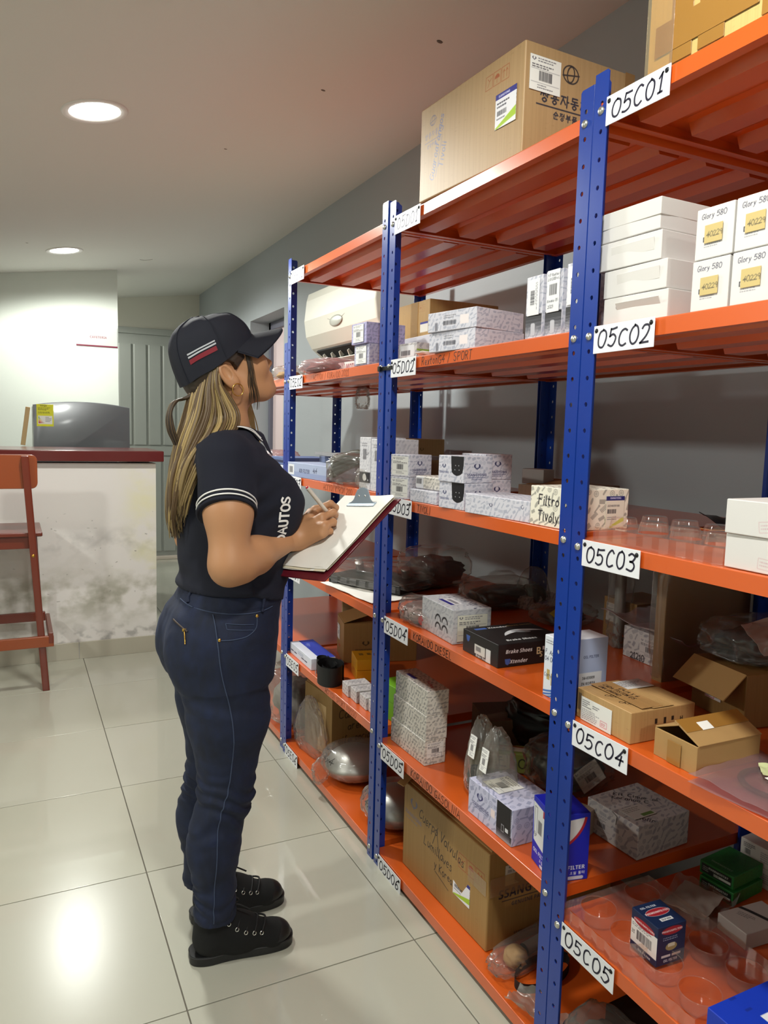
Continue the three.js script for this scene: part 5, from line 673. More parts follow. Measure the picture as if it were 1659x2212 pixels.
  bag('pointed_film_bag', 'film bag standing up with a pointed top at the back of the fourth shelf', 'bag', [1.49, D[3], -1.92], [0.1, 0.13, 0.1], 0.1, { seed: 44, pinch: 0.4, inside: [['dark_part', lump(0.07, 0.07, 0.07, 9), M.blackGloss]] });
  // fifth shelf
  const tr = ['topmost of three stacked patterned boxes with red and blue marks', 'middle one of three stacked patterned boxes right of plate 05D05', 'lowest of three stacked patterned boxes right of plate 05D05'];
  [0.146, 0.073, 0].forEach((dy, i) => carton('stacked_parts_box', tr[i], 'box', [1.03 - 0.002 * i, D[4] + dy, -1.777], 0.07, 0.0726, 0.205, -0.02 + 0.02 * i, { py: (c, w, h) => { if (i === 0) { c.fillStyle = '#2a2a80'; c.fillRect(w * 0.2, h * 0.2, 12, 52); c.save(); c.translate(w * 0.5, h * 0.75); c.rotate(-1.3); print(c, 'SsangYong', 0, 0, 12, '#a82836', { skew: 0.2 }); c.restore(); } }, pz: (c, w, h) => { if (i === 2) barLabel(c, w * 0.1, h * 0.1, w * 0.8, h * 0.6); c.strokeStyle = '#8f8d92'; c.lineWidth = 1.2; c.beginPath(); c.arc(14, h - 12, 7, 0, 7); c.stroke(); c.strokeRect(w * 0.5, h * 0.55, 22, 14); } }, { base: warm, ppm: 900, group: 'stacked patterned boxes on the fifth shelf' }));
  const hl = ['front clear bag with bolts and a barcode label standing left of the lilac box', 'rear clear bag with a barcode label leaning on the stacked patterned boxes'];
  [[1.06, -1.47, 0.22, 0.09, 0.1], [1.075, -1.56, 0.215, 0.1, 0.08]].forEach(([x, z, h, w, d], i) => { b = bag('labelled_film_bag', hl[i], 'bag', [x, D[4], z], [w, h, d], 1.35, { seed: 51 + i * 5, mat: M.filmHazy, amp: 0.2, freq: 3, pinch: 0.35, group: 'standing film bags', inside: [['bolts', lump(w * 0.8, h * 0.36, d * 0.75, 5, 0.4, 2.5), M.darkMetal]] }); const q = SHEET.face(52, 60, 900, (c, W, H) => barLabel(c, 0, 0, W, H, { seed: 3 + i })); part(b, 'bag_label', softBox(0.042, 0.055, 0.001, 0.0003, { n: 3, bulge: 0.002, uv: Array(6).fill(q.uv) }), printMat(q.page), { at: [-0.012, h * 0.68, -d * 0.42], turn: [0.2, Math.PI, 0.15] }); });
  b = carton('lilac_parts_box', 'lilac patterned box with winged emblem, black picture and white label on top', 'box', [1.004, D[4], -1.328], 0.13, 0.089, 0.184, 0.0, { nx: (c, w, h) => { winged(c, w * 0.28, h * 0.32, 15, '#26265e'); print(c, 'SSANGYONG', w * 0.3, h * 0.6, 12, '#3f3f66'); c.fillStyle = '#4d4d78'; c.fillRect(w * 0.12, h * 0.68, w * 0.36, 1); c.fillStyle = '#17161a'; c.fillRect(w * 0.67, -2, w * 0.3, h * 0.78); for (let k = 0; k < 9; k++) { c.fillStyle = `rgb(${40 + k * 16},${40 + k * 16},${46 + k * 16})`; c.fillRect(w * 0.67, h * (0.76 + k * 0.027), w * 0.33, h * 0.03); } for (let k = 0; k < 22; k++) { c.fillStyle = '#17161a'; c.fillRect(w * 0.96, h * k * 0.042, w * 0.03, h * 0.018); } c.strokeStyle = '#8c8c94'; c.lineWidth = 2.4; c.strokeRect(w * 0.78, h * 0.58, 9, 16); c.fillStyle = '#cfcfd4'; c.fillRect(w * 0.86, h * 0.6, 12, 10); c.fillStyle = '#e9d6d6'; c.fillRect(w * 0.54, h * 0.38, w * 0.09, h * 0.22); } }, { base: lavBig, ppm: 1000 });
  stick(b, 'stock_label', 'py', -0.012, 0.02, 0.075, 0.07, null, { spin: 0.0, draw: (c, w, h) => { c.save(); c.translate(w, 0); c.rotate(Math.PI / 2); barLabel(c, 0, 0, h, w); c.restore(); } });
  b = carton('blue_oil_filter_box', 'tall bright blue OIL FILTER box with a white picture panel behind the first upright', 'box', [1.0, D[4], -1.18], 0.086, 0.15, 0.098, -0.22, { nx: (c, w, h) => { c.fillStyle = '#dedee0'; c.beginPath(); c.moveTo(2, h * 0.08); c.lineTo(w * 0.62, h * 0.1); c.lineTo(w * 0.6, h * 0.72); c.lineTo(w * 0.08, h * 0.66); c.fill(); c.fillStyle = '#a82030'; c.fillRect(w * 0.5, h * 0.1, w * 0.12, h * 0.1); c.strokeStyle = '#55555c'; c.lineWidth = 1.4; c.strokeRect(w * 0.1, h * 0.14, w * 0.12, h * 0.42); bars(c, w * 0.28, h * 0.3, w * 0.2, h * 0.2, 5); c.beginPath(); c.arc(w * 0.14, h * 0.56, 5, 0, 7); c.stroke(); print(c, 'OIL FILTER', w * 0.42, h * 0.8, 13, '#e2e2ea'); scrawl(c, '오일 필터', w * 0.4, h * 0.91, 8, '#e2e2ea', 1.3, { wobble: 0 }); c.fillStyle = '#cfcfe0'; c.beginPath(); c.roundRect(w * 0.42, h * 0.93, w * 0.4, 8, 4); c.fill(); c.fillStyle = '#c22a3a'; for (let i = 0; i < 6; i++) { c.save(); c.translate(w * 0.82, h * 0.2); c.rotate(i); c.fillRect(-9, -1.4, 18, 2.8); c.restore(); } }, pz: (c, w, h) => { c.fillStyle = '#d9d6d6'; c.beginPath(); c.moveTo(-2, h * 0.12); c.lineTo(w * 0.9, h * 0.06); c.quadraticCurveTo(w * 0.8, h * 0.4, -2, h * 0.58); c.fill(); c.strokeStyle = '#b01d2e'; c.lineWidth = 6; c.beginPath(); c.moveTo(w * 0.88, h * 0.06); c.quadraticCurveTo(w * 0.78, h * 0.4, -2, h * 0.56); c.stroke(); c.strokeStyle = '#b01d2e'; c.lineWidth = 2; c.strokeRect(w * 0.1, h * 0.24, 16, 12); print(c, 'C', w * 0.2, h * 0.28, 10, '#b01d2e'); print(c, 'OIL FILTER', w * 0.52, h * 0.8, 13, '#e2e2ea'); scrawl(c, '오일 필터', w * 0.5, h * 0.91, 7, '#e2e2ea', 1.2, { wobble: 0 }); c.fillStyle = '#cfcfe0'; c.beginPath(); c.roundRect(w * 0.44, h * 0.93, w * 0.44, 8, 4); c.fill(); }, py: (c, w, h) => { c.fillStyle = '#c22a3a'; for (const q of [[0.5, 0.3], [0.4, 0.7]]) for (let i = 0; i < 6; i++) { c.save(); c.translate(w * q[0], h * q[1]); c.rotate(i); c.fillRect(-9, -1.4, 18, 2.8); c.restore(); } } }, { base: fillAll('#101fae'), ppm: 1100 });
  b = thing('green_label_tube', 'cardboard sleeve with green and red label lying behind the lilac box', 'box', [1.22, D[4] + 0.004, -1.68], 0.9); { const q = SHEET.face(150, 60, 700, (c, w, h) => { fillAll('#7f8a45')(c, w, h); c.fillStyle = '#c9c5b0'; c.fillRect(w * 0.2, 8, w * 0.45, h - 16); c.fillStyle = '#a3242c'; c.fillRect(w * 0.66, 0, w * 0.08, h); greyLines(c, w * 0.24, 12, w * 0.36, h - 26, 4, 3); c.strokeStyle = '#22281a'; c.lineWidth = 3; c.beginPath(); c.ellipse(w * 0.86, h * 0.5, 9, 13, 0, 0, 7); c.stroke(); }); part(b, 'sleeve', softBox(0.06, 0.06, 0.17, 0.006, { n: 3, uv: Array(6).fill(q.uv) }).translate(0, 0.03, 0), printMat(q.page)); }
  carton('long_dark_carton', 'long brown carton in deep shade behind the standing bags', 'box', [1.25, D[4], -1.80], 0.22, 0.09, 0.16, -0.3, {}, { base: card('#5d4630', 3), ppm: 300 });
  b = bag('dark_film_bag', 'dark film bag with white paper labels behind the lilac box', 'bag', [1.34, D[4], -1.53], [0.22, 0.13, 0.2], 0.3, { seed: 61, inside: [['dark_part', lump(0.17, 0.1, 0.15, 7), M.blackGloss]] });
  { const q = SHEET.face(70, 55, 600, (c, W, H) => barLabel(c, 0, 0, W, H, { bg: '#b6afa6' })); part(b, 'bag_label', softBox(0.075, 0.055, 0.001, 0.0003, { n: 3, bulge: 0.002, uv: Array(6).fill(q.uv) }), printMat(q.page), { at: [-0.06, 0.075, 0.098], turn: [-0.4, -0.5, 0.3] }); }
  bag('black_plastic_bag', 'black plastic bag heaped at the back of the fifth shelf', 'bag', [1.46, D[4], -1.74], [0.22, 0.16, 0.26], 0.3, { seed: 66, mat: M.blackGloss, filmName: 'plastic' });
  // lowest shelf
  b = carton('valve_body_carton', 'big worn tan carton with scrawled words on the lowest shelf of the second rack', 'box', [1.04, D[5], -1.461], 0.42, 0.262, 0.44, 0.02, { nx: (c, w, h) => { winged(c, 62, 44, 24, '#6f6a86'); print(c, 'SSANGYONG', 62, 84, 17, '#7b7288'); greyLines(c, 20, 98, 84, 6, 1, 3, '#7b7288'); scrawl(c, 'Cuerpo Valvulas', 96, 66, 27, '#241c1c', 2.3, { rot: 0.12, seed: 3, wobble: 0.7 }); scrawl(c, 'Lumillaves', 128, 128, 26, '#241c1c', 2.2, { rot: 0.06, seed: 7, wobble: 0.7 }); scrawl(c, 'y Korea part', 186, 172, 22, '#241c1c', 2.2, { rot: 0.02, seed: 9, wobble: 0.7 }); c.strokeStyle = '#241c1c'; c.lineWidth = 2; c.beginPath(); c.moveTo(200, 50); c.lineTo(176, 108); c.moveTo(196, 58); c.lineTo(214, 140); c.moveTo(190, 182); c.lineTo(262, 200); c.stroke(); pictos(c, w - 130, 62, 34, '#9a4a2c', 3); }, pz: (c, w, h) => { print(c, 'SSANGYONG', 132, 118, 33, '#2f2a3a'); c.fillStyle = '#2f2a3a'; c.fillRect(44, 136, 180, 2); print(c, 'GENUINE PARTS', 132, 150, 15, '#3f3a4a'); print(c, 'SSANGYONG MOTOR CO.,LTD', 170, 236, 12, '#3f3430'); } }, { base: card('#a07c48', 12), ppm: 850, bulge: 0.005, r: 0.004 });
  stick(b, 'stock_label', 'nx', 0.105, -0.028, 0.08, 0.062, null, { draw: (c, w, h) => qualityLabel(c, 0, 0, w, h) });
  stick(b, 'white_label', 'pz', -0.1, 0.062, 0.12, 0.055, null, { draw: (c, w, h) => barLabel(c, 0, 0, w, h, { bg: '#cfc8bc' }) });
  stick(b, 'clear_tape', 'nx', 0.15, 0.035, 0.13, 0.04, M.tapeClear); stick(b, 'clear_tape', 'pz', -0.12, 0.04, 0.17, 0.05, M.tapeClear, { lift: 0.001 });
  for (const [x, z, w, d, rx, rz] of [[-0.1, 0, 0.2, 0.43, 0, 0.1], [0.12, 0, 0.2, 0.43, 0, -0.06]]) part(b, 'top_flap', softBox(w, 0.004, d, 0.001), M.kraft, { at: [x, 0.273, z], turn: [rx, 0, rz] });
  for (const [x] of [[-0.205]]) part(b, 'torn_corner', softBox(0.05, 0.003, 0.03, 0.001), M.kraft, { at: [x - 0.004, 0.27, -0.212], turn: [0, 0.2, 0.5] });
  bag('tube_bag', 'film bag with a metal tube lying right of the worn tan carton', 'bag', [1.13, D[5], -1.40], [0.24, 0.055, 0.085], 0.2, { seed: 71, inside: [['steel_tube', tube([[-0.02, 0.028, 0], [0.1, 0.028, 0]], 0.016, 6, 14), M.silver], ['end_piece', lump(0.05, 0.045, 0.05, 4), M.kraft, [-0.05, 0.003, 0]]] });
  b = thing('drive_belt', 'black ribbed drive belt loop standing on edge at the first upright', 'belt', [1.12, D[5], -1.335], 0.15);
  { const s = new THREE.Shape(); s.absellipse(0, 0, 0.09, 0.045, 0, 7); const p = new THREE.Path(); p.absellipse(0, 0, 0.085, 0.04, 0, 7, true); s.holes.push(p); part(b, 'belt', new THREE.ExtrudeGeometry(s, { depth: 0.024, bevelEnabled: false, curveSegments: 40 }).rotateX(-Math.PI / 2), M.black); }
  b = thing('film_strip', 'strip of clear film hanging over the lowest shelf edge at the first upright', 'plastic strip', [1.03, D[5] + 0.001, -1.225], 0.3); part(b, 'film', sheetGeo(0.06, 0.16, 13, { curl: 0.03, wave: 0.02, t: 0.001 }), M.filmHazy);
}
// ================================================================ third rack
{
  let b;
  const pl = ['upper lavender striped box with a white label before the air conditioner', 'lower lavender grey box with a white label before the air conditioner'];
  [[1.622, -2.15, '#b4aed6'], [1.5565, -2.148, '#b9b8cc']].forEach(([y, z, col], i) => { b = carton('striped_parts_box', pl[i], 'box', [0.985 + 0.01 * i, y, z], 0.14, 0.065, 0.1, 0.06, { pz: (c, w, h) => { const r = mulberry(i + 2); for (let k = 0; k < 60; k++) { c.fillStyle = `rgba(90,85,130,${0.08 + 0.12 * r()})`; c.fillRect(r() * w, r() * h, 3, 8 + 12 * r()); } } }, { base: partsPattern(col, '#8f8fb4', 3), ppm: 550, group: 'lavender boxes on the second shelf' }); stick(b, 'white_label', 'nx', 0, 0, 0.07, 0.055, null, { draw: (c, w, h) => barLabel(c, 0, 0, w, h, { seed: 5 }), ppm: 700 }); });
  bag('brown_film_bag', 'brownish film bag lying above the plate 05E02', 'bag', [1.05, 1.5565, -2.62], [0.16, 0.055, 0.24], 0.1, { seed: 81, mat: M.filmPink, inside: [['brown_part', lump(0.12, 0.04, 0.19, 4), STD({ name: 'mauve_part', color: 0x8d6f6c, roughness: 0.7 })]] });
  carton('red_print_box', 'white flat box with dark red print behind the brownish bag', 'box', [1.08, 1.5565, -2.28], 0.12, 0.035, 0.3, 0.1, { nx: (c, w, h) => print(c, 'MOTORCRAFT', w * 0.6, h * 0.5, 24, '#7a2430') }, { base: white, ppm: 500 });
  b = thing('hanging_film', 'torn scrap of clear film hanging under the second shelf', 'plastic scrap', [1.3, 1.44, -2.86]); part(b, 'film', crumple(0.05, 0.09, 0.02, 5, { amp: 0.5, freq: 4 }), M.film);
  // third shelf
  carton('air_filter_box', 'pale blue grey AIR FILTER box on the shelf above plate 05E03', 'box', [1.0, E[2], -2.5], 0.26, 0.056, 0.37, 0.05, { nx: (c, w, h) => { const r = mulberry(3); c.fillStyle = '#8d99bd'; c.fillRect(0, h * 0.62, w, h * 0.4); print(c, 'AIR FILTER', w * 0.46, h * 0.52, 20, '#2c3354'); scrawl(c, '4x4', w * 0.68, h * 0.55, 18, '#23233a', 2); c.fillStyle = '#dcdde2'; c.fillRect(8, 8, 60, h - 16); bars(c, 20, 16, 34, 24, 4); } }, { base: fillAll('#a3adc8'), ppm: 600 });
  carton('slate_flat_box', 'slate blue flat box under a grey sheet at the back of the third shelf', 'box', [1.12, E[2] + 0.0565, -2.48], 0.3, 0.024, 0.38, 0.02, {}, { base: fillAll('#66708c'), ppm: 300 });
  sheet('grey_foam_sheet', 'grey foam sheet with rounded edge on the slate blue flat box', 'sheet', [1.25, E[2] + 0.082, -2.6], 0.34, 0.42, 0.05, STD({ name: 'grey_foam', color: 0x8d8c8c, roughness: 0.8 }), { t: 0.012, curl: 0.004 });
  b = bag('olive_cable_bag', 'bag of olive grey folded hoses in clear film on the third shelf edge', 'bag', [1.06, E[2], -2.32], [0.16, 0.11, 0.26], 0.2, { seed: 91, amp: 0.2, freq: 3, inside: [0, 1, 2, 3].map((i) => ['hose', tube([[-0.05, 0.03 + 0.015 * i, -0.11], [0.0, 0.07 + 0.012 * i, -0.05 + 0.01 * i], [0.03, 0.075, 0.05], [-0.03 + 0.02 * i, 0.03 + 0.014 * i, 0.11]], 0.014, 26, 8), M.olive]) });
  part(b, 'paper_tag', sheetGeo(0.05, 0.06, 3, { curl: 0.003, t: 0.0008 }), M.paper, { at: [0.02, 0.1, 0.0], turn: [0.2, 0.2, 0.1] });
  bag('brass_part_bag', 'small clear bag with a brass coloured part on the third shelf edge', 'bag', [1.02, E[2], -2.175], [0.07, 0.07, 0.1], 0.1, { seed: 95, inside: [['brass_part', lump(0.045, 0.045, 0.06, 4, 0.2), M.brass]] });
  const tl = ['left one of two tall white boxes standing beside the double upright', 'right one of two tall white boxes standing beside the double upright'];
  [[-2.12, 0.995], [-2.045, 1.0]].forEach(([z, x], i) => carton('tall_white_box', tl[i], 'box', [x, E[2], z], 0.13, 0.166 - 0.004 * i, 0.07, 0.08, { nx: (c, w, h) => { bars(c, w * 0.34, h * 0.22, w * 0.3, h * 0.2, 3); greyLines(c, 14, h * 0.1, w * 0.6, h * 0.08, 2, 3); if (!i) { c.fillStyle = '#2b292e'; c.fillRect(0, h * 0.66, w, h * 0.2); c.fillStyle = '#e0dedd'; c.beginPath(); c.arc(w * 0.5, h * 0.76, 12, 0, 7); c.fill(); } winged(c, w * 0.7, h * 0.3, 9, '#44434a'); } }, { base: partsPattern('#d5d3d8', '#bdbcc4', 4), ppm: 550, group: 'tall white boxes on the third shelf' }));
  b = carton('kraft_carton', 'closed kraft carton at the back of the third shelf', 'box', [1.42, E[2], -2.62], 0.14, 0.16, 0.2, 0.02, { nx: (c, w, h) => { scrawl(c, 'Korando', 20, 30, 14, '#8a6a44', 1.2); greyLines(c, 110, 20, 60, 30, 3, 3, '#8a6a44'); }, pz: (c, w, h) => winged(c, w * 0.25, h * 0.25, 10, '#5d4426') }, { base: card('#9d7d52', 3), ppm: 400 });
  bag('pale_parts_bag', 'small open carton with clear film pieces at the back of the third shelf', 'bag', [1.36, E[2], -2.84], [0.14, 0.13, 0.1], 0.1, { seed: 99, inside: [['small_carton', box(0.09, 0.08, 0.06, 0, 0.04, 0), M.kraftPale]] });
  // fourth shelf: gearbox part in film on paper
  b = thing('valve_block', 'black finned valve block in clear film behind the clipboard', 'machine part', [1.16, E[3] + 0.004, -2.36], 0.45);
  part(b, 'block', softBox(0.2, 0.03, 0.32, 0.003).translate(0, 0.018, 0), M.blackGloss); for (let i = 0; i < 7; i++) part(b, 'fin', softBox(0.012, 0.022, 0.03, 0.002), STD({ name: 'grey_lettering_bar', color: 0x55555a, roughness: 0.5 }), { at: [-0.098, 0.018, -0.13 + i * 0.043] });
  for (let i = 0; i < 4; i++) part(b, 'solenoid', lathe([[0.0001, 0.05], [0.014, 0.05], [0.016, 0.044], [0.016, 0.0], [0.0001, 0]], 16), M.silver, { at: [0.02 + 0.02 * (i % 2), 0.03, -0.11 + i * 0.065], turn: [0.2, 0, 0.5] });
  part(b, 'film', crumple(0.24, 0.085, 0.36, 17, { amp: 0.17, freq: 3 }), M.film);
  sheet('white_paper_sheet', 'white paper sheets under the valve block on the shelf edge', 'paper', [1.09, E[3], -2.30], 0.2, 0.36, 0.1, M.paper, { curl: 0.004, seed: 4 });
  sheet('cream_paper_sheet', 'cream paper sheet lying behind plate 05D04', 'paper', [1.2, D[3], -1.93], 0.18, 0.15, 0.4, M.paperCream, { curl: 0.006, seed: 5 });
  bag('torn_film_bag', 'crumpled torn film bag behind the valve block', 'bag', [1.36, E[3], -2.33], [0.24, 0.14, 0.2], 0.3, { seed: 27, inside: [['brown_part', lump(0.2, 0.1, 0.16, 5), STD({ name: 'rust_brown_part', color: 0x50281c, roughness: 0.7 })]] });
  // fifth shelf
  b = carton('opened_brown_carton', 'brown carton with white label and half open lid above plate 05E05', 'box', [1.15, E[4], -2.66], 0.3, 0.16, 0.17, -0.25, { pz: (c, w, h) => maker(c, w * 0.3, h * 0.5, 18, '#3a2a18', false), nx: (c, w, h) => { c.fillStyle = '#a33a2a'; c.fillRect(w * 0.3, h * 0.68, 40, 8); } }, { base: card('#96703f', 4), ppm: 450 }); stick(b, 'white_label', 'nx', -0.035, 0.02, 0.055, 0.06, null, { draw: (c, w, h) => barLabel(c, 0, 0, w, h), ppm: 600 });
  part(b, 'lid_flap', softBox(0.1, 0.003, 0.16, 0.001).translate(0.05, 0, 0), M.kraft, { at: [-0.148, 0.162, 0], turn: [0, 0, 0.3] });
  b = thing('tall_cardboard_sheet', 'tall pale cardboard sheet leaning at the back of the fifth shelf', 'cardboard', [1.40, E[4], -2.86], 0.0); part(b, 'sheet', softBox(0.34, 0.34, 0.006, 0.001, { n: 6, bulge: 0.003 }).translate(0, 0.171, 0), M.kraftPale, { turn: [-0.03, 0, 0] });
  carton('long_blue_box', 'long white and blue box lying on the shelf above plate 05E05', 'box', [1.0, E[4], -2.62], 0.1, 0.045, 0.26, -0.02, { py: (c, w, h) => { c.fillStyle = '#2b3fa8'; c.fillRect(w * 0.35, 0, w * 0.7, h); scrawl(c, 'Cable', w * 0.5, h * 0.4, 18, '#c9cfe8', 1.4, { rot: -1.3 }); }, nx: (c, w, h) => { c.fillStyle = '#23263f'; for (const q of [0.2, 0.36, 0.7, 0.84]) c.fillRect(w * (q - 0.14), h * 0.55, w * 0.12, 4); greyLines(c, w * 0.4, h * 0.2, w * 0.3, h * 0.3, 2, 3, '#8a96b8'); } }, { base: fillAll('#d6d9e6'), ppm: 600 });
  b = thing('folded_belts', 'folded black drive belts standing on the shelf in front of the yellow box', 'belts', [1.02, E[4], -2.48], -0.3);
  { const loop = (rx, rz, w, h) => { const s = new THREE.Shape(); s.absellipse(0, 0, rx, rz, 0, 7); const p = new THREE.Path(); p.absellipse(0, 0, rx - w, rz - w, 0, 7, true); s.holes.push(p); return new THREE.ExtrudeGeometry(s, { depth: h, bevelEnabled: false, curveSegments: 30 }).rotateX(-Math.PI / 2); }; part(b, 'belt', loop(0.052, 0.075, 0.006, 0.07), M.black); part(b, 'belt', loop(0.03, 0.05, 0.005, 0.068), M.black, { at: [-0.004, 0, 0.006] }); part(b, 'belt', loop(0.028, 0.04, 0.006, 0.06), M.black, { at: [-0.02, 0, -0.1] }); for (let i = 0; i < 3; i++) part(b, 'white_print', softBox(0.0008, 0.002, 0.05, 0.0002, { n: 1 }), STD({ name: 'belt_print', color: 0x77777a, roughness: 0.7 }), { at: [-0.0525, 0.03 + 0.006 * i, 0.0] }); }
  const yb = ['upper of two yellow boxes behind the black belts', 'lower of two yellow boxes behind the black belts'];
  [0.041, 0].forEach((dy, i) => carton('yellow_box', yb[i], 'box', [1.11, E[4] + dy, -2.44], 0.1, 0.04, 0.12, -0.25, { py: (c, w, h) => { bars(c, w * 0.2, h * 0.3, 16, 26, 3); bars(c, w * 0.5, h * 0.3, 16, 26, 5); } }, { base: fillAll('#cf930e'), ppm: 500, group: 'yellow boxes behind the belts' }));
  const sw = ['farthest of four small white boxes on the shelf above the silver domes', 'second of four small white boxes from the black belts', 'third of four small white boxes from the black belts', 'nearest of four small white boxes, at the double upright'];
  [-2.30, -2.235, -2.165, -2.10].forEach((z, i) => carton('small_white_box', sw[i], 'box', [1.015 + 0.003 * i, E[4], z], 0.085, 0.042, 0.06, -0.06, { py: (c, w, h) => { greyLines(c, w * 0.2, h * 0.2, w * 0.6, h * 0.4, 3, i); } }, { base: partsPattern('#cbc6c6', '#a29ea2', 4), ppm: 550, group: 'small white boxes on the fifth shelf' }));
  carton('lime_green_box', 'tall lime green box seen between the double uprights', 'box', [1.06, E[4], -2.03], 0.07, 0.115, 0.1, 0.1, { pz: (c, w, h) => { print(c, 'elmark', w * 0.5, h * 0.32, 15, '#a7d266'); c.fillStyle = '#4a7a12'; c.fillRect(0, h * 0.46, w, 1.4); }, nx: (c, w, h) => { c.fillStyle = '#4a7a12'; c.fillRect(0, h * 0.46, w, 1.4); } }, { base: fillAll('#70b01c'), ppm: 600 });
  // lowest shelf
  b = carton('taped_brown_carton', 'worn brown carton in a clear bag with scrawled words on the lowest shelf', 'box', [1.09, E[5], -2.62], 0.3, 0.26, 0.24, 0.1, { pz: (c, w, h) => { scrawl(c, 'Campo', 30, 90, 34, '#241a14', 2.6, { seed: 4 }); scrawl(c, 'arena', 70, 140, 30, '#241a14', 2.6, { seed: 6 }); scrawl(c, 'diferencial', 30, 190, 26, '#241a14', 2.6, { seed: 7 }); } }, { base: card('#8f7040', 9), ppm: 500, bulge: 0.004 }); stick(b, 'tape', 'nx', 0.04, -0.02, 0.07, 0.2, M.kraftPale); part(b, 'open_flap', softBox(0.003, 0.09, 0.22, 0.001).translate(0, 0.045, 0), M.kraftDark, { at: [-0.148, 0.262, 0], turn: [0, 0, -0.6] });
  b = thing('loose_film_bag', 'loose clear film bag pulled down in front of the worn brown carton', 'bag', [1.045, E[5] + 0.001, -2.735], 0.15); part(b, 'film', crumple(0.05, 0.23, 0.24, 23, { amp: 0.22, freq: 3.4, pinch: 0.4 }), M.film);
  const dome = lathe([[0.0001, 0.105], [0.03, 0.103], [0.06, 0.095], [0.085, 0.078], [0.1, 0.056], [0.106, 0.05], [0.106, 0.042], [0.098, 0.034], [0.086, 0.014], [0.06, 0.002], [0.0001, 0.0]], 40);
  const dl = ['silver domed housing in clear film with black scrawl, farther from the double upright', 'silver domed housing in clear film with black scrawl, behind the double upright'];
  [[1.125, -2.47, 0.02, 0.25], [1.12, -2.115, 0.1, 0.2]].forEach(([x, z, r, tip], i) => { b = thing('domed_housing', dl[i], 'machine part', [x, E[5] + 0.004, z], r, 'silver domed housings'); const k = i ? 1.0 : 1.06; part(b, 'dome', dome.clone().scale(k, 1.12, k), M.silver, { turn: [0, 0, 0], at: [0, 0.0, 0] }); part(b, 'film', crumple(0.235 * k, 0.13, 0.235 * k, 33 + i, { square: 0.9, amp: 0.05, freq: 4 }), M.film);
    const ls = [...writing('Kyron 4x4', 0.03, { seed: 3, wobble: 0.8 }), ...writing('Actyon', 0.03, { seed: 5, wobble: 0.8 }).map((l) => l.map(([a, q]) => [a + 0.01, q - 0.035]))], g = ink(ls, 0.004), p = g.attributes.position; for (let j = 0; j < p.count; j++) { const a = Math.PI + 0.9 - (p.getX(j) - 0.04) / 0.105, y = 0.075 + p.getY(j) * 0.7, rr = 0.119 * k * Math.sqrt(Math.max(0.05, 1 - ((y - 0.06) / 0.075) ** 2)); p.setXYZ(j, Math.cos(a) * rr, y + 0.004, Math.sin(a) * rr * 1.0); } g.computeVertexNormals(); const dm = M.markerBlack.clone(); dm.side = THREE.DoubleSide; part(b, 'marker_scrawl', g, dm); if (!i) part(b, 'film_tail', crumple(0.08, 0.09, 0.03, 3, { amp: 0.3, freq: 3 }), M.film, { at: [-0.12, 0, -0.02], turn: [0, 0.5, 0.3] }); });
}
// ================================================================ farthest rack
{
  bag('silver_film_bag', 'shiny film bag with brown paper on the second shelf left of plate 05E02', 'bag', [1.03, F[0], -3.02], [0.1, 0.055, 0.16], 0.1, { seed: 3, inside: [['brown_paper', lump(0.07, 0.03, 0.12, 4), M.kraft]] });
  const st = ['upper blue and white flat box on the shelf left of plate 05E03', 'lower white flat box on the shelf left of plate 05E03'];
  [[0.034, '#5d6f9a'], [0, '#cfd6e2']].forEach(([dy, col], i) => carton('flat_glossy_box', st[i], 'box', [1.02, F[1] + dy, -2.97], 0.2, 0.033, 0.2, 0.05, { nx: (c, w, h) => { c.fillStyle = '#2c3350'; c.fillRect(0, h * 0.4, w, h * 0.3); } }, { base: fillAll(col), ppm: 400, group: 'flat glossy boxes on the farthest rack' }));
  bag('pink_print_bag', 'pale bag with pink prints behind the flat glossy boxes', 'bag', [1.1, F[1], -3.3], [0.14, 0.09, 0.16], 0.1, { seed: 13, mat: M.filmPink, inside: [['pink_part', lump(0.1, 0.06, 0.12, 4), STD({ name: 'pinkish_part', color: 0xc9a9a6, roughness: 0.7 })]] });
  bag('white_film_bag', 'whitish film bag on the fourth shelf behind the woman', 'bag', [1.06, F[2], -3.05], [0.14, 0.11, 0.2], 0.1, { seed: 17, inside: [['white_part', lump(0.1, 0.08, 0.15, 4), M.whiteCard]] });
  bag('large_printed_bag', 'large clear printed bag on the lowest shelf behind the woman', 'bag', [1.1, F[4], -3.06], [0.22, 0.27, 0.24], 0.2, { seed: 19, amp: 0.2, mat: M.film, inside: [['grey_part', lump(0.16, 0.2, 0.18, 6), STD({ name: 'grey_packing', color: 0x8d8a86, roughness: 0.7 })]] });
}
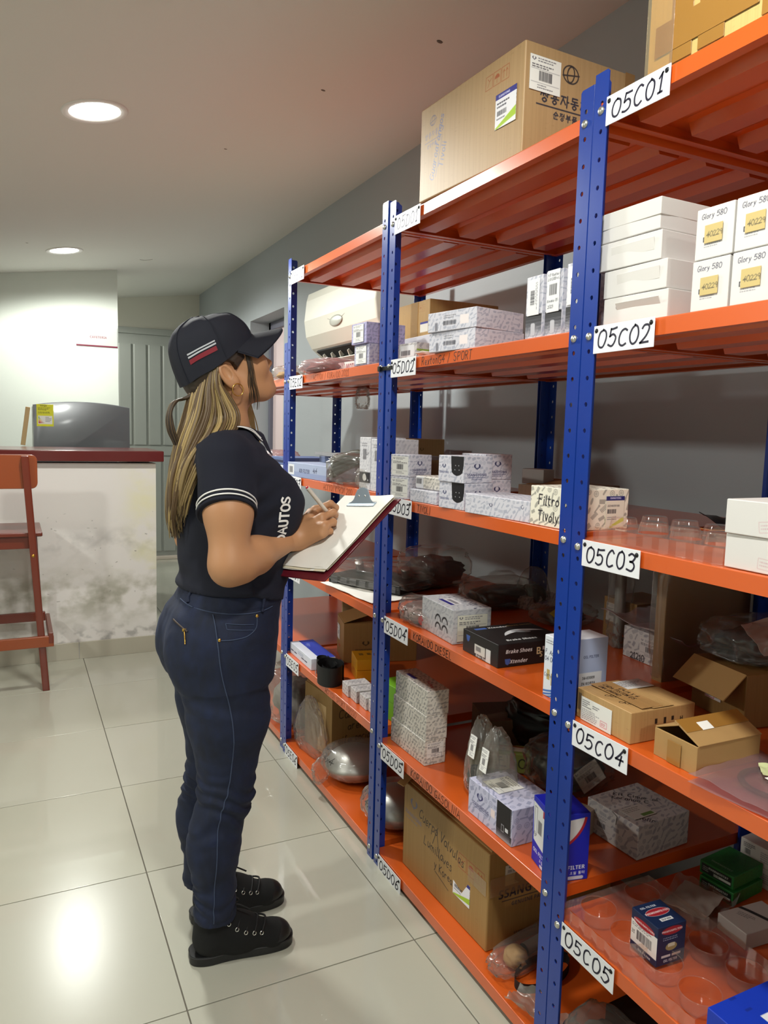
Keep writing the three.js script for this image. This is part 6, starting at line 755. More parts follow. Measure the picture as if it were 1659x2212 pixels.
// ---------------------------------------------------------------- the woman: one body mesh, clothes, shoes and hair as parts
{
  const PX = 0.48, PZ = -1.86, w = thing('person', 'woman in navy cap, navy polo shirt and jeans writing on a clipboard while looking up', 'person', [PX, 0, PZ]);
  const put = (name, geo, mat, o = {}) => part(o.to ?? w, name, o.local ? geo : geo.translate(-PX, 0, -PZ), mat, o);
  // ---- board plane, hand joints (metres in the room)
  const WR = [0.638, 1.0804, -1.7919], EL = [0.43, 1.048, -1.652], SH = [0.437, 1.265, -1.705];
  const F = { i: [[0.6906, 1.1449, -1.798], [0.7278, 1.1621, -1.7862], [0.7475, 1.1505, -1.798], [0.7501, 1.1339, -1.8142]], m: [[0.689, 1.1303, -1.7477], [0.7222, 1.143, -1.7526], [0.7372, 1.1335, -1.778], [0.7332, 1.1194, -1.804]], r: [[0.6846, 1.1128, -1.7199], [0.7137, 1.1222, -1.7309], [0.724, 1.113, -1.756], [0.7154, 1.1014, -1.778]], p: [[0.6783, 1.0936, -1.7186], [0.7025, 1.1001, -1.7239], [0.709, 1.095, -1.744], [0.7027, 1.0887, -1.7582]], t: [[0.6509, 1.107, -1.7946], [0.6929, 1.1337, -1.834], [0.718, 1.143, -1.836], [0.7413, 1.1382, -1.8294]] };
  const RF = { i: [0.0098, 0.0092, 0.0084, 0.0074], m: [0.0102, 0.0094, 0.0086, 0.0076], r: [0.0098, 0.009, 0.0082, 0.0072], p: [0.009, 0.008, 0.0074, 0.0066], t: [0.013, 0.0108, 0.0098, 0.0082] };
  const finger = (x, y, z, f, r, d) => { for (let i = 0; i < 3; i++) d = smin(d, cap(x, y, z, f[i], f[i + 1], r[i], r[i + 1]), 0.004); return d; };
  const hand = (x, y, z) => {
    let d = cap(x, y, z, WR, F.m[0], 0.024, 0.013);
    d = smin(d, cap(x, y, z, [0.646, 1.09, -1.792], F.i[0], 0.021, 0.0125), 0.02); d = smin(d, cap(x, y, z, [0.644, 1.078, -1.775], F.r[0], 0.021, 0.012), 0.02); d = smin(d, cap(x, y, z, [0.645, 1.073, -1.77], F.p[0], 0.02, 0.011), 0.02);
    d = smin(d, cap(x, y, z, [0.645, 1.085, -1.795], F.t[1], 0.02, 0.012), 0.015);
    let q = 1; for (const k of ['i', 'm', 'r', 'p', 't']) q = Math.min(q, finger(x, y, z, F[k], RF[k], 1));
    d = smin(d, q, 0.007); return smin(d, cap(x, y, z, [0.60, 1.074, -1.765], WR, 0.0285, 0.0255), 0.03);
  };
  const rightArm = (x, y, z) => {
    let d = cap(x, y, z, SH, [0.432, 1.16, -1.672], 0.057, 0.0505); d = smin(d, cap(x, y, z, [0.432, 1.16, -1.672], EL, 0.051, 0.0435), 0.03);
    d = smin(d, cap(x, y, z, EL, [0.5, 1.053, -1.695], 0.0435, 0.041), 0.02); d = smin(d, cap(x, y, z, [0.5, 1.053, -1.695], WR, 0.041, 0.025), 0.03);
    return smin(d, cap(x, y, z, [0.46, 1.035, -1.655], [0.43, 1.03, -1.652], 0.035, 0.034), 0.03);
  };
  // ---- head, tilted back
  const TA = 0.42, CT = Math.cos(TA), ST = Math.sin(TA), HO = [0.47, 1.51, -1.86];
  const toWorld = (x, y, z) => [HO[0] + x * CT - y * ST, HO[1] + x * ST + y * CT, HO[2] + z];
  const headL = (x, y, z) => {
    const az = Math.abs(z);
    let d = ell(x, y, z, [-0.01, 0.03, 0], [0.098, 0.073, 0.073]);
    d = smin(d, ell(x, y, z, [0.04, -0.022, 0], [0.05, 0.06, 0.06]), 0.03); d = smin(d, ell(x, y, z, [0.038, -0.062, 0], [0.047, 0.05, 0.05]), 0.03);
    d = smin(d, cap(x, y, az, [-0.018, -0.062, 0.05], [0.055, -0.1, 0.022], 0.016, 0.02), 0.03); d = smin(d, ell(x, y, z, [0.074, -0.101, 0], [0.0235, 0.021, 0.024]), 0.02);
    d = smin(d, ell(x, y, az, [0.058, -0.034, 0.036], [0.027, 0.024, 0.022]), 0.025); d = smin(d, cap(x, y, az, [0.084, 0.004, 0.012], [0.072, 0.006, 0.042], 0.009, 0.008), 0.014);
    d = Math.max(d, -smin(1, ell(x, y, az, [0.094, -0.013, 0.033], [0.014, 0.01, 0.016]), 0.01) * 0.9);
    d = smin(d, cap(x, y, z, [0.086, -0.008, 0], [0.101, -0.039, 0], 0.0075, 0.0095), 0.012); d = smin(d, ell(x, y, z, [0.104, -0.0415, 0], [0.0095, 0.0085, 0.0095]), 0.006); d = smin(d, ell(x, y, az, [0.094, -0.0465, 0.0105], [0.0095, 0.0075, 0.0065]), 0.005);
    d = smin(d, ell(x, y, z, [0.084, -0.072, 0], [0.014, 0.018, 0.028]), 0.012);
    d = smin(d, ell(x, y, z, [0.0905, -0.068, 0], [0.0085, 0.0056, 0.02]), 0.004); d = smin(d, ell(x, y, z, [0.0885, -0.0795, 0], [0.0085, 0.0064, 0.018]), 0.004);
    // ear: a rim around a hollow
    const ex = (x + 0.026) * 0.96 + (y + 0.026) * 0.2, ey = (y + 0.026) * 0.96 - (x + 0.026) * 0.2, ez = az - 0.0725 - (ex < 0 ? -ex * 0.35 : 0);
    let e = ell(ex, ey, ez, [0, 0, 0], [0.0175, 0.0295, 0.007]); e = Math.max(e, -ell(ex, ey, ez, [0.001, 0.003, 0.007], [0.0105, 0.019, 0.0062])); e = smin(e, ell(ex, ey, ez, [0.006, -0.024, 0], [0.0075, 0.0085, 0.006]), 0.006);
    return smin(d, e, 0.006);
  };
  const headW = (X, Y, Z) => { const dx = X - HO[0], dy = Y - HO[1]; return headL(dx * CT + dy * ST, -dx * ST + dy * CT, Z - HO[2]); };
  const neck = (x, y, z) => smin(cap(x, y, z, [0.468, 1.45, PZ], [0.474, 1.33, PZ], 0.054, 0.053), cap(x, y, z, [0.472, 1.34, PZ], [0.468, 1.27, PZ], 0.054, 0.088), 0.03);
  const TORSO = [[0.9, 0.485, 0.126, 0.165], [0.945, 0.492, 0.124, 0.156], [1.0, 0.494, 0.128, 0.152], [1.06, 0.497, 0.136, 0.152], [1.13, 0.5, 0.15, 0.158], [1.17, 0.5, 0.151, 0.166], [1.215, 0.487, 0.14, 0.174], [1.26, 0.472, 0.12, 0.18], [1.3, 0.463, 0.098, 0.152], [1.33, 0.461, 0.074, 0.1], [1.355, 0.463, 0.06, 0.066]];
  const loft = (T, x, y, z, grow = 0) => {
    let i = 0; while (i < T.length - 2 && y > T[i + 1][0]) i++; const t = clamp((y - T[i][0]) / (T[i + 1][0] - T[i][0]), 0, 1), s = t * t * (3 - 2 * t), c = lerp(T[i][1], T[i + 1][1], s), a = lerp(T[i][2], T[i + 1][2], s) + grow, b = lerp(T[i][3], T[i + 1][3], s) + grow;
    const k = Math.hypot((x - c) / a, (z - PZ) / b), d = (k - 1) * Math.min(a, b); return Math.max(d, T[0][0] - y, y - T[T.length - 1][0]);
  };
  const LEG = (x, y, z, g = 0, fold = 0) => {
    const near = [[0.452, 0.83, -1.79], [0.463, 0.64, -1.785], [0.458, 0.44, -1.785], [0.43, 0.30, -1.783], [0.43, 0.115, -1.785]], far = near.map((p) => [p[0] + 0.006, p[1], -1.945 + (p[2] + 1.785) * -0.6]), r = [0.112, 0.098, 0.064, 0.056, 0.05];
    const leg = (P) => { let d = 1; for (let i = 0; i < 4; i++) d = smin(d, cap(x, y, z, P[i], P[i + 1], r[i] + g, r[i + 1] + g), 0.03); d = smin(d, ell(x, y, z, [P[3][0] - 0.012, 0.31, P[3][2]], [0.053 + g, 0.1, 0.05 + g]), 0.03); return d; };
    let d = smin(leg(near), leg(far), 0.012);
    d = smin(d, ell(x, y, z, [0.405, 0.80, -1.795], [0.092 + g, 0.105, 0.08]), 0.04); d = smin(d, ell(x, y, z, [0.405, 0.80, -1.93], [0.092 + g, 0.105, 0.08]), 0.04);
    return d;
  };
  const HIP = [[0.74, 0.47, 0.12, 0.165], [0.80, 0.463, 0.135, 0.176], [0.85, 0.466, 0.138, 0.175], [0.89, 0.472, 0.136, 0.168], [0.93, 0.487, 0.128, 0.157], [0.968, 0.495, 0.124, 0.15], [1.02, 0.497, 0.124, 0.15]];
  const jeansF = (x, y, z) => {
    let d = smin(LEG(x, y, z), loft(HIP, x, y, z), 0.04);
    const kn = Math.exp(-(((y - 0.42) / 0.075) ** 2)), an = Math.exp(-(((y - 0.17) / 0.07) ** 2)), th = Math.exp(-(((y - 0.68) / 0.05) ** 2));
    d += (kn * 0.0042 + an * 0.0034) * Math.sin(y * 150 + 14 * x + 9 * perlin.noise(x * 9, y * 9, z * 9)) + th * 0.0015 * Math.sin(y * 120 + 30 * x) + 0.0012 * perlin.noise(x * 40, y * 40, z * 40);
    d -= Math.abs(y - 0.122) < 0.013 ? 0.0022 : 0; d -= y > 0.925 ? 0.002 : 0;
    return Math.max(d, y - 0.972, 0.108 - y - 0.06 * (x - 0.43));
  };
  const sleeve = (x, y, z, g) => cap(x, y, z, [0.437, 1.275, -1.712], [0.428, 1.13, -1.666], 0.064 + g, 0.0655 + g);
  const sleeveL = (x, y, z, g) => cap(x, y, z, [0.437, 1.275, -2.008], [0.428, 1.13, -2.052], 0.064 + g, 0.0655 + g);
  const SD = V3(0.437 - 0.423, 1.275 - 1.13, -1.712 + 1.668).normalize(), cutAt = (x, y, z, s) => { const e = [0.424, 1.153, s > 0 ? -1.675 : -2.043]; return -((x - e[0]) * (SD.x + 0.05) + (y - e[1]) * SD.y + (z - e[2]) * (SD.z - 0.38) * s); };
  const shirtF = (x, y, z) => {
    let d = loft(TORSO, x, y, z, 0.004); d = smin(d, ell(x, y, z, [0.575, 1.165, -1.79], [0.07, 0.075, 0.072]), 0.05); d = smin(d, ell(x, y, z, [0.575, 1.165, -1.93], [0.07, 0.075, 0.072]), 0.05);
    d = Math.max(smin(d, cap(x, y, z, [0.462, 1.315, -1.81], [0.445, 1.285, -1.72], 0.045, 0.052), 0.05), 0.9 - y); d = smin(d, cap(x, y, z, [0.462, 1.315, -1.91], [0.445, 1.285, -2.0], 0.045, 0.052), 0.05);
    d = smin(d, Math.max(sleeve(x, y, z, 0), cutAt(x, y, z, 1)), 0.02); d = smin(d, Math.max(sleeveL(x, y, z, 0), cutAt(x, y, z, -1)), 0.02);
    d += 0.004 * perlin.noise(x * 13, y * 17, z * 13) + 0.0028 * Math.sin(y * 90 + 40 * (x - 0.5)) * Math.exp(-(((y - 0.99) / 0.06) ** 2)) + 0.003 * Math.sin((y - 0.7 * x) * 110) * Math.exp(-((Math.hypot((x - 0.52) / 0.06, (y - 1.16) / 0.06, (z + 1.71) / 0.05)) ** 2));
    d -= 0.008 * Math.exp(-(((y - 0.965) / 0.02) ** 2)) * (x < 0.5 ? 1 : 0.3);
    return Math.max(d, (x < 0.5 ? 0.952 : 0.952 - 0.32 * (x - 0.5)) - y, y - 1.345);
  };
  // left arm, mostly hidden: its hand carries the far edge of the clipboard
  const WL = [0.62, 1.02, -1.905], LH = [[0.665, 1.05, -1.852], [0.685, 1.062, -1.848], [0.702, 1.075, -1.845], [0.72, 1.088, -1.842]];
  const leftArm = (x, y, z) => { let d = cap(x, y, z, [0.437, 1.265, -2.015], [0.44, 1.05, -2.075], 0.058, 0.046); d = smin(d, cap(x, y, z, [0.44, 1.05, -2.075], WL, 0.046, 0.026), 0.03); return d; };
  const leftHand = (x, y, z) => {
    let d = cap(x, y, z, WL, [0.655, 1.035, -1.885], 0.025, 0.024); d = smin(d, cap(x, y, z, [0.65, 1.03, -1.888], [0.685, 1.056, -1.88], 0.02, 0.018), 0.015);
    LH.forEach((p, i) => { const q = [p[0] - 0.018, p[1] - 0.022, p[2] + 0.01], k = [p[0] - 0.014, p[1] - 0.024, p[2] + 0.055 - i * 0.004], e = [p[0] - 0.01, p[1] - 0.021, p[2] + 0.085 - i * 0.006]; d = smin(d, Math.min(cap(x, y, z, [q[0], q[1], q[2] - 0.03], q, 0.0105, 0.0098), cap(x, y, z, q, k, 0.0098, 0.0088), cap(x, y, z, k, e, 0.0088, 0.0074)), 0.005); });
    return smin(d, Math.min(cap(x, y, z, [0.65, 1.045, -1.895], [0.676, 1.072, -1.872], 0.0125, 0.0105), cap(x, y, z, [0.676, 1.072, -1.872], [0.692, 1.088, -1.852], 0.0105, 0.0082)), 0.006);
  };
  const core = (x, y, z) => smin(loft(TORSO, x, y, z, -0.012), Math.max(smin(LEG(x, y, z, -0.012), loft(HIP, x, y, z, -0.014), 0.03), y - 0.98), 0.02);
  // ---- body
  const bodyGeo = merge([
    nets((x, y, z) => smin(headW(x, y, z), neck(x, y, z), 0.035), [0.33, 1.29, -1.96], [0.64, 1.63, -1.76], 0.0034),
    nets((x, y, z) => rightArm(x, y, z), [0.36, 0.97, -1.79], [0.655, 1.34, -1.58], 0.006),
    nets(hand, [0.575, 1.02, -1.87], [0.775, 1.19, -1.69], 0.0028),
    nets(leftArm, [0.36, 0.98, -2.14], [0.66, 1.34, -1.87], 0.008), nets(leftHand, [0.585, 0.98, -1.945], [0.745, 1.12, -1.745], 0.0034),
    nets(core, [0.3, 0.08, -2.06], [0.68, 1.38, -1.66], 0.012),
  ]);
  put('body', bodyGeo, M.skin);
  // eyes, brows, lips
  for (const s of [-1, 1]) {
    const c = toWorld(0.078, -0.013, s * 0.032), eye = put('eye', new THREE.SphereGeometry(0.0112, 18, 12).translate(...c), STD({ name: 'eye_white', color: 0xe6e0da, roughness: 0.25 }));
    const d = V3(CT, ST, 0.1 * s).normalize(); put('iris', new THREE.SphereGeometry(0.0058, 14, 10).translate(c[0] + d.x * 0.0067, c[1] + d.y * 0.0067, c[2] + d.z * 0.0067), STD({ name: 'iris', color: 0x2a1a10, roughness: 0.2 }));
    put('eyebrow', tube([[0.092, 0.004, 0.012], [0.089, 0.009, 0.028], [0.076, 0.006, 0.045]].map(([a, b, q]) => toWorld(a, b, q * s)), 0.0022, 10, 5), STD({ name: 'eyebrow', color: 0x2a1c12, roughness: 0.8 }));
    put('eyelashes', tube([[0.0905, -0.009, 0.021], [0.093, -0.008, 0.033], [0.084, -0.0105, 0.044]].map(([a, b, q]) => toWorld(a, b, q * s)), 0.0014, 10, 5), STD({ name: 'lashes', color: 0x120c08, roughness: 0.8 }));
  }
  put('lips', (() => { const f = (x, y, z) => { const dx = x - HO[0], dy = y - HO[1], lx = dx * CT + dy * ST, ly = -dx * ST + dy * CT, lz = z - HO[2]; return Math.max(smin(ell(lx, ly, lz, [0.0908, -0.068, 0], [0.0085, 0.0058, 0.0195]), ell(lx, ly, lz, [0.0888, -0.0795, 0], [0.0085, 0.0066, 0.0175]), 0.0015), 0.082 - lx + Math.abs(lz) * 0.1); }; return nets(f, [0.55, 1.44, -1.89], [0.61, 1.51, -1.83], 0.0014); })(), M.lips);
  put('earring', new THREE.TorusGeometry(0.0145, 0.0013, 8, 32).rotateY(0.25).translate(...toWorld(-0.017, -0.0685, 0.078)), M.gold, { label: 'thin gold hoop earring' });
  // ---- polo shirt, jeans
  const shirt = put('polo_shirt', nets(shirtF, [0.31, 0.89, -2.14], [0.69, 1.37, -1.58], 0.0062), M.navy);
  const onSurf = (f, x, y, z0 = -1.5, e = 0.0012) => { let z = z0; for (let i = 0; i < 140; i++) { const d = f(x, y, z); if (d < 0.0004) break; z -= Math.max(d * 0.7, 0.0004); } return z < -1.95 ? null : [x, y, z + e]; };
  // sleeve bands: two white lines and the ribbed hem
  const ringAt = (s, off, r) => { const pts = [], c = V3(0.424, 1.153, s > 0 ? -1.675 : -2.043), ax = V3(SD.x + 0.05, SD.y, (SD.z - 0.38) * s).normalize(), o = V3(0.4245, 1.145, s > 0 ? -1.6725 : -2.0455); c.addScaledVector(ax, off); const u = V3(0, 0, 1).cross(ax).normalize(), v = ax.clone().cross(u); for (let i = 0; i < 40; i++) { const a = i / 40 * Math.PI * 2, d = u.clone().multiplyScalar(Math.cos(a)).addScaledVector(v, Math.sin(a)); let q = 0.03; const F0 = (p) => (s > 0 ? sleeve(p.x, p.y, p.z, 0.001) : sleeveL(p.x, p.y, p.z, 0.001)); while (q < 0.12 && F0(c.clone().addScaledVector(d, q)) < 0) q += 0.0006; const p = c.clone().addScaledVector(d, q + r); pts.push([p.x, p.y, p.z]); } return pts; };
  for (const s of [1, -1]) { for (const o of [0.022, 0.0125]) put('white_stripe', tube(ringAt(s, o, 0.0004), 0.0019, 90, 6, true), M.white, { to: shirt }); put('sleeve_hem', tube(ringAt(s, 0.004, -0.0012), 0.0042, 90, 7, true), M.navy, { to: shirt }); }
  // collar: a stand turned down, open in front
  {
    const pos = [], idx = [], uvs = [], n = 40, m = 6, ring = (t, k) => { const a = Math.PI + (t - 0.5) * 2 * 2.62, top = k < 0.35 ? k / 0.35 : 1, fall = k > 0.35 ? (k - 0.35) / 0.65 : 0, f = 0.5 - 0.5 * Math.cos(a), r = lerp(0.058, 0.064, top) + fall * lerp(0.034, 0.03, 1 - f), front = 1 - f; const X = 0.463 + Math.cos(a) * (r + front * 0.03) + 0.012 * front, Z = PZ + Math.sin(a) * (r + 0.002); let y = 1.44; for (let i = 0; i < 90; i++) { const d = shirtF(X, y, Z); if (d < 0.001) break; y -= Math.max(0.0008, d * 0.6); } y = Math.max(y, 1.26) + 0.005; const st = 1.368 - 0.028 * front * front; return [X, fall > 0 ? lerp(Math.max(st, y), Math.max(y, st - 0.075), Math.min(1, fall * 1.05)) : lerp(1.335 - 0.028 * front * front, st, top), Z]; };
    for (let j = 0; j <= m; j++) for (let i = 0; i <= n; i++) { pos.push(...ring(i / n, j / m)); uvs.push(i / n, j / m); }
    for (let j = 0; j < m; j++) for (let i = 0; i < n; i++) { const q = j * (n + 1) + i; idx.push(q, q + 1, q + n + 2, q, q + n + 2, q + n + 1); }
    const g = new THREE.BufferGeometry(); g.setAttribute('position', new THREE.Float32BufferAttribute(pos, 3)); g.setAttribute('uv', new THREE.Float32BufferAttribute(uvs, 2)); g.setIndex(idx); g.computeVertexNormals(); const cm = M.navy.clone(); cm.side = THREE.DoubleSide; put('collar', g, cm, { to: shirt });
    for (const k of [0.86, 0.95]) { const pts = []; for (let i = 1; i < 20; i++) pts.push(ring(0.03 + i / 20 * 0.94, k)); put('white_stripe', tube(pts.map((p) => [p[0] + (p[0] - 0.463) * 0.02, p[1] + 0.001, p[2] + (p[2] - PZ) * 0.02]), 0.0014, 60, 5), M.white, { to: shirt }); }
    put('placket', tube([[0.552, 1.305, PZ], [0.578, 1.275, PZ], [0.603, 1.235, PZ]], 0.008, 14, 7), M.navy, { to: shirt }); put('button', new THREE.SphereGeometry(0.0045, 10, 8).translate(0.578, 1.282, PZ + 0.004), STD({ name: 'dark_button', color: 0x1c2030, roughness: 0.3 }), { to: shirt });
  }
  // the white word down the shirt front
  { const g = ink(writing('DAUTOS', 0.0235, { wobble: 0, slant: 0, gap: 1.1 }), 0.0052), p = g.attributes.position; for (let i = 0; i < p.count; i++) { const u = p.getX(i), v = p.getY(i), q = onSurf(shirtF, 0.583 - v + 0.03 * Math.sin(u * 12) * 0.25 - 0.11 * u * (u > 0.06 ? u - 0.06 : 0), 1.079 + u, -1.55, 0.0016); p.setXYZ(i, ...(q ?? [0.5, 1.1, -1.8])); } g.computeVertexNormals(); const lm = M.white.clone(); lm.side = THREE.DoubleSide; put('lettering', g, lm, { to: shirt, label: 'white lettering running up the shirt front' }); }
  const jeans = put('jeans', nets(jeansF, [0.28, 0.07, -2.1], [0.66, 0.99, -1.62], 0.0062), M.denim);
  const onJ = (pts, e = 0.001) => pts.map(([x, y]) => onSurf(jeansF, x, y, -1.55, e)).filter(Boolean);
  const dense = (pts, n = 5) => { const o = []; for (let i = 0; i < pts.length - 1; i++) for (let k = 0; k < n; k++) o.push([lerp(pts[i][0], pts[i + 1][0], k / n), lerp(pts[i][1], pts[i + 1][1], k / n)]); o.push(pts[pts.length - 1]); return o; };
  const seam = (pts, r, mat = M.denimSeam, name = 'seam') => put(name, tube(onJ(dense(smooth2(pts)), r * 0.4), r, pts.length * 10, 5), mat, { to: jeans });
  function smooth2(p) { return smooth(p); }
  seam([[0.407, 0.915], [0.411, 0.849], [0.417, 0.792], [0.43, 0.735], [0.442, 0.688], [0.451, 0.606], [0.451, 0.537], [0.445, 0.474], [0.432, 0.425], [0.422, 0.356], [0.418, 0.262], [0.416, 0.174], [0.416, 0.125]], 0.0014);
  seam([[0.345, 0.94], [0.362, 0.928], [0.393, 0.921], [0.448, 0.916], [0.515, 0.915], [0.555, 0.92]], 0.0014);
  seam([[0.508, 0.907], [0.504, 0.882], [0.481, 0.866], [0.448, 0.861], [0.415, 0.86]], 0.0013); seam([[0.431, 0.897], [0.498, 0.889]], 0.001); seam([[0.433, 0.884], [0.496, 0.877]], 0.001); seam([[0.431, 0.897], [0.433, 0.884]], 0.001);
  for (const l of [[[0.38, 0.966], [0.374, 0.955], [0.367, 0.943], [0.364, 0.932]], [[0.53, 0.957], [0.527, 0.934], [0.523, 0.914]]]) { put('belt_loop', tube(onJ(dense(l), 0.003), 0.0042, 16, 6), M.denim, { to: jeans }); }
  for (const [x, y] of [[0.415, 0.861], [0.508, 0.907]]) put('rivet', new THREE.SphereGeometry(0.0042, 12, 8).scale(1, 1, 0.5).translate(...onSurf(jeansF, x, y, -1.55, 0.001)), M.gold, { to: jeans });
  put('zip', tube(onJ(dense([[0.329, 0.893], [0.342, 0.882], [0.352, 0.874]]), 0.0006), 0.0022, 14, 6), STD({ name: 'zip_tape', color: 0x3a2a20, roughness: 0.6 }), { to: jeans });
  put('zip_pull', merge([box(0.009, 0.006, 0.003).translate(...onSurf(jeansF, 0.346, 0.877, -1.55, 0.002)), tube(onJ([[0.346, 0.874], [0.3455, 0.86], [0.345, 0.847]], 0.003), 0.0016, 10, 6)]), M.gold, { to: jeans });
  // ---- shoes: black canvas high tops
  const makeShoe = (hx, hz, turn) => {
    const s = new THREE.Group(), L = 0.262; const up = (x, y, z) => { let d = cap(x, y, z, [0.05, 0.055, 0], [0.052, 0.135, 0], 0.041, 0.043); d = smin(d, cap(x, y, z, [0.06, 0.05, 0], [0.125, 0.052, 0], 0.042, 0.042), 0.03); d = smin(d, cap(x, y, z, [0.07, 0.1, 0], [0.14, 0.058, 0], 0.034, 0.03), 0.03); d = smin(d, cap(x, y, z, [0.12, 0.04, 0.002], [0.205, 0.03, 0.004], 0.042, 0.034), 0.03); d = smin(d, ell(x, y, z, [0.21, 0.03, 0.004], [0.045, 0.03, 0.041]), 0.02); return Math.max(d, 0.012 - y, y - 0.14); };
    const u = shade(new THREE.Mesh(nets(up, [-0.01, 0, -0.07], [0.28, 0.16, 0.07], 0.0048), M.canvasBlack)); u.name = 'shoe';
    const o = new THREE.Shape(); o.moveTo(0.0, 0); o.bezierCurveTo(-0.008, 0.034, 0.03, 0.046, 0.07, 0.04); o.bezierCurveTo(0.12, 0.034, 0.15, 0.05, 0.2, 0.05); o.bezierCurveTo(0.25, 0.048, 0.264, 0.03, 0.264, 0.0); o.bezierCurveTo(0.262, -0.034, 0.245, -0.046, 0.2, -0.046); o.bezierCurveTo(0.15, -0.046, 0.12, -0.036, 0.07, -0.04); o.bezierCurveTo(0.03, -0.046, -0.008, -0.034, 0, 0);
    part(u, 'sole', new THREE.ExtrudeGeometry(o, { depth: 0.018, bevelEnabled: true, bevelSize: 0.0015, bevelThickness: 0.003, bevelSegments: 3, curveSegments: 20 }).rotateX(-Math.PI / 2).translate(0, 0.0032, 0).scale(1, 1, 0.92), M.soleBlack);
    part(u, 'sole_line', new THREE.ExtrudeGeometry(o, { depth: 0.001, bevelEnabled: true, bevelSize: 0.0022, bevelThickness: 0.0006, bevelSegments: 2, curveSegments: 20 }).rotateX(-Math.PI / 2).translate(0, 0.0205, 0).scale(1, 1, 0.92), STD({ name: 'sole_line', color: 0x252528, roughness: 0.5 }));
    part(u, 'toe_cap', new THREE.SphereGeometry(1, 24, 14, 0, Math.PI * 2, 0, Math.PI / 2).scale(0.047, 0.034, 0.044).translate(0.213, 0.029, 0.003), M.soleBlack);
    const F0 = (x, y) => { let z = 0.08; for (let i = 0; i < 60; i++) { const d = up(x, y, z); if (d < 0.0005) break; z -= Math.max(0.0005, d * 0.8); } return z; };
    const eg = new THREE.TorusGeometry(0.0042, 0.0014, 8, 16);
    [[0.078, 0.118], [0.092, 0.102], [0.112, 0.085], [0.134, 0.074], [0.156, 0.066], [0.176, 0.059]].forEach(([x, y], i) => { part(u, 'eyelet', eg, M.chrome, { at: [x, y, F0(x, y) + 0.0008], turn: [-0.35, 0.1, 0] }); part(u, 'lace', tube([[x, y + 0.001, F0(x, y) + 0.002], [x + 0.012, y + 0.016, 0.018], [x + 0.016, y + 0.019, -0.002], [x + 0.004, y + 0.012, -0.024], [x, y + 0.001, -F0(x, y)]], 0.0026, 22, 6), M.black); });
    part(u, 'lace', tube([[0.1, 0.135, 0.01], [0.118, 0.138, 0.018], [0.138, 0.128, 0.022], [0.148, 0.122, 0.024]], 0.0024, 16, 6), M.black); part(u, 'lace', tube([[0.1, 0.135, 0.008], [0.112, 0.146, 0.0], [0.124, 0.13, -0.01], [0.104, 0.132, 0.004]], 0.0024, 18, 6), M.black);
    u.position.set(hx - PX, 0.0006, hz - PZ); u.rotation.y = turn; w.add(u); return u;
  };
  makeShoe(0.37, -1.797, -0.09); makeShoe(0.404, -1.95, 0.0);
  // ---- cap
  {
    const cap0 = (th, ph, grow = 0) => {   // th: 0 front, pi/2 near side, pi back; ph: 0 rim .. pi/2 top
      const c = Math.cos(th), s = Math.sin(th), rx = c > 0 ? 0.103 : 0.112, rim = 0.006 + (c > 0 ? 0.032 * c : 0.024 * c), e = 0.66, k = Math.pow(Math.cos(ph), e), top = 0.119 - 0.004 * c;
      const seamR = 0.0014 * Math.abs(Math.cos(3 * th)) ** 14 * Math.cos(ph);
      return [-0.014 + (rx + grow) * c * k * (1 - 0.1 * Math.sin(ph) * (c > 0 ? 1 : 0)) - seamR * c, rim + (top - rim + grow) * Math.pow(Math.sin(ph), e) + 0.003 * perlin.noise(th * 2, ph * 3, 3), (0.0855 + grow) * s * k];
    };
    const pos = [], idx = [], uvs = [], n = 72, m = 22; for (let j = 0; j <= m; j++) for (let i = 0; i <= n; i++) { pos.push(...toWorld(...cap0(i / n * Math.PI * 2, j / m * Math.PI / 2))); uvs.push(i / n * 0.6, j / m * 0.2); }
    for (let j = 0; j < m; j++) for (let i = 0; i < n; i++) { const q = j * (n + 1) + i; idx.push(q, q + n + 2, q + 1, q, q + n + 1, q + n + 2); }
    const g = new THREE.BufferGeometry(); g.setAttribute('position', new THREE.Float32BufferAttribute(pos, 3)); g.setAttribute('uv', new THREE.Float32BufferAttribute(uvs, 2)); g.setIndex(idx); g.computeVertexNormals(); const cm = M.navyCap.clone(); cm.side = THREE.DoubleSide;
    const crown = put('cap', g, cm);
    for (let k = 0; k < 6; k++) { const pts = []; for (let j = 0; j <= 12; j++) pts.push(toWorld(...cap0(k * Math.PI / 3 + Math.PI / 6, j / 12 * 1.5, 0.0006))); put('panel_seam', tube(pts, 0.0011, 24, 5), M.navyCap, { to: crown }); }
    put('cap_button', new THREE.SphereGeometry(0.007, 14, 10).scale(1, 0.6, 1).translate(...toWorld(-0.03, 0.121, 0)), M.navyCap, { to: crown });
    // brim, arched across
    const bp = [], bi = [], bu = [], bn = 30, bm = 10, brim = (t, k, e) => { const a = (t - 0.5) * 2 * 1.28, r = Math.cos(a * 0.98), x0 = -0.014 + 0.104 * Math.cos(a), z0 = 0.085 * Math.sin(a), ext = 0.082 * Math.pow(Math.max(0, r), 0.55); const x = x0 + ext * k * 0.97, z = z0 * (1 + 0.02 * k), y = 0.006 + 0.032 * Math.cos(a) - 0.0 - 0.012 * k - 3.1 * z * z * k * 0.9 + e; return toWorld(x, y, z); };
    for (const e of [0.0022, -0.0022]) for (let j = 0; j <= bm; j++) for (let i = 0; i <= bn; i++) { bp.push(...brim(i / bn, j / bm, e)); bu.push(i / bn * 0.3, j / bm * 0.1); }
    const half = (bn + 1) * (bm + 1); for (let j = 0; j < bm; j++) for (let i = 0; i < bn; i++) { const q = j * (bn + 1) + i; bi.push(q, q + bn + 2, q + 1, q, q + bn + 1, q + bn + 2, half + q, half + q + 1, half + q + bn + 2, half + q, half + q + bn + 2, half + q + bn + 1); }
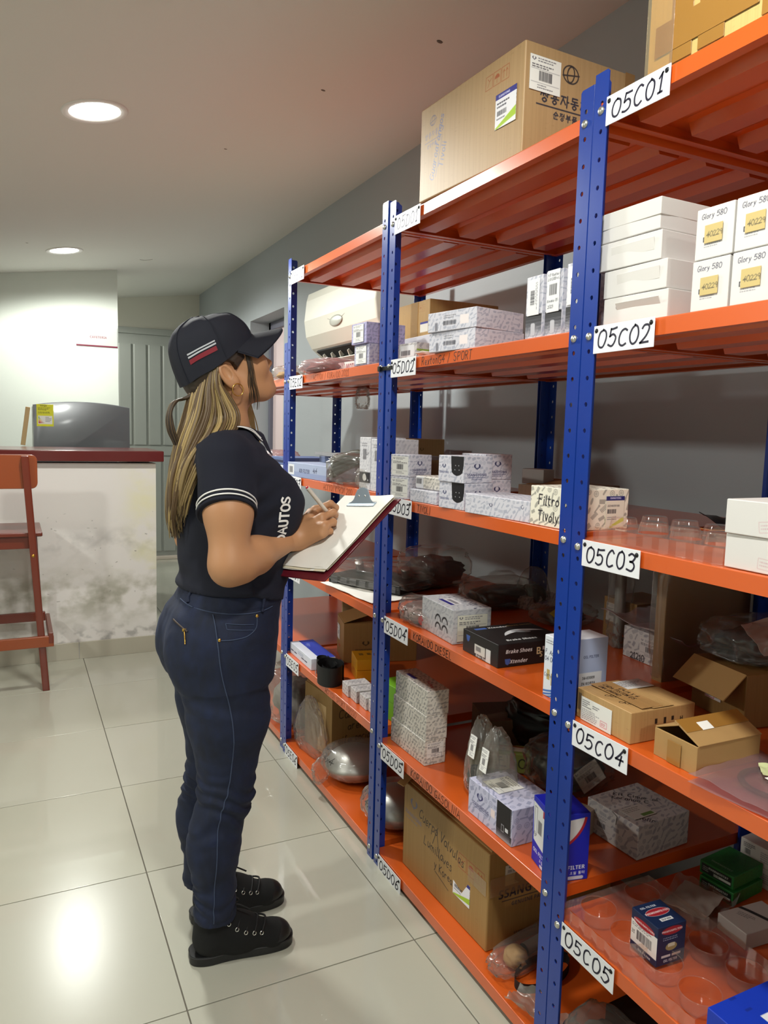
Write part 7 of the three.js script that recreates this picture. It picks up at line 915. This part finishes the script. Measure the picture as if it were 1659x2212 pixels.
    for (let i = 0; i < bn; i++) { const q = bm * (bn + 1) + i; bi.push(q, half + q + 1, q + 1, q, half + q, half + q + 1); }
    const bg = new THREE.BufferGeometry(); bg.setAttribute('position', new THREE.Float32BufferAttribute(bp, 3)); bg.setAttribute('uv', new THREE.Float32BufferAttribute(bu, 2)); bg.setIndex(bi); bg.computeVertexNormals(); put('brim', bg, cm, { to: crown });
    const patch = (name, t0, t1, p0, p1, mat) => { const P = [], I = [], n2 = 14; for (let j = 0; j <= 2; j++) for (let i = 0; i <= n2; i++) P.push(...toWorld(...cap0(lerp(t0, t1, i / n2), lerp(p0, p1, j / 2), 0.0012))); for (let j = 0; j < 2; j++) for (let i = 0; i < n2; i++) { const q = j * (n2 + 1) + i; I.push(q, q + 1, q + n2 + 2, q, q + n2 + 2, q + n2 + 1); } const h = new THREE.BufferGeometry(); h.setAttribute('position', new THREE.Float32BufferAttribute(P, 3)); h.setIndex(I); h.computeVertexNormals(); const mm = mat.clone(); mm.side = THREE.DoubleSide; put(name, h, mm, { to: crown }); };
    patch('red_band', 1.68, 2.36, 0.13, 0.2, STD({ name: 'red_thread', color: 0x7c1626, roughness: 0.7 })); patch('white_line', 1.66, 2.36, 0.225, 0.255, STD({ name: 'grey_thread', color: 0xb5b6bd, roughness: 0.7 })); patch('white_line', 1.66, 2.36, 0.28, 0.31, STD({ name: 'grey_thread', color: 0xb5b6bd, roughness: 0.7 }));
  }
  // ---- hair: a close cap of hair under the hat and long strands down the back and over the near shoulder
  {
    const hb = nets((X, Y, Z) => { const dx = X - HO[0], dy = Y - HO[1], x = dx * CT + dy * ST, y = -dx * ST + dy * CT, z = Z - HO[2]; let d = ell(x, y, z, [-0.017, 0.012, 0], [0.1, 0.08, 0.0785]); d = smin(d, ell(x, y, z, [-0.06, -0.035, 0], [0.052, 0.06, 0.06]), 0.03); d = Math.max(d, x - 0.035 + 1.6 * Math.max(0, -y - 0.004)); d = Math.max(d, -ell(x, y, Math.abs(z), [-0.016, -0.032, 0.08], [0.022, 0.036, 0.03])); return d + 0.0015 * perlin.noise(x * 30, y * 90, z * 90); }, [0.33, 1.4, -1.96], [0.57, 1.62, -1.76], 0.0045);
    const GD = [
      [[0.442, 1.498, -1.783], [0.441, 1.455, -1.779], [0.46, 1.425, -1.778], [0.48, 1.385, -1.772], [0.468, 1.35, -1.75], [0.42, 1.318, -1.722], [0.385, 1.265, -1.722], [0.364, 1.2, -1.745], [0.352, 1.13, -1.775]],
      [[0.432, 1.49, -1.782], [0.428, 1.455, -1.773], [0.438, 1.415, -1.768], [0.448, 1.37, -1.757], [0.425, 1.335, -1.735], [0.388, 1.29, -1.73], [0.362, 1.225, -1.742], [0.35, 1.165, -1.765], [0.345, 1.11, -1.785]],
      [[0.42, 1.48, -1.786], [0.415, 1.44, -1.776], [0.412, 1.395, -1.768], [0.396, 1.35, -1.764], [0.373, 1.305, -1.762], [0.352, 1.255, -1.766], [0.342, 1.2, -1.775], [0.34, 1.15, -1.785], [0.342, 1.095, -1.8]],
      [[0.405, 1.466, -1.805], [0.392, 1.425, -1.802], [0.378, 1.375, -1.802], [0.36, 1.325, -1.804], [0.345, 1.275, -1.806], [0.336, 1.225, -1.808], [0.334, 1.17, -1.812], [0.336, 1.12, -1.816], [0.341, 1.075, -1.82]],
      [[0.39, 1.46, -1.85], [0.378, 1.415, -1.85], [0.364, 1.365, -1.85], [0.349, 1.315, -1.85], [0.339, 1.265, -1.85], [0.334, 1.215, -1.85], [0.335, 1.165, -1.85], [0.339, 1.12, -1.85], [0.345, 1.08, -1.85]],
      [[0.41, 1.47, -1.92], [0.4, 1.42, -1.93], [0.385, 1.37, -1.935], [0.368, 1.315, -1.935], [0.353, 1.265, -1.93], [0.345, 1.21, -1.925], [0.343, 1.16, -1.92], [0.345, 1.11, -1.915], [0.349, 1.07, -1.91]],
      [[0.47, 1.5, -1.94], [0.455, 1.45, -1.95], [0.445, 1.4, -1.957], [0.42, 1.345, -1.965], [0.39, 1.3, -1.97], [0.37, 1.25, -1.965], [0.36, 1.19, -1.955], [0.355, 1.14, -1.945], [0.352, 1.09, -1.94]],
    ].map((g) => g.map((p) => V3(...p)));
    const r = mulberry(77), list = [[], [], [], []];
    const strand = (pts, rad, tone) => {
      const c = new THREE.CatmullRomCurve3(pts), n = 26, R = 5, fr = c.computeFrenetFrames(n, false), pos = [], idx = [], q = V3(), P = V3();
      for (let i = 0; i <= n; i++) { c.getPoint(i / n, P); const k = rad * (i < 3 ? 0.6 + 0.13 * i : 1) * (i / n > 0.7 ? 1 - (i / n - 0.7) * 2.6 : 1); for (let j = 0; j < R; j++) { const a = j / R * Math.PI * 2; q.copy(P).addScaledVector(fr.normals[i], Math.cos(a) * k).addScaledVector(fr.binormals[i], Math.sin(a) * k); pos.push(q.x, q.y, q.z); } }
      for (let i = 0; i < n; i++) for (let j = 0; j < R; j++) { const a = i * R + j, b = i * R + (j + 1) % R; idx.push(a, b, b + R, a, b + R, a + R); }
      const g = new THREE.BufferGeometry(); g.setAttribute('position', new THREE.Float32BufferAttribute(pos, 3)); g.setIndex(idx); g.computeVertexNormals(); list[tone].push(g);
    };
    for (let i = 0; i < 420; i++) {
      const s = r() * 6 * 0.999, a = Math.floor(s), t = s - a, lock = Math.floor(s * 5.2), lr = mulberry(lock * 9 + 3), lx = (lr() - 0.5) * 0.012, lz = (lr() - 0.5) * 0.012, jx = (r() - 0.5) * 0.009, jz = (r() - 0.5) * 0.016, ph = lr() * 6, am = 0.004 + 0.005 * lr(), cut = 0.86 + 0.14 * r(), tuck = r();
      const pts = GD[a].map((p, k) => { const q = p.clone().lerp(GD[a + 1][k], t), f = k / 8; q.x += lx * f + jx * (0.4 + f * 0.6) + am * f * Math.sin(ph + k * 1.1) + 0.014 * tuck * (k > 1 ? 1 : 0.4) * (q.z > -1.8 ? 0.5 : 1); q.z += (lz + jz) * (0.3 + f * 0.7) + am * f * Math.cos(ph + k * 1.3) - (q.z > -1.83 ? 0.02 * tuck : 0); return q; });
      if (cut < 1) pts[8].lerpVectors(pts[7], pts[8], (cut - 0.86) / 0.14);
      const light = 0.5 + 0.5 * Math.sin(lock * 2.4) + 0.5 * (r() - 0.5); strand(pts, 0.0016 + 0.0022 * r(), tuck > 0.6 ? (r() > 0.5 ? 0 : 1) : light > 0.75 ? 3 : light > 0.4 ? 2 : 1);
    }
    for (let i = 0; i < 26; i++) { const j = (r() - 0.5) * 0.02, k = r() * 0.02; strand([V3(0.525 + j * 0.3, 1.52, -1.93), V3(0.535 + j, 1.46, -1.955), V3(0.558 + j, 1.41, -1.962), V3(0.577 + j - k, 1.35, -1.962), V3(0.583 + j - k, 1.29, -1.955), V3(0.577 + j - 1.6 * k, 1.24 + k, -1.945)], 0.0009 + 0.0008 * r(), 3); }   // loose strands on the far side of the neck
    for (let i = 0; i < 16; i++) { const j = (r() - 0.5) * 0.014, k = r() * 0.012; strand([V3(0.508 + j, 1.532, -1.793), V3(0.517 + j, 1.495, -1.7905 + 0.1 * j), V3(0.527 + j - k, 1.46, -1.795), V3(0.539 + j - 1.6 * k, 1.425, -1.805), V3(0.541 + j - 2 * k, 1.395 + k, -1.812)], 0.0006 + 0.0006 * r(), r() > 0.5 ? 1 : 0); }   // wisps before the ear
    for (let i = 0; i < 60; i++) { const j = (r() - 0.5) * 0.012, q = (r() - 0.5) * 0.03; strand([V3(0.402, 1.44 + j, -1.85 + q), V3(0.376 + j, 1.42 + j, -1.85 + q), V3(0.347 + j * 0.7 + 0.2 * q, 1.408 + 0.25 * q, -1.85 + q), V3(0.331 + j * 0.6 + 0.3 * Math.abs(q), 1.38 + j, -1.85 + q), V3(0.333 + j * 0.8 + 0.3 * Math.abs(q), 1.345 + j, -1.845 + q), V3(0.349 + j, 1.305, -1.84 + q)], 0.0012 + 0.0012 * r(), r() > 0.3 ? 0 : 1); }   // a darker loop flicking out behind
    const tones = [0x33261c, 0x5d4830, 0x86704a, 0xa9905f].map((c, i) => PHY({ name: 'hair_' + ['dark', 'brown', 'blonde', 'pale'][i], color: c, roughness: 0.42, sheen: 0.3, sheenColor: new THREE.Color(0xffe6b8), sheenRoughness: 0.4 }));
    const all = [merge([hb, ...list[0]]), merge(list[1]), merge(list[2]), merge(list[3])], g = mergeGeometries(all, true); put('hair', g, tones);
  }
}
// ---------------------------------------------------------------- clipboard, papers, pen
{
  const FF = V3(0.567, 0.988, -1.782), N = V3(0.63, 1.007, -1.576), T = V3(0.868, 1.184, -1.665), u = FF.clone().sub(N).normalize(), v = T.clone().sub(N).normalize(), n = v.clone().cross(u).normalize(), W = 0.216, L = 0.31;
  const basis = (o, g) => { const c = N.clone().addScaledVector(u, W / 2).addScaledVector(v, L / 2); o.position.copy(c); o.quaternion.setFromRotationMatrix(new THREE.Matrix4().makeBasis(u.clone().negate(), n, v.clone().negate())); };
  const b = thing('clipboard', 'dark red clipboard with white papers under a steel clip held by the woman', 'clipboard'); basis(b);   // local: +x near side, +y up from the board, -z towards the clip
  part(b, 'board', softBox(W, 0.0035, L, 0.0012, { n: 3 }), M.maroon, { at: [0, -0.0022, 0] });
  const rr = mulberry(6), pm = [M.paperCream, M.paperCream, M.paper, M.paperCream, M.paper, M.paper];
  pm.forEach((m, i) => { const g = sheetGeo(0.194, 0.278, 3 + i, { curl: 0.0035, wave: 0.0012, t: 0.0006 }); part(b, 'paper', g, m, { at: [(rr() - 0.5) * 0.01 - 0.004, 0.0006 + i * 0.0012, -0.008 + (rr() - 0.5) * 0.012 - i * 0.0012], turn: [0.002 * i, (rr() - 0.5) * 0.03, 0] }); });
  const bar = softBox(0.105, 0.0022, 0.016, 0.001, { n: 3 }).translate(0, 0.0115, -L / 2 + 0.038);
  part(b, 'clip_bar', bar, M.chromeClip);
  const s = new THREE.Shape(); s.moveTo(-0.05, 0); s.quadraticCurveTo(-0.03, 0.004, -0.027, 0.022); s.lineTo(-0.02, 0.034); s.quadraticCurveTo(0, 0.046, 0.02, 0.034); s.lineTo(0.027, 0.022); s.quadraticCurveTo(0.03, 0.004, 0.05, 0);
  part(b, 'clip_lever', new THREE.ExtrudeGeometry(s, { depth: 0.0014, bevelEnabled: true, bevelSize: 0.0006, bevelThickness: 0.0006, bevelSegments: 2 }), M.chromeClip, { at: [0, 0.012, -L / 2 + 0.034], turn: [-0.75, 0, 0] });
  for (const x of [-0.012, 0.012]) part(b, 'rivet', new THREE.SphereGeometry(0.003, 12, 8), M.chrome, { at: [x, 0.026, -L / 2 + 0.022] });
  part(b, 'clip_spring', tube([[-0.022, 0.006, -L / 2 + 0.026], [0.022, 0.006, -L / 2 + 0.026]], 0.005, 8, 10), M.darkMetal);
  const tip = V3(0.7406, 1.1123, -1.7772), end = V3(0.643, 1.209, -1.7315), d = end.clone().sub(tip), len = d.length(), p = thing('pen', 'white pen with a red end in the right hand of the woman', 'pen', tip.toArray()); p.quaternion.setFromUnitVectors(V3(0, 1, 0), d.normalize());
  part(p, 'barrel', lathe([[0.0001, 0.004], [0.0016, 0.006], [0.0046, 0.02], [0.0052, 0.03], [0.0052, len - 0.002], [0.0048, len], [0.0001, len]], 20), STD({ name: 'white_pen', color: 0xdcd3c8, roughness: 0.4 })); part(p, 'red_cap', lathe([[0.0001, len + 0.002], [0.0038, len + 0.0015], [0.0042, len - 0.001], [0.0001, len - 0.001]], 18), M.redPlastic); part(p, 'point', lathe([[0.0001, 0], [0.0012, 0.002], [0.0014, 0.007], [0.0001, 0.007]], 12), M.darkMetal);
}
renderer.render(scene, camera);
